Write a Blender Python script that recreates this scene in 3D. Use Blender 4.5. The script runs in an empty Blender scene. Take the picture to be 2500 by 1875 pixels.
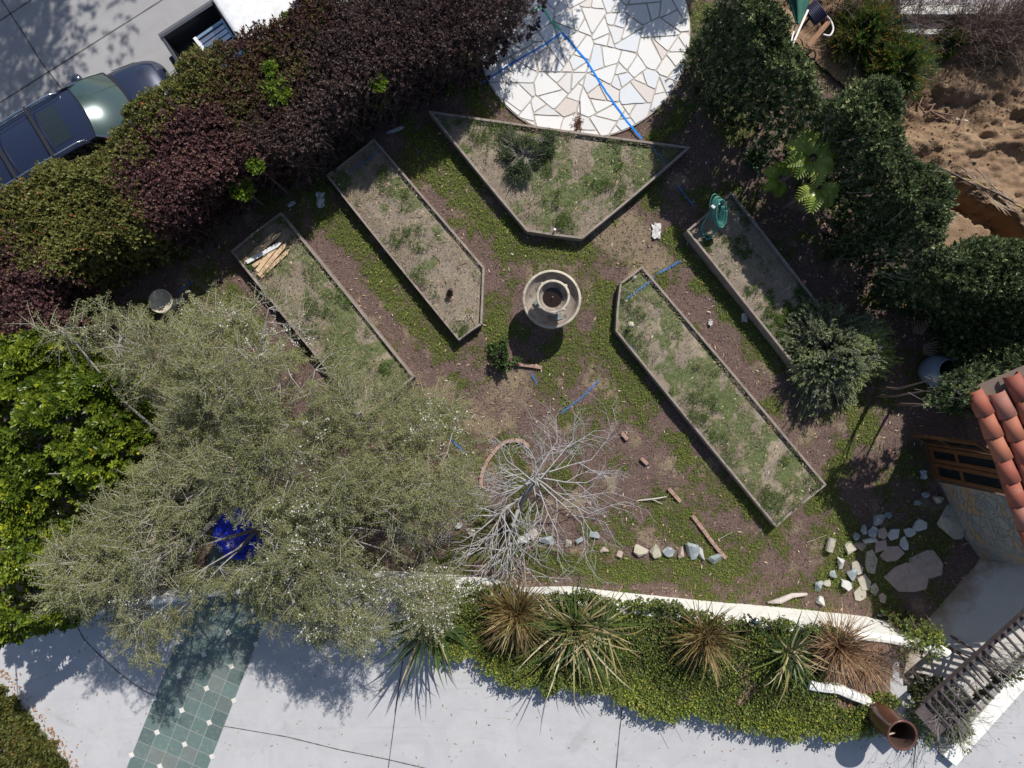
import bpy, bmesh, math, random
import numpy as np
from mathutils import Vector, Matrix
R = math.radians
random.seed(7)
rng = np.random.default_rng(11)
SC = bpy.context.scene
COL = SC.collection

# ------------------------------------------------------------ camera, sky, sun
H = 16.0
F = 1668.0
cam_d = bpy.data.cameras.new('camera'); cam = bpy.data.objects.new('camera', cam_d); COL.objects.link(cam)
cam.location = (0, 0, H); cam.rotation_euler = (0, 0, 0)
cam_d.sensor_width = 36; cam_d.lens = 36 * F / 2500.0
cam_d.clip_end = 500; cam_d.clip_start = 0.1
SC.camera = cam
SUN_EL = 47.0
TOSUN = Vector((0.414 * math.cos(R(SUN_EL)), 0.910 * math.cos(R(SUN_EL)), math.sin(R(SUN_EL)))).normalized()
w = bpy.data.worlds.new("World"); SC.world = w; w.use_nodes = True
wn = w.node_tree
sky = wn.nodes.new('ShaderNodeTexSky'); sky.sky_type = 'NISHITA'; sky.sun_disc = False
sky.sun_elevation = R(SUN_EL); sky.sun_rotation = R(24.5)
wn.links.new(sky.outputs[0], wn.nodes['Background'].inputs[0])
wn.nodes['Background'].inputs[1].default_value = 0.085
sun_d = bpy.data.lights.new('sun', 'SUN'); sun_d.energy = 4.4; sun_d.angle = R(0.5); sun_d.color = (1.0, 0.955, 0.89)
sun = bpy.data.objects.new('sun', sun_d); COL.objects.link(sun)
sun.rotation_euler = TOSUN.to_track_quat('Z', 'Y').to_euler(); sun.location = (8, 16, 22)
SC.view_settings.view_transform = 'Standard'; SC.view_settings.look = 'None'
SC.view_settings.exposure = 0.2; SC.view_settings.gamma = 1.0

# ------------------------------------------------------------ projection of the survey plan onto heights
def P(px, py, z=0.0):
    s = (H - z) / F
    return ((px - 1250) * s, (937 - py) * s, z)
def P2(px, py, z=0.0): return P(px, py, z)[:2]
def zdrive(x, y=0):
    x = np.asarray(x, float)
    return np.maximum(0.03, 0.07 * (x + 8.5))
def PD(px, py, dz=0.0):
    z = 0.8
    for _ in range(12):
        x, y, _z = P(px, py, z); z = float(zdrive(x, y)) + dz
    return P(px, py, z)

# ------------------------------------------------------------ noise in numpy
def _h(ix, iy, seed):
    n = (ix.astype(np.int64) * 374761393 + iy.astype(np.int64) * 668265263 + seed * 2147483647) & 0x7fffffff
    n = (n ^ (n >> 13)) * 1274126177 & 0x7fffffff
    return ((n ^ (n >> 16)) & 0xffff) / 65535.0
def vnoise(x, y, seed=0):
    ix = np.floor(x); iy = np.floor(y); fx = x - ix; fy = y - iy
    fx = fx * fx * (3 - 2 * fx); fy = fy * fy * (3 - 2 * fy)
    a = _h(ix, iy, seed); b = _h(ix + 1, iy, seed); c = _h(ix, iy + 1, seed); d = _h(ix + 1, iy + 1, seed)
    return (a * (1 - fx) + b * fx) * (1 - fy) + (c * (1 - fx) + d * fx) * fy
def fbm(x, y, scale=1.0, seed=0, octs=4):
    x = np.asarray(x, float) * scale; y = np.asarray(y, float) * scale; s = 0; a = 0.5; t = 0
    for o in range(octs):
        s = s + a * vnoise(x, y, seed + o * 17); t += a; a *= 0.5; x = x * 2.03 + 5.1; y = y * 2.03 + 3.7
    return s / t
def sdf(x, y, poly):
    x = np.asarray(x, float); y = np.asarray(y, float); p = np.array(poly, float); n = len(p)
    d = np.full(x.shape, 1e9); ins = np.zeros(x.shape, bool)
    for i in range(n):
        ax, ay = p[i]; bx, by = p[(i + 1) % n]
        ex, ey = bx - ax, by - ay
        t = np.clip(((x - ax) * ex + (y - ay) * ey) / (ex * ex + ey * ey + 1e-12), 0, 1)
        d = np.minimum(d, np.hypot(x - ax - t * ex, y - ay - t * ey))
        c = ((ay > y) != (by > y))
        with np.errstate(divide='ignore', invalid='ignore'):
            xi = ex * (y - ay) / (ey if abs(ey) > 1e-9 else 1e-9) + ax
        ins ^= c & (x < xi)
    return np.where(ins, d, -d)
def segd(x, y, a, b):
    ex, ey = b[0] - a[0], b[1] - a[1]
    t = np.clip(((x - a[0]) * ex + (y - a[1]) * ey) / (ex * ex + ey * ey + 1e-9), 0, 1)
    return np.hypot(x - a[0] - t * ex, y - a[1] - t * ey)

# ------------------------------------------------------------ objects and tags
def tag(o, label=None, cat=None, group=None, kind=None):
    if label: o['label'] = label
    if cat: o['category'] = cat
    if group: o['group'] = group
    if kind: o['kind'] = kind
    return o
def thing(name, loc, label, cat, group=None, rz=0.0):
    o = bpy.data.objects.new(name, None); COL.objects.link(o); o.location = loc; o.rotation_euler = (0, 0, rz)
    o.empty_display_size = 0.1
    return tag(o, label, cat, group)
def rootloc(o):
    l = Vector((0, 0, 0))
    while o is not None: l += o.location; o = o.parent
    return l
def link(name, me, mat, parent=None, local=False, smooth=False, origin=None):
    o = bpy.data.objects.new(name, me); COL.objects.link(o)
    if mat is not None:
        for m in (mat if isinstance(mat, (list, tuple)) else [mat]): me.materials.append(m)
    if parent is not None:
        o.parent = parent
        if not local: me.transform(Matrix.Translation(-rootloc(parent)))
    elif origin is not None:
        me.transform(Matrix.Translation(-Vector(origin))); o.location = origin
    if smooth: me.polygons.foreach_set('use_smooth', [True] * len(me.polygons))
    me.update()
    return o
def npmesh(name, V, Fc, mat, parent=None, var=None, local=False, smooth=False, extra=None):
    me = bpy.data.meshes.new(name); V = np.asarray(V, np.float32).reshape(-1, 3); Fc = np.asarray(Fc, np.int32)
    k = Fc.shape[1]; n = len(Fc)
    me.vertices.add(len(V)); me.vertices.foreach_set('co', V.ravel())
    me.loops.add(n * k); me.loops.foreach_set('vertex_index', Fc.ravel())
    me.polygons.add(n); me.polygons.foreach_set('loop_start', np.arange(0, n * k, k, dtype=np.int32))
    try: me.polygons.foreach_set('loop_total', np.full(n, k, np.int32))
    except Exception: pass
    ats = dict(extra or {})
    if var is not None: ats['var'] = var
    for an, av in ats.items():
        at = me.attributes.new(an, 'FLOAT', 'POINT'); at.data.foreach_set('value', np.asarray(av, np.float32))
    me.update(calc_edges=True)
    return link(name, me, mat, parent, local, smooth)

class MB:
    def __init__(s): s.v = []; s.f = []
    def add(s, vs, fs):
        b = len(s.v); s.v += [tuple(v) for v in vs]; s.f += [[i + b for i in f] for f in fs]; return s
    def box(s, c, sz, rz=0.0, M=None):
        x, y, z = sz[0] / 2, sz[1] / 2, sz[2] / 2
        vs = [Vector(p) for p in ((-x, -y, -z), (x, -y, -z), (x, y, -z), (-x, y, -z), (-x, -y, z), (x, -y, z), (x, y, z), (-x, y, z))]
        m = M if M is not None else Matrix.Rotation(rz, 3, 'Z')
        vs = [m @ v + Vector(c) for v in vs]
        return s.add(vs, [(0, 3, 2, 1), (4, 5, 6, 7), (0, 1, 5, 4), (1, 2, 6, 5), (2, 3, 7, 6), (3, 0, 4, 7)])
    def bar(s, a, b, w, h, up=(0, 0, 1)):
        a = Vector(a); b = Vector(b); d = (b - a); L = d.length; d.normalize()
        sd = d.cross(Vector(up)); 
        if sd.length < 1e-5: sd = Vector((1, 0, 0))
        sd.normalize(); u = sd.cross(d)
        M = Matrix((d, sd, u)).transposed()
        return s.box((a + b) / 2, (L, w, h), M=M)
    def prism(s, poly, z0, z1):
        n = len(poly)
        vs = [(p[0], p[1], z0) for p in poly] + [(p[0], p[1], z1) for p in poly]
        a = sum(poly[i][0] * poly[(i + 1) % n][1] - poly[(i + 1) % n][0] * poly[i][1] for i in range(n))
        fs = [list(range(n))[::-1], list(range(n, 2 * n))] + [(i, (i + 1) % n, n + (i + 1) % n, n + i) for i in range(n)]
        if a < 0: fs = [f[::-1] for f in fs]
        return s.add(vs, fs)
    def tube(s, path, r, n=6, cap=True):
        path = [Vector(p) for p in path]; k = len(path)
        rs = r if isinstance(r, (list, tuple)) else [r] * k
        vs = []; fs = []
        for i, p in enumerate(path):
            d = (path[min(i + 1, k - 1)] - path[max(i - 1, 0)]).normalized()
            a = d.cross(Vector((0.13, 0.27, 1))); 
            if a.length < 1e-3: a = d.cross(Vector((1, 0, 0)))
            a.normalize(); b = d.cross(a)
            for j in range(n):
                t = 2 * math.pi * j / n; vs.append(p + (a * math.cos(t) + b * math.sin(t)) * rs[i])
        for i in range(k - 1):
            for j in range(n):
                fs.append((i * n + j, i * n + (j + 1) % n, (i + 1) * n + (j + 1) % n, (i + 1) * n + j))
        if cap: fs.append(list(range(n))[::-1]); fs.append([(k - 1) * n + j for j in range(n)])
        return s.add(vs, fs)
    def lathe(s, prof, c, n=48, wob=0.0):
        vs = []; fs = []; k = len(prof)
        for (r, z) in prof:
            for j in range(n):
                t = 2 * math.pi * j / n; rr = r * (1 + wob * math.sin(3 * t + 1) * .5)
                vs.append((c[0] + rr * math.cos(t), c[1] + rr * math.sin(t), c[2] + z))
        for i in range(k - 1):
            for j in range(n): fs.append((i * n + j, i * n + (j + 1) % n, (i + 1) * n + (j + 1) % n, (i + 1) * n + j))
        return s.add(vs, fs)
    def ball(s, c, r, n=10, m=7, sq=(1, 1, 1)):
        return s.lathe([(r * math.sin(math.pi * i / m) * sq[0] + 1e-4, -r * math.cos(math.pi * i / m) * sq[2]) for i in range(m + 1)], c, n)
    def build(s, name, mat, parent=None, smooth=False, bevel=0.0, local=False, origin=None):
        me = bpy.data.meshes.new(name); me.from_pydata(s.v, [], s.f); me.validate()
        if bevel:
            bm = bmesh.new(); bm.from_mesh(me); bmesh.ops.bevel(bm, geom=bm.edges, offset=bevel, segments=1, affect='EDGES'); bm.to_mesh(me); bm.free()
        return link(name, me, mat, parent, local, smooth, origin)

def nrm(a): return a / (np.linalg.norm(a, axis=-1, keepdims=True) + 1e-9)
def runit(n):
    a = rng.normal(size=(n, 3)); return nrm(a)

def leafgeo(C, D, N, L, W, kind='diamond'):
    """C base points, D axis, N normal (n,3); returns verts, quads, repeat count"""
    n = len(C); D = nrm(D); S = nrm(np.cross(D, N)); Nn = np.cross(S, D)
    L = np.broadcast_to(L, (n,))[:, None]; W = np.broadcast_to(W, (n,))[:, None]
    if kind == 'diamond':
        V = np.stack([C, C + D * L * .45 - S * W * .5 + Nn * W * .15, C + D * L, C + D * L * .45 + S * W * .5 + Nn * W * .15], 1)
        Fq = (np.arange(n) * 4)[:, None] + np.array([0, 1, 2, 3])
        return V.reshape(-1, 3), Fq, 4
    V = np.stack([C, C + D * L * .3 - S * W * .42 + Nn * W * .12, C + D * L * .72 - S * W * .46 + Nn * W * .12, C + D * L,
                  C + D * L * .72 + S * W * .46 + Nn * W * .12, C + D * L * .3 + S * W * .42 + Nn * W * .12], 1)
    b = (np.arange(n) * 6)[:, None]
    Fq = np.concatenate([b + np.array([0, 1, 2, 3]), b + np.array([0, 3, 4, 5])], 0)
    return V.reshape(-1, 3), Fq, 6

def sprigs(C, A, nl, L, W, stem, spread=1.0, kind='diamond', var=None, vj=.12, sizej=.3, flat=0.0):
    """clusters of nl leaves round short stems at C along A"""
    n = len(C); A = nrm(A)
    ref = runit(n); U = nrm(np.cross(A, ref)); Vv = np.cross(A, U)
    s = np.tile(np.linspace(0.0, 1, nl), (n, 1)) + rng.uniform(-.08, .08, (n, nl))
    ph = np.arange(nl) * 2.399 + rng.uniform(0, 6.28, (n, 1)) + rng.uniform(-.3, .3, (n, nl))
    Cc = C[:, None, :] + A[:, None, :] * (s * stem)[..., None]
    rad = U[:, None, :] * np.cos(ph)[..., None] + Vv[:, None, :] * np.sin(ph)[..., None]
    el = spread * (1.1 - .7 * s)
    Dd = nrm(rad * el[..., None] + A[:, None, :] * (1.0 - .35 * spread) + rng.normal(0, .12, (n, nl, 3)))
    Nn = nrm(A[:, None, :] - rad * .3 + rng.normal(0, .25, (n, nl, 3)) + np.array([0, 0, flat]))
    LL = L * rng.uniform(1 - sizej, 1 + sizej, (n, nl)); WW = W * LL / L
    V, Fq, k = leafgeo(Cc.reshape(-1, 3), Dd.reshape(-1, 3), Nn.reshape(-1, 3), LL.ravel(), WW.ravel(), kind)
    v = (var if var is not None else rng.uniform(0, 1, n))
    v = np.clip(v[:, None] + rng.normal(0, vj, (n, nl)), 0, 1).ravel()
    return V, Fq, np.repeat(v, k)
def merge(parts):
    Vs = []; Fs = []; vs = []; b = 0
    for V, Fq, v in parts:
        Vs.append(V); Fs.append(Fq + b); vs.append(v); b += len(V)
    return np.concatenate(Vs), np.concatenate(Fs), np.concatenate(vs)
def twiggeo(P0, P1, r0, r1, n=3):
    m = len(P0); d = nrm(P1 - P0); a = nrm(np.cross(d, np.array([.31, .2, .93]))); b = np.cross(d, a)
    r0 = np.broadcast_to(r0, (m,)); r1 = np.broadcast_to(r1, (m,)); V = []
    for Pp, r in ((P0, r0), (P1, r1)):
        for j in range(n):
            t = 2 * math.pi * j / n; V.append(Pp + (a * math.cos(t) + b * math.sin(t)) * r[:, None])
    V = np.stack(V, 1); base = (np.arange(m) * 2 * n)[:, None]
    Fq = np.concatenate([base + np.array([j, (j + 1) % n, n + (j + 1) % n, n + j]) for j in range(n)], 0)
    return V.reshape(-1, 3), Fq, np.repeat(rng.uniform(0, 1, m), 2 * n)

# ------------------------------------------------------------ materials
def newmat(name):
    m = bpy.data.materials.new(name); m.use_nodes = True; nt = m.node_tree
    return m, nt, nt.nodes['Principled BSDF']
def N_(nt, t, **kw):
    n = nt.nodes.new(t)
    for k, v in kw.items(): setattr(n, k, v)
    return n
def ramp(nt, stops, fac=None, interp='LINEAR'):
    r = N_(nt, 'ShaderNodeValToRGB'); cr = r.color_ramp; cr.interpolation = interp
    while len(cr.elements) < len(stops): cr.elements.new(.5)
    for e, (p, c) in zip(cr.elements, stops): e.position = p; e.color = (*c, 1)
    if fac is not None: nt.links.new(fac, r.inputs[0])
    return r
def noise(nt, scale, detail=4, rough=.6, vec=None, dist=0.0):
    n = N_(nt, 'ShaderNodeTexNoise'); n.inputs['Scale'].default_value = scale; n.inputs['Detail'].default_value = detail
    n.inputs['Roughness'].default_value = rough; n.inputs['Distortion'].default_value = dist
    if vec is None: vec = geopos(nt)
    nt.links.new(vec, n.inputs['Vector']); return n.outputs['Fac']
def geopos(nt):
    for n in nt.nodes:
        if n.type == 'TEX_COORD': return n.outputs['Object']
    return N_(nt, 'ShaderNodeTexCoord').outputs['Object']
def mixc(nt, a, b, fac, mode='MIX'):
    m = N_(nt, 'ShaderNodeMix', data_type='RGBA', blend_type=mode)
    for sock, v in ((0, fac), (6, a), (7, b)):
        if hasattr(v, 'is_linked'): nt.links.new(v, m.inputs[sock])
        elif sock == 0: m.inputs[0].default_value = v
        else: m.inputs[sock].default_value = (*v, 1)
    return m.outputs[2]
def mathn(nt, op, a, b=None, clamp=False):
    m = N_(nt, 'ShaderNodeMath', operation=op); m.use_clamp = clamp
    for i, v in enumerate((a, b)):
        if v is None: continue
        if hasattr(v, 'is_linked'): nt.links.new(v, m.inputs[i])
        else: m.inputs[i].default_value = v
    return m.outputs[0]
def attr(nt, name):
    a = N_(nt, 'ShaderNodeAttribute'); a.attribute_name = name; return a.outputs['Fac']
def bump(nt, h, strength, dist=0.02):
    b = N_(nt, 'ShaderNodeBump'); b.inputs['Strength'].default_value = strength; b.inputs['Distance'].default_value = dist
    nt.links.new(h, b.inputs['Height']); return b.outputs[0]
def surf(name, c1, c2, scale=8, rough=.8, bumps=.3, bscale=None, metal=0, spot=None, bdist=.01, coat=0):
    m, nt, b = newmat(name)
    n1 = noise(nt, scale, 5, .65); n2 = noise(nt, scale * 7, 4, .7)
    r = ramp(nt, [(.3, c1), (.7, c2)], n1)
    dk = tuple(x * .62 for x in c1)
    out = mixc(nt, r.outputs[0], dk, mathn(nt, 'MULTIPLY', mathn(nt, 'GREATER_THAN', n2, .6), .45))
    if spot:
        n3 = noise(nt, scale * 1.7, 3, .5)
        rr = ramp(nt, [(.55, (0, 0, 0)), (.68, (1, 1, 1))], n3)
        out = mixc(nt, out, spot, rr.outputs[0])
    nt.links.new(out, b.inputs['Base Color']); b.inputs['Roughness'].default_value = rough; b.inputs['Metallic'].default_value = metal
    if coat: b.inputs['Coat Weight'].default_value = coat; b.inputs['Coat Roughness'].default_value = .06
    if bumps:
        nb = noise(nt, bscale or scale * 5, 6, .7)
        nt.links.new(bump(nt, nb, bumps, bdist), b.inputs['Normal'])
    return m
def leafm(name, stops, rough=.55, transl=.25, patch=None, spec=.35):
    """stops are (position, colour) along the per-leaf value 'var'"""
    m, nt, b = newmat(name)
    r = ramp(nt, stops, attr(nt, 'var'))
    c = r.outputs[0]
    if patch:
        c = mixc(nt, c, patch[1], ramp(nt, [(.45, (0, 0, 0)), (.7, (patch[2],) * 3)], noise(nt, patch[0], 3)).outputs[0])
    nt.links.new(c, b.inputs['Base Color']); b.inputs['Roughness'].default_value = rough
    b.inputs['Specular IOR Level'].default_value = spec
    t = N_(nt, 'ShaderNodeBsdfTranslucent'); nt.links.new(c, t.inputs[0])
    ms = N_(nt, 'ShaderNodeMixShader'); ms.inputs[0].default_value = transl
    nt.links.new(b.outputs[0], ms.inputs[1]); nt.links.new(t.outputs[0], ms.inputs[2])
    nt.links.new(ms.outputs[0], nt.nodes['Material Output'].inputs[0])
    return m
def plain(name, col, rough=.6, metal=0, coat=0, **kw):
    return surf(name, tuple(c * .88 for c in col), tuple(min(1, c * 1.1) for c in col), scale=kw.get('scale', 6), rough=rough, bumps=kw.get('bumps', .1), metal=metal, coat=coat)

M = {}
M['bark'] = surf('bark_grey', (.22, .2, .185), (.36, .34, .32), 14, .85, .5)
M['deadwood'] = surf('dead_branch', (.30, .29, .29), (.43, .42, .42), 20, .8, .4)
M['twig'] = surf('twig_grey', (.33, .30, .26), (.48, .45, .41), 12, .85, .2)
M['twigbrown'] = surf('twig_brown', (.13, .09, .075), (.24, .17, .14), 12, .85, .2)
M['bedwood'] = surf('weathered_board', (.20, .165, .14), (.33, .28, .24), 5, .85, .45, 60)
M['soil'] = None
M['stucco_white'] = surf('stucco_white', (.78, .77, .72), (.86, .85, .8), 5, .9, .35, 60, spot=(.7, .68, .6))
M['black'] = plain('black_plastic', (.02, .02, .022), .5)
M['rubber'] = plain('rubber', (.018, .018, .018), .8)
M['steel'] = plain('aluminium', (.72, .74, .78), .3, 1.0)
M['chrome'] = plain('bright_metal', (.8, .82, .85), .18, 1.0)
# ------------------------------------------------------------ setting: the ground sheets
def W(px): return (px - 1250) / (F / H)
def Wy(py): return (937 - py) / (F / H)
WALL = [(-120,1545),(200,1475),(380,1440),(560,1415),(760,1400),(920,1393),(1043,1396),(1201,1412),(1280,1433),(1390,1431),(1516,1445),(1747,1469),(1900,1481),(1958,1487),(2116,1505),(2215,1525),(2236,1536)]
WALLW = [P2(*p) for p in WALL]
CREAM = [(8.3,-7.14),(8.75,-6.62),(9.46,-5.83),(10.98,-4.10),(13.2,-1.5)]
BANKN = (.75 * 1.25, -.66 * 1.25)
DRIVEPOLY = [(-14,-10),(16,-10),(16,-.4)] + [(x + BANKN[0] + .1, y + BANKN[1] - .1) for x, y in CREAM[::-1]] + [(8.5,-6.4)] + [(x, y - .1) for x, y in WALLW[::-1] if x < 8.8] + [(-14,-5.9)]
LOTPX = [(1830,-300),(1850,-60),(1900,60),(1960,130),(2060,215),(2150,345),(2230,480),(2300,600),(2420,700),(2600,760),(3100,760),(3100,-400)]
LOT = [P2(*p) for p in LOTPX]
STREET = [P2(*p) for p in [(-300,600),(60,440),(330,330),(520,230),(700,110),(900,30),(1100,-60),(1500,-260),(1500,-2200),(-2600,-2200),(-2600,1200)]]

def gridmesh(name, x0, x1, y0, y1, st, maskf, zf, mat, attrs=None):
    xs = np.arange(x0, x1 + st, st); ys = np.arange(y0, y1 + st, st)
    X, Y = np.meshgrid(xs, ys); nx = len(xs)
    mk = maskf(X, Y)
    cm = mk[:-1, :-1] & mk[1:, :-1] & mk[:-1, 1:] & mk[1:, 1:]
    i = np.arange(X.size).reshape(X.shape)
    Fq = np.stack([i[:-1, :-1][cm], i[:-1, 1:][cm], i[1:, 1:][cm], i[1:, :-1][cm]], 1)
    used = np.unique(Fq); rm = np.full(X.size, -1); rm[used] = np.arange(len(used))
    x = X.ravel()[used]; y = Y.ravel()[used]
    V = np.stack([x, y, zf(x, y)], 1)
    return npmesh(name, V, rm[Fq], mat, extra={k: f(x, y) for k, f in (attrs or {}).items()}, smooth=True)

def caps(x, y, L):
    px = x * F / H + 1250; py = 937 - y * F / H; g = np.zeros(np.shape(px)); wob = (fbm(x, y, 2.6, 41, 3) - .5) * 55
    for c in L:
        if len(c) == 6: d = segd(px, py, c[:2], c[2:4]); r, s = c[4:]
        else: d = np.hypot(px - c[0], py - c[1]); r, s = c[2:]
        g = np.maximum(g, s * np.clip(1.5 - (d + wob) / r, 0, 1))
    return g
GREEN = [(775,480,1080,860,36,1.),(1030,330,1250,600,38,1.),(1250,605,1430,625,30,1),(1000,380,1080,450,36,1),(980,520,1120,640,16,.5),(1200,740,1210,800,40,1.),(1180,860,36,.7),
 (1478,700,1482,850,24,1.1),(1480,850,1560,950,36,1.),(1655,1080,1680,1130,30,1.1),(1800,1180,1880,1290,20,1.2),(1640,580,1900,890,26,1.1),
 (2080,960,2110,1060,34,1.),(2060,1090,2040,1130,24,1.),(2050,1150,2000,1230,28,1),(2065,1280,2030,1400,40,1.15),(1960,1060,20,.8),(1980,1240,2040,1240,20,.8),
 (1300,1370,1480,1395,36,1),(1510,1400,1800,1378,30,1.1),(1230,1090,1300,1300,50,.8),(1600,1250,1720,1340,40,.8),(1370,850,1560,900,50,.6),(1450,1080,40,.3),(1620,1190,1650,1250,36,.7),
 (1140,220,1190,300,24,.9),(1600,345,1690,260,24,1.),(1720,60,1780,300,60,.8),(1990,1300,30,.5),(1800,1050,24,.6),(2050,1080,24,.6),(1500,470,30,.4),(1560,530,20,.8),(1740,480,60,.5),
 (830,560,36,.6),(640,500,760,470,30,.6),(2150,1420,2170,1470,30,.9),(2200,1330,2280,1300,60,.7),(2130,1360,2150,1460,40,.7),(1160,1220,1250,1360,60,.6),(1330,960,1420,1010,30,.5),(1700,1440,1950,1440,40,.55),(860,380,900,330,14,.4),
 (600,800,640,830,20,.8),(590,740,620,790,20,1.)]
TAN = [(1530,570,56,1.),(1600,640,36,.8),(1240,960,70,.5),(1170,1010,60,.4),(1590,1320,30,.5),(1620,1130,40,.4),(1350,1250,60,.3),(2000,520,40,.3),(1240,1160,60,.3)]
def gfield(x, y):
    n = fbm(x, y, 1.6, 3, 4); n2 = fbm(x, y, 5, 9, 3)
    n3 = fbm(x, y, 13, 19, 2)
    base = np.clip((n - .42) * 2.6, 0, .62)
    g = np.maximum(caps(x, y, GREEN) * .85, base) * (.25 + .8 * n2 + .7 * n3) + (n2 - .5) * .35 + (n3 - .5) * .35
    g = g - .45 * np.clip(caps(x, y, TAN), 0, 1)
    return np.clip(g, 0, 1)
def tfield(x, y):
    n = fbm(x, y, 2.1, 33, 4)
    return np.clip(np.clip((n - .52) * 2.6, 0, .6) + caps(x, y, TAN) * (.5 + fbm(x, y, 6, 5, 3)), 0, 1)

def groundmat(name, base, dry, grn, sc=1.0, bstr=.9):
    m, nt, b = newmat(name)
    n1 = noise(nt, 42 * sc, 5, .75); n2 = noise(nt, 15 * sc, 5, .7); n3 = noise(nt, 2.0, 3, .6)
    c0 = ramp(nt, base, n1).outputs[0]
    tl = tuple(x * 1.25 for x in base[-1][1])
    c0 = mixc(nt, c0, tuple(x * .7 for x in base[0][1]), ramp(nt, [(.5, (0, 0, 0)), (.72, (.55,) * 3)], n2).outputs[0])
    c1 = ramp(nt, dry, n1).outputs[0]
    tt = mathn(nt, 'ADD', attr(nt, 't'), mathn(nt, 'MULTIPLY', mathn(nt, 'SUBTRACT', n2, .5), .9))
    c = mixc(nt, c0, c1, ramp(nt, [(.3, (0, 0, 0)), (.6, (1, 1, 1))], tt).outputs[0])
    gg = mathn(nt, 'ADD', attr(nt, 'g'), mathn(nt, 'MULTIPLY', mathn(nt, 'SUBTRACT', n1, .5), 1.3))
    cg = ramp(nt, grn, n2).outputs[0]
    c = mixc(nt, c, cg, ramp(nt, [(.35, (0, 0, 0)), (.6, (.85,) * 3)], gg).outputs[0])
    nt.links.new(c, b.inputs['Base Color']); b.inputs['Roughness'].default_value = .95; b.inputs['Specular IOR Level'].default_value = .15
    nt.links.new(bump(nt, n1, bstr, .03), b.inputs['Normal'])
    return m
M['garden'] = groundmat('garden_soil', [(.3, (.07, .045, .036)), (.5, (.15, .10, .084)), (.72, (.31, .225, .195))],
    [(.3, (.14, .10, .07)), (.7, (.36, .29, .19))], [(.3, (.06, .062, .022)), (.7, (.115, .12, .035))])
M['bedsoil'] = groundmat('bed_soil', [(.25, (.18, .145, .112)), (.5, (.275, .228, .18)), (.75, (.35, .30, .24))],
    [(.3, (.22, .18, .13)), (.7, (.40, .34, .25))], [(.3, (.05, .08, .022)), (.7, (.10, .15, .04))], 1.0, .6)

big = MB().prism([(-110,-110),(110,-110),(110,110),(-110,110)], -1.6, -1.2)
tag(big.build('terrain', surf('far_soil', (.10, .085, .05), (.2, .16, .1), .7, .95, .3)), kind='structure')

def gmask(x, y):
    return (sdf(x, y, DRIVEPOLY) < -.02) & (sdf(x, y, LOT) < .12)
def gz(x, y): return (fbm(x, y, 3.0, 71, 4) - .5) * .05 + (fbm(x, y, 14, 72, 2) - .5) * .02 - .004
garden = gridmesh('ground', -14, 14.5, -7.2, 11.5, .05, gmask, gz, M['garden'], {'g': gfield, 't': tfield})
tag(garden, kind='structure')

# dirt lot with trench
TR = [P2(2325, 478), P2(2400, 528), P2(2500, 612), P2(2600, 690)]
def trench(x, y):
    d = np.minimum.reduce([segd(x, y, TR[i], TR[i + 1]) for i in range(3)])
    d = d + (fbm(x, y, 4, 91, 3) - .5) * .22
    return np.clip((.27 - d) / .08, 0, 1)
def lotz(x, y):
    e = np.clip(sdf(x, y, LOT) / .5, 0, 1)
    b = (fbm(x, y, .8, 81, 4) - .45) * .5 + np.abs(fbm(x + y * .6, y * 1.9, 1.1, 84, 5) - .5) * -.5 + .10 * np.clip((fbm(x * .6, y, 1.6, 87, 3) - .5) * 14, -1, 1) + (fbm(x + .5 * y, y * 1.6, 7, 85, 4) - .5) * .20
    calm = np.clip((y - Wy(640) + (x - W(2400)) * .2) / 1.2, .15, 1)
    px = x * F / H + 1250; py = 937 - y * F / H
    flat = np.where(py > px * .78 - 1340, .25, 1)
    return .06 + b * e * flat - trench(x, y) * .75
def dirtmat():
    m, nt, b = newmat('bare_dirt')
    n1 = noise(nt, 2.2, 6, .65); n2 = noise(nt, 22, 5, .75)
    c = ramp(nt, [(.3, (.19, .118, .072)), (.5, (.265, .172, .102)), (.72, (.36, .25, .155))], n1).outputs[0]
    c = mixc(nt, c, (.13, .08, .05), ramp(nt, [(.55, (0, 0, 0)), (.75, (.6,) * 3)], n2).outputs[0])
    c = mixc(nt, c, (.30, .17, .075), attr(nt, 't'))
    nt.links.new(c, b.inputs['Base Color']); b.inputs['Roughness'].default_value = .95
    nt.links.new(bump(nt, n2, .8, .05), b.inputs['Normal'])
    return m
M['dirt'] = dirtmat()
lot = gridmesh('dirt_ground', 4.6, 15, 1.4, 12.5, .045, lambda x, y: sdf(x, y, LOT) > -.02, lotz, M['dirt'], {'t': lambda x, y: trench(x, y) * .8})
tag(lot, kind='structure')

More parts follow.
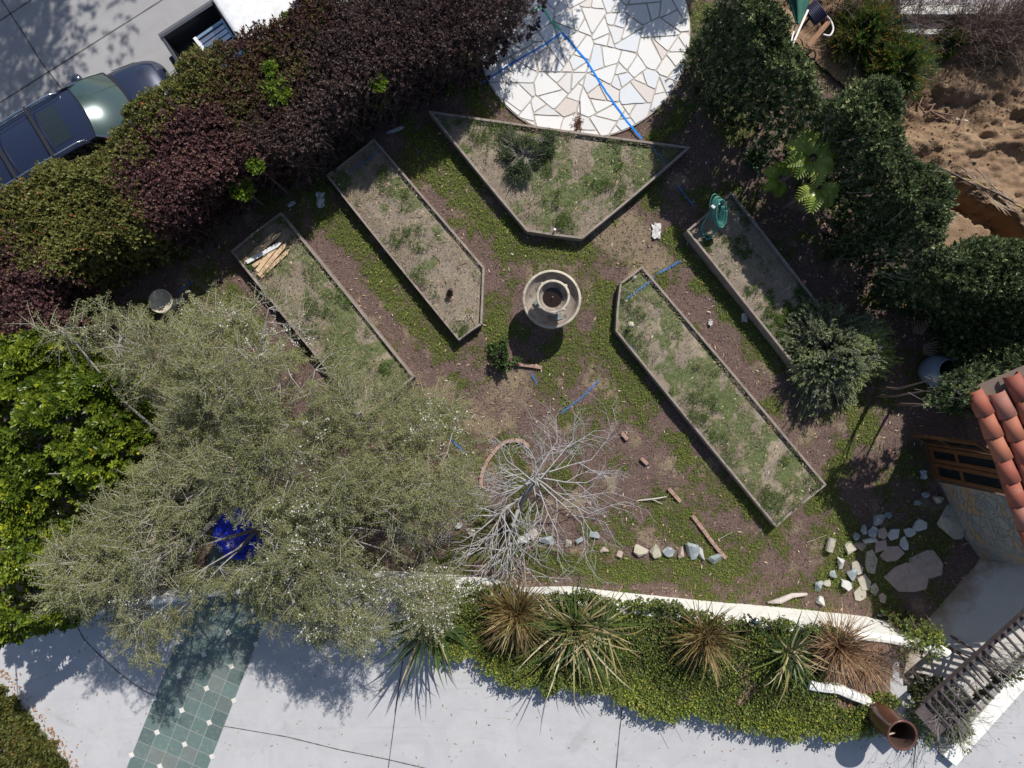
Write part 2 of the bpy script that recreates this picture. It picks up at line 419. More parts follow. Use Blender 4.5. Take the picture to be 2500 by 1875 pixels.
# concrete
def concrete(name, c1, c2, stain=(.3, .27, .24)):
    m, nt, b = newmat(name)
    n1 = noise(nt, .9, 6, .7, dist=1.5); n2 = noise(nt, 5, 5, .7); n3 = noise(nt, 160, 3, .7)
    c = ramp(nt, [(.3, c1), (.65, c2)], n1).outputs[0]
    c = mixc(nt, c, stain, ramp(nt, [(.52, (0, 0, 0)), (.8, (.28,) * 3)], n2).outputs[0])
    n5 = noise(nt, 26, 4, .8)
    c = mixc(nt, c, (.17, .13, .10), ramp(nt, [(.70, (0, 0, 0)), (.76, (.7,) * 3)], n5).outputs[0])
    c = mixc(nt, c, tuple(x * 1.08 for x in c2), ramp(nt, [(.4, (0, 0, 0)), (.7, (.5,) * 3)], n3).outputs[0])
    mp = N_(nt, 'ShaderNodeMapping'); mp.inputs['Scale'].default_value = (.35, 2.6, 1); mp.inputs['Rotation'].default_value = (0, 0, .2); nt.links.new(geopos(nt), mp.inputs['Vector'])
    c = mixc(nt, c, stain, ramp(nt, [(.55, (0, 0, 0)), (.75, (.5,) * 3)], noise(nt, 1.6, 6, .7, mp.outputs[0], 1.2)).outputs[0])
    c = mixc(nt, c, tuple(x * .78 for x in stain), ramp(nt, [(.6, (0, 0, 0)), (.7, (.32,) * 3)], noise(nt, .55, 4, .6, None, 2.0)).outputs[0])
    nt.links.new(c, b.inputs['Base Color']); b.inputs['Roughness'].default_value = .85
    nt.links.new(bump(nt, n3, .15, .004), b.inputs['Normal'])
    return m
M['street'] = concrete('street_concrete', (.25, .245, .25), (.31, .305, .31))
M['drive'] = concrete('drive_concrete', (.40, .40, .415), (.475, .475, .485), (.34, .335, .33))
def flat(poly, z): 
    b = MB(); n = len(poly); b.add([(x, y, z) for x, y in poly], [list(range(n))])
    return b
st = MB().prism(STREET, -.3, .045); tag(st.build('street', M['street']), kind='structure')
drive = gridmesh('driveway', -14, 15.9, -9.9, 1, .08, lambda x, y: sdf(x, y, DRIVEPOLY) > -.0, lambda x, y: zdrive(x), M['drive'])
tag(drive, kind='structure')
M['joint'] = plain('joint_dirt', (.10, .09, .085), .95)
def joints(name, lines, wd, fn, z=.004):
    b = MB()
    for ln in lines:
        pts = []
        for i in range(len(ln) - 1):
            n = 14
            for k in range(n + (i == len(ln) - 2)):
                t = k / n; pts.append(fn(ln[i][0] * (1 - t) + ln[i + 1][0] * t, ln[i][1] * (1 - t) + ln[i + 1][1] * t))
        vs = []
        for i, p in enumerate(pts):
            d = Vector(pts[min(i + 1, len(pts) - 1)]) - Vector(pts[max(i - 1, 0)]); d.z = 0; d.normalize()
            s = Vector((-d.y, d.x, 0)) * wd * .5 * random.uniform(.7, 1.3)
            vs += [(p[0] + s.x, p[1] + s.y, p[2] + z), (p[0] - s.x, p[1] - s.y, p[2] + z)]
        b.add(vs, [(2 * i, 2 * i + 1, 2 * i + 3, 2 * i + 2) for i in range(len(pts) - 1)])
    return tag(b.build(name, M['joint']), kind='structure')
joints('driveway_joints', [[(547,1772),(700,1798),(830,1830),(945,1853),(1060,1880)],[(985,1600),(972,1690),(946,1890)],[(1523,1700),(1512,1790),(1503,1890)],[(2236,1815),(2228,1890)],[(1060,1876),(1500,1960),(2000,2080)],[(178,1508),(205,1560),(245,1600),(300,1650),(350,1685),(388,1702)]], .022, lambda a, b: PD(a, b), .006)
joints('street_joints', [[(-300,440),(0,250),(395,0),(900,-330)],[(-300,240),(0,50),(75,0),(400,-210)],[(8,6),(60,85),(100,150),(152,218),(330,430)],[(-100,-160),(8,6)]], .03, lambda a, b: P(a, b, .045), .004)

# green tile band across the driveway
def tileband():
    m, nt, b = newmat('green_slate_tile')
    r = ramp(nt, [(0, (.095, .135, .125)), (.35, (.13, .19, .175)), (.7, (.125, .16, .15)), (1, (.17, .195, .18))], attr(nt, 'var'))
    c = mixc(nt, r.outputs[0], (.30, .36, .34), ramp(nt, [(.5, (0, 0, 0)), (.8, (.4,) * 3)], noise(nt, 9, 5, .7)).outputs[0])
    nt.links.new(c, b.inputs['Base Color']); b.inputs['Roughness'].default_value = .6
    grout = plain('pale_grout', (.30, .33, .32), .9); dia = plain('cream_inset', (.66, .64, .58), .7)
    o = Vector(PD(505, 1880)); a = (Vector(PD(607, 1620)) - o); a.z = 0; a.normalize(); s = Vector((-a.y, a.x, 0))
    ts = .355; wd = 5; V = []; Fq = []; var = []; gb = MB(); db = MB(); sc = -4
    zz = lambda p: float(zdrive(p.x))
    def q(bm, c1, half, dz, rot=0):
        pts = []
        for (i, j) in ((-1, -1), (1, -1), (1, 1), (-1, 1)):
            if rot: i, j = (i + j) * .72, (j - i) * .72
            p = c1 + a * half * i + s * half * j; pts.append((p.x, p.y, zz(p) + dz))
        return pts
    for i in range(-6, 16):
        for j in range(wd):
            c1 = o + a * ts * (i + .5) + s * ts * (j + .5 - .0)
            gb.add(q(gb, c1, ts * .5, .006), [(0, 1, 2, 3)])
            pts = q(None, c1, ts * .478, .012)
            Fq.append([len(V) + k for k in range(4)]); V += pts; v = random.random(); var += [v] * 4
    for i in range(-6, 17):
        for j in range(0, wd + 1):
            if (i + 2 * j) % 4 == (1 if False else 1) or False:
                c1 = o + a * ts * i + s * ts * j
                db.add(q(db, c1, .055, .017, 1), [(0, 1, 2, 3)])
    t = npmesh('tile_path', V, Fq, m, var=var); tag(t, kind='structure')
    g = gb.build('tile_grout', grout); tag(g, kind='structure')
    d = db.build('tile_insets', dia); tag(d, kind='structure')
tileband()

# flagstone patio: real irregular stones cut as a voronoi of the disc
def clip(poly, a, b, c):
    out = []
    for i in range(len(poly)):
        p, q = poly[i], poly[(i + 1) % len(poly)]
        dp = a * p[0] + b * p[1] - c; dq = a * q[0] + b * q[1] - c
        if dp <= 0: out.append(p)
        if dp * dq < 0: t = dp / (dp - dq); out.append((p[0] + t * (q[0] - p[0]), p[1] + t * (q[1] - p[1])))
    return out
def inset(poly, d):
    n = len(poly); cx = sum(p[0] for p in poly) / n; cy = sum(p[1] for p in poly) / n
    out = poly
    for i in range(n):
        p, q = poly[i], poly[(i + 1) % n]; ex, ey = q[0] - p[0], q[1] - p[1]; L = math.hypot(ex, ey)
        if L < 1e-6: continue
        a, b = ey / L, -ex / L
        if a * (cx - p[0]) + b * (cy - p[1]) > 0: a, b = -a, -b
        out = clip(out, a, b, a * p[0] + b * p[1] - d)
        if len(out) < 3: return []
    return out
PC = P2(1423, 78); PR = 2.5
def stone_mat():
    m, nt, b = newmat('white_quartzite')
    r = ramp(nt, [(0, (.58, .58, .585)), (.3, (.68, .68, .67)), (.55, (.655, .64, .62)), (.75, (.59, .62, .66)), (.93, (.62, .58, .545)), (1, (.56, .49, .45))], attr(nt, 'var'))
    tc = N_(nt, 'ShaderNodeMapping'); tc.inputs['Scale'].default_value = (1, 5, 1); tc.inputs['Rotation'].default_value = (0, 0, .5)
    nt.links.new(geopos(nt), tc.inputs['Vector'])
    c = mixc(nt, r.outputs[0], (.60, .58, .55), ramp(nt, [(.5, (0, 0, 0)), (.75, (.55,) * 3)], noise(nt, 5, 6, .75, tc.outputs[0], 1.0)).outputs[0])
    c = mixc(nt, c, (.58, .52, .46), ramp(nt, [(.62, (0, 0, 0)), (.8, (.6,) * 3)], noise(nt, 2.1, 4, .6)).outputs[0])
    nt.links.new(c, b.inputs['Base Color']); b.inputs['Roughness'].default_value = .7
    nt.links.new(bump(nt, noise(nt, 30, 6, .7), .35, .01), b.inputs['Normal'])
    return m
def patio():
    rr = random.Random(5); seeds = []
    tries = 0
    while len(seeds) < 190 and tries < 9000:
        tries += 1
        x, y = rr.uniform(-2.7, 2.7), rr.uniform(-2.7, 2.7)
        md = rr.choice([.17, .30, .38, .42])
        if x * x + y * y < 7.3 and all(math.hypot(x - a, y - b) > md for a, b in seeds): seeds.append((x, y))
    V = []; Fc = []; vr = []; me = bpy.data.meshes.new('patio')
    seeds = []
    while len(seeds) < 30:
        x, y = rr.uniform(-2.7, 2.7), rr.uniform(-2.7, 2.7)
        if x * x + y * y < 7.3 and all(math.hypot(x - a, y - b) > .55 for a, b in seeds): seeds.append((x, y))
    def parea(p): return abs(sum(p[k][0] * p[(k + 1) % len(p)][1] - p[(k + 1) % len(p)][0] * p[k][1] for k in range(len(p)))) / 2
    def split(p, out, lim):
        if len(p) < 3: return
        A = parea(p)
        if A < lim: out.append(p); return
        # cut roughly across the longest direction
        k1, k2 = max(((a, b) for a in range(len(p)) for b in range(a)), key=lambda q: math.hypot(p[q[0]][0] - p[q[1]][0], p[q[0]][1] - p[q[1]][1]))
        ang = math.atan2(p[k1][1] - p[k2][1], p[k1][0] - p[k2][0]) + rr.gauss(0, .24); f = rr.uniform(.32, .68)
        cx = p[k1][0] * f + p[k2][0] * (1 - f); cy = p[k1][1] * f + p[k2][1] * (1 - f); nx, ny = math.cos(ang), math.sin(ang); c_ = nx * cx + ny * cy
        split(clip(p, nx, ny, c_), out, rr.choice([.10, .17, .22, .27, .32])); split(clip(p, -nx, -ny, -c_), out, rr.choice([.10, .17, .22, .27, .32]))
    polys = []
    for i, (x, y) in enumerate(seeds):
        poly = [(x - 2, y - 2), (x + 2, y - 2), (x + 2, y + 2), (x - 2, y + 2)]
        for j, (a, b) in enumerate(seeds):
            if i == j: continue
            nx, ny = a - x, b - y; poly = clip(poly, nx, ny, nx * (x + a) / 2 + ny * (y + b) / 2)
            if len(poly) < 3: break
        split(poly, polys, .26)
    for poly in polys:
        for k in range(48):
            t = 2 * math.pi * k / 48; poly = clip(poly, math.cos(t), math.sin(t), PR)
            if len(poly) < 3: break
        if len(poly) < 3: continue
        poly = [q for k, q in enumerate(poly) if math.hypot(q[0] - poly[k - 1][0], q[1] - poly[k - 1][1]) > .03]
        if len(poly) < 3: continue
        poly = inset(poly, .017)
        if len(poly) < 3 or parea(poly) < .004: continue
        # round and roughen the outline
        pts = []
        n = len(poly)
        for k in range(n):
            p0, p1, p2 = poly[k - 1], poly[k], poly[(k + 1) % n]
            for (q, t) in ((p0, .12), (p0, .03), (p2, .03), (p2, .12), (p2, .5)):
                e = .012 if t in (.12, .5) else .0
                x2 = p1[0] + (q[0] - p1[0]) * t; y2 = p1[1] + (q[1] - p1[1]) * t
                if t == .03: x2 = x2 * .97 + (p0[0] + p2[0]) / 2 * .03; y2 = y2 * .97 + (p0[1] + p2[1]) / 2 * .03
                pts.append((x2 + rr.uniform(-e, e) * .6, y2 + rr.uniform(-e, e) * .6))
        b = len(V); m = len(pts); z = .052 + rr.uniform(-.004, .004); v = rr.random()
        for (a2, c2) in pts: V.append((a2 + PC[0], c2 + PC[1], z)); vr.append(v)
        for (a2, c2) in pts: V.append((a2 + PC[0], c2 + PC[1], .0)); vr.append(v)
        Fc.append([b + q for q in range(m)]); Fc += [(b + q, b + m + q, b + m + (q + 1) % m, b + (q + 1) % m) for q in range(m)]
    me.from_pydata(V, [], Fc); at = me.attributes.new('var', 'FLOAT', 'POINT'); at.data.foreach_set('value', np.array(vr, np.float32))
    tag(link('patio', me, stone_mat()), kind='structure')
    disc = [(PC[0] + (PR + .01) * math.cos(t * math.pi / 40), PC[1] + (PR + .01) * math.sin(t * math.pi / 40)) for t in range(80)]
    tag(MB().prism(disc, -.05, .036).build('patio_mortar', plain('mortar', (.42, .385, .335), .95, bumps=.4)), kind='structure')
patio()

# sprayed survey lines
M['blue'] = None
def paintmat(name, col, cut):
    m, nt, b = newmat(name)
    nt.nodes.remove(b); d = N_(nt, 'ShaderNodeBsdfDiffuse'); d.inputs[0].default_value = (*col, 1)
    tr = N_(nt, 'ShaderNodeBsdfTransparent'); mx = N_(nt, 'ShaderNodeMixShader')
    a = attr(nt, 'var'); n = noise(nt, 45, 4, .8)
    v = mathn(nt, 'ADD', mathn(nt, 'MULTIPLY', a, .5 if cut > 2.2 else (.8 if cut > 1.2 else 1.0)), mathn(nt, 'MULTIPLY', mathn(nt, 'SUBTRACT', n, .5), cut))
    nt.links.new(ramp(nt, [(.35, (0, 0, 0)), (.5, (1, 1, 1))], v).outputs[0], mx.inputs[0])
    nt.links.new(tr.outputs[0], mx.inputs[1]); nt.links.new(d.outputs[0], mx.inputs[2])
    nt.links.new(mx.outputs[0], nt.nodes['Material Output'].inputs[0]); return m
M['blue'] = paintmat('blue_chalk_paint', (.02, .22, .72), 1.0)
M['bluethin'] = paintmat('blue_chalk_worn', (.06, .20, .50), 3.6)
M['green'] = paintmat('green_chalk_paint', (.06, .58, .24), 1.6)
M['greywhite'] = paintmat('white_chalk_paint', (.66, .74, .82), 2.5)
def paint(path, wd, mat, z, fn=None):
    V = []; va = []
    pts = []
    for i in range(len(path) - 1):
        L = math.hypot(path[i + 1][0] - path[i][0], path[i + 1][1] - path[i][1]); n = max(2, int(L / 10))
        for k in range(n + (i == len(path) - 2)):
            t = k / n; pts.append((path[i][0] * (1 - t) + path[i + 1][0] * t, path[i][1] * (1 - t) + path[i + 1][1] * t))
    for i, p in enumerate(pts):
        q = Vector(P(p[0], p[1], z)); d = Vector(P(*pts[min(i + 1, len(pts) - 1)], z)) - Vector(P(*pts[max(i - 1, 0)], z)); d.normalize()
        s = Vector((-d.y, d.x, 0)) * wd; q += s * random.uniform(-.15, .15); e = .45 if i in (0, len(pts) - 1) else 1
        zz = z + .005
        for k, v in ((-1, 0), (-.35, 1), (.35, 1), (1, 0)):
            V.append((q.x + s.x * k, q.y + s.y * k, zz)); va.append(v * e)
    Fq = [(4 * i + k, 4 * i + k + 1, 4 * i + k + 5, 4 * i + k + 4) for i in range(len(pts) - 1) for k in range(3)]
    tag(npmesh('painted_line', V, Fq, mat, var=va), kind='structure')
paint([(1372,78),(1430,145),(1480,225),(1530,295),(1568,340)], .030, M['blue'], .056)
paint([(1372,78),(1330,108),(1240,160),(1172,206)], .024, M['blue'], .056)
paint([(1290,30),(1322,15),(1345,50),(1372,76)], .026, M['green'], .056)
paint([(1190,140),(1250,95),(1330,45)], .05, M['greywhite'], .056)
paint([(1588,345),(1600,368),(1628,400)], .03, M['bluethin'], .25)
paint([(1650,448),(1675,480),(1695,505)], .035, M['bluethin'], .03)
paint([(852,421),(925,370),(940,357)], .035, M['bluethin'], .25)
paint([(1522,735),(1575,695),(1600,675)], .035, M['bluethin'], .25)
paint([(1605,668),(1630,655),(1665,635)], .04, M['bluethin'], .03)
paint([(1738,533),(1756,552),(1740,575),(1718,587)], .032, M['blue'], .25)
paint([(1538,840),(1552,856),(1545,865)], .03, M['bluethin'], .25)
paint([(1368,1010),(1400,985),(1420,970),(1450,940),(1465,925)], .03, M['bluethin'], .03)
paint([(430,722),(440,705),(475,685)], .03, M['bluethin'], .03)
paint([(440,705),(448,728)], .03, M['bluethin'], .03)
paint([(1095,1060),(1110,1080),(1140,1110)], .035, M['bluethin'], .03)
paint([(1296,905),(1312,940)], .035, M['bluethin'], .03)

# neighbour's paved terrace at the top right
def terrace():
    m, nt, b = newmat('neighbour_paving')
    br = N_(nt, 'ShaderNodeTexVoronoi', feature='DISTANCE_TO_EDGE'); br.inputs['Scale'].default_value = 3.2
    nt.links.new(geopos(nt), br.inputs['Vector'])
    c = ramp(nt, [(.0, (.30, .28, .30)), (.03, (.50, .47, .50))], br.outputs['Distance']).outputs[0]
    nt.links.new(c, b.inputs['Base Color']); b.inputs['Roughness'].default_value = .85
    MBx = MB().prism([P2(2180, 38), P2(3000, 38), P2(3000, -500), P2(2180, -500)], .0, .30)
    tag(MBx.build('terrace', m), kind='structure')
    w1 = thing('garden_wall', (*P2(2400, 55), 0), 'low white rendered kerb wall edging the neighbour paved terrace', 'wall', None)
    MB().prism([P2(2170, 60), P2(2900, 60), P2(2900, 42), P2(2170, 42)], 0, .45).build('wall', M['stucco_white'], w1)
    MB().prism([P2(2165, 62), P2(2905, 62), P2(2905, 40), P2(2165, 40)], .452, .49).build('cap', M['stucco_white'], w1, bevel=.008)
terrace()
p = MB().prism([P2(2175, 96), P2(2900, 90), P2(2900, 66), P2(2175, 70)], .0, .24)
tag(p.build('kerb_strip', M['stucco_white']), kind='structure')
# ------------------------------------------------------------ white garden wall
def wallz(x): return .92 + .045 * x if x > -6 else .75 + .017 * x
def extr_wall(path, thick, zf, round_top=True, sub=10):
    pts = []
    for i in range(len(path) - 1):
        for k in range(sub): t = k / sub; pts.append(Vector((path[i][0] * (1 - t) + path[i + 1][0] * t, path[i][1] * (1 - t) + path[i + 1][1] * t, 0)))
    pts.append(Vector((*path[-1][:2], 0)))
    prof = [(0, -.2), (0, 'a'), (.03, 'b'), (thick * .5, 'c'), (thick - .03, 'b'), (thick, 'a'), (thick, -.2)]
    V = []; Fc = []; k = len(prof)
    for i, p in enumerate(pts):
        d = (pts[min(i + 1, len(pts) - 1)] - pts[max(i - 1, 0)]).normalized(); n = Vector((d.y, -d.x, 0)); zt = zf(p.x) + .02 * math.sin(i * .9) + .01 * math.sin(i * 2.3)
        for (o, z) in prof:
            zz = {'a': zt - .06, 'b': zt - .012, 'c': zt}.get(z, z) if isinstance(z, str) else z
            q = p + n * o; V.append((q.x, q.y, zz))
    for i in range(len(pts) - 1):
        for j in range(k - 1): Fc.append((i * k + j, (i + 1) * k + j, (i + 1) * k + j + 1, i * k + j + 1))
    Fc.append(list(range(k))); Fc.append([(len(pts) - 1) * k + j for j in range(k)][::-1])
    b = MB(); b.add(V, Fc); return b
gw = extr_wall([P2(*p) for p in WALL], .19, wallz).build('garden_wall', M['stucco_white'], smooth=False, origin=(*P2(1300, 1430), 0))
tag(gw, 'long curved white rendered retaining wall between the garden and the driveway planting', 'wall')
# short white wall ends showing through the ivy at the driveway edge
lw = extr_wall([PD(1965, 1650)[:2], PD(2040, 1662)[:2], PD(2110, 1690)[:2], PD(2165, 1730)[:2], PD(2185, 1750)[:2]], .2, lambda x: float(zdrive(x)) + .30, sub=6)
tag(lw.build('planter_wall', M['stucco_white'], origin=PD(2080, 1680)), 'low white planter wall half buried in ivy beside the brown urn', 'wall')
# planter soil behind the wall
def plz(x, y):
    return np.minimum(wallz_np(x) - .12, 9) + .0
def wallz_np(x): return np.where(x > -6, .92 + .045 * x, .75 + .017 * x)
IVY_PX_LOW = [(1060,1600),(1120,1600),(1200,1640),(1240,1665),(1330,1682),(1400,1692),(1460,1700),(1530,1712),(1600,1738),(1680,1745),(1760,1765),(1850,1785),(1950,1795),(2060,1800),(2130,1790),(2165,1760)]
IVY_PX_UP = [(2262,1620),(2225,1570),(2110,1545),(1960,1524),(1850,1515),(1750,1502),(1640,1486),(1600,1470),(1530,1474),(1400,1458),(1330,1466),(1260,1462),(1225,1436),(1180,1445),(1060,1432)]
IVYPOLY = [PD(a, b, .35)[:2] for a, b in IVY_PX_LOW] + [P2(a, b, 1.3) for a, b in IVY_PX_UP]
CRESTD = lambda x, y: np.abs(sdf(x, y, IVYPOLY))
wy = lambda x: np.interp(x, [p[0] for p in WALLW], [p[1] for p in WALLW])
def planter_z(x, y):
    t = np.clip((wy(x) - .25 - y) / 1.2, 0, 1)
    return (wallz_np(x) - .08) * (1 - t) + (zdrive(x) + .12) * t
PLPOLY = [(x * 1.0, y) for x, y in [PD(a, b - 14, .1)[:2] for a, b in IVY_PX_LOW ]] + [(x, y - .12) for x, y in WALLW[::-1] if -2.2 < x < 9.2]
M['litter'] = groundmat('planter_litter', [(.3, (.10, .065, .05)), (.5, (.20, .14, .11)), (.72, (.33, .25, .2))], [(.3, (.2, .14, .1)), (.7, (.34, .26, .2))], [(.3, (.03, .05, .01)), (.7, (.08, .11, .02))], .5)
pl = gridmesh('planting_bed', -2.4, 9.6, -8.4, -4.2, .06, lambda x, y: sdf(x, y, PLPOLY) > -.03, planter_z, M['litter'], {'g': lambda x, y: fbm(x, y, 2, 3) * .4, 't': lambda x, y: fbm(x, y, 2, 7) * .6})
tag(pl, kind='structure')

# ------------------------------------------------------------ cream wall with timber rafters on it
M['cream'] = surf('cream_stucco', (.56, .52, .46), (.66, .62, .55), 3, .9, .25, 60)
def cream_wall():
    m, nt, b = newmat('cream_stucco_stained')
    g = N_(nt, 'ShaderNodeSeparateXYZ'); nt.links.new(geopos(nt), g.inputs[0])
    n1 = noise(nt, 2.5, 5, .6)
    base = ramp(nt, [(.3, (.50, .475, .435)), (.7, (.58, .555, .51))], n1).outputs[0]
    zz = mathn(nt, 'ADD', g.outputs[2], mathn(nt, 'MULTIPLY', mathn(nt, 'SUBTRACT', n1, .5), .8))
    st_ = ramp(nt, [(.0, (1, 1, 1)), (.35, (0, 0, 0))], zz).outputs[0]
    c = mixc(nt, base, (.26, .17, .10), mathn(nt, 'MULTIPLY', st_, .85))
    nt.links.new(c, b.inputs['Base Color']); b.inputs['Roughness'].default_value = .9
    nt.links.new(bump(nt, noise(nt, 60, 4, .6), .2, .01), b.inputs['Normal'])
    t = thing('retaining_wall', (9.46, -5.83, 0), 'sloping cream rendered retaining wall with brown stains along its foot', 'wall')
    wl = MB(); cap = MB()
    path = CREAM
    pol = [(x, y) for x, y in path] + [(x + .2, y - .17) for x, y in path[::-1]]
    for i in range(len(path) - 1):
        a, b2 = path[i], path[i + 1]
    NB = 5; V = []
    for (x, y) in path:
        for k in range(NB + 1): f = k / NB; V.append((x + BANKN[0] * f - .02, y + BANKN[1] * f + .02, -.03 + 1.26 * f))
    m1 = NB + 1; wl.add(V, [(i * m1 + k, i * m1 + k + 1, (i + 1) * m1 + k + 1, (i + 1) * m1 + k) for i in range(len(path) - 1) for k in range(NB)])
    wl.add([(x + BANKN[0] - .02, y + BANKN[1] + .02, 1.23) for x, y in path] + [(x + BANKN[0] - .02, y + BANKN[1] + .02, -.1) for x, y in path], [(i, i + 1, len(path) + i + 1, len(path) + i) for i in range(len(path) - 1)])
    wl.build('wall', m, t)
    pol2 = [(x + BANKN[0] - .03, y + BANKN[1] + .03) for x, y in path] + [(x + BANKN[0] + .24, y + BANKN[1] - .21) for x, y in path[::-1]]
    cap.prism(pol2, 1.0, 1.42); cap.build('cap', M['stucco_white'], t, bevel=.012)
    # trellis: beam held off the wall, rafters square to the wall
    pw = surf('brown_painted_timber', (.06, .046, .046), (.105, .082, .08), 9, .7, .35, 50)
    tr = thing('pergola', (9.0, -5.6, 2.4), 'dark brown slatted timber pergola standing over the sloping cream wall', 'pergola')
    u = Vector((path[1][0] - path[0][0], path[1][1] - path[0][1], 0)).normalized()
    u = Vector((1.52, 1.73, 0)).normalized(); nn = Vector((-u.y, u.x, 0))
    zb = 2.25
    A0 = Vector(P(2256, 1717, zb)); A1 = Vector(P(2548, 1453, zb))
    ub = (A1 - A0).normalized(); L = (A1 - A0).length; nb = Vector((ub.y, -ub.x, 0))
    MB().bar(A0, A1, .07, .14).build('beam', pw, tr, bevel=.006)
    far0 = A0 + nb * .64; far1 = A1 + nb * .64
    MB().bar(far0, far1, .05, .12).build('beam', pw, tr, bevel=.006)
    n = 19
    for i in range(n):
        p = A0 + ub * (L * (i + .3) / n); z = zb + .115
        q0 = p - nb * .05; q1 = p + nb * (.76 + random.uniform(-.02, .02)); q0.z = q1.z = z
        MB().bar(q0, q1, .038, .08).build('rafter', pw, tr, bevel=.004)
    # broad end board
    q0 = A0 - ub * .14 - nb * .05; q1 = A0 - ub * .14 + nb * .62; q0.z = q1.z = zb + .06
    MB().bar(q0, q1, .26, .04).build('end_board', pw, tr, bevel=.004)
    for k in (.03, .5, .97):
        p = A0 + ub * L * k + nb * .64; MB().bar((p.x, p.y, 1.3), (p.x, p.y, zb - .06), .08, .08, up=(ub.x, ub.y, 0)).build('post', pw, tr)
    for k in (.12, .5, .9):
        p = A0 + ub * L * k; q = p + nb * .6
        MB().bar((p.x, p.y, zb - .05), (q.x, q.y, zb - .42), .05, .08).build('brace', pw, tr)
cream_wall()

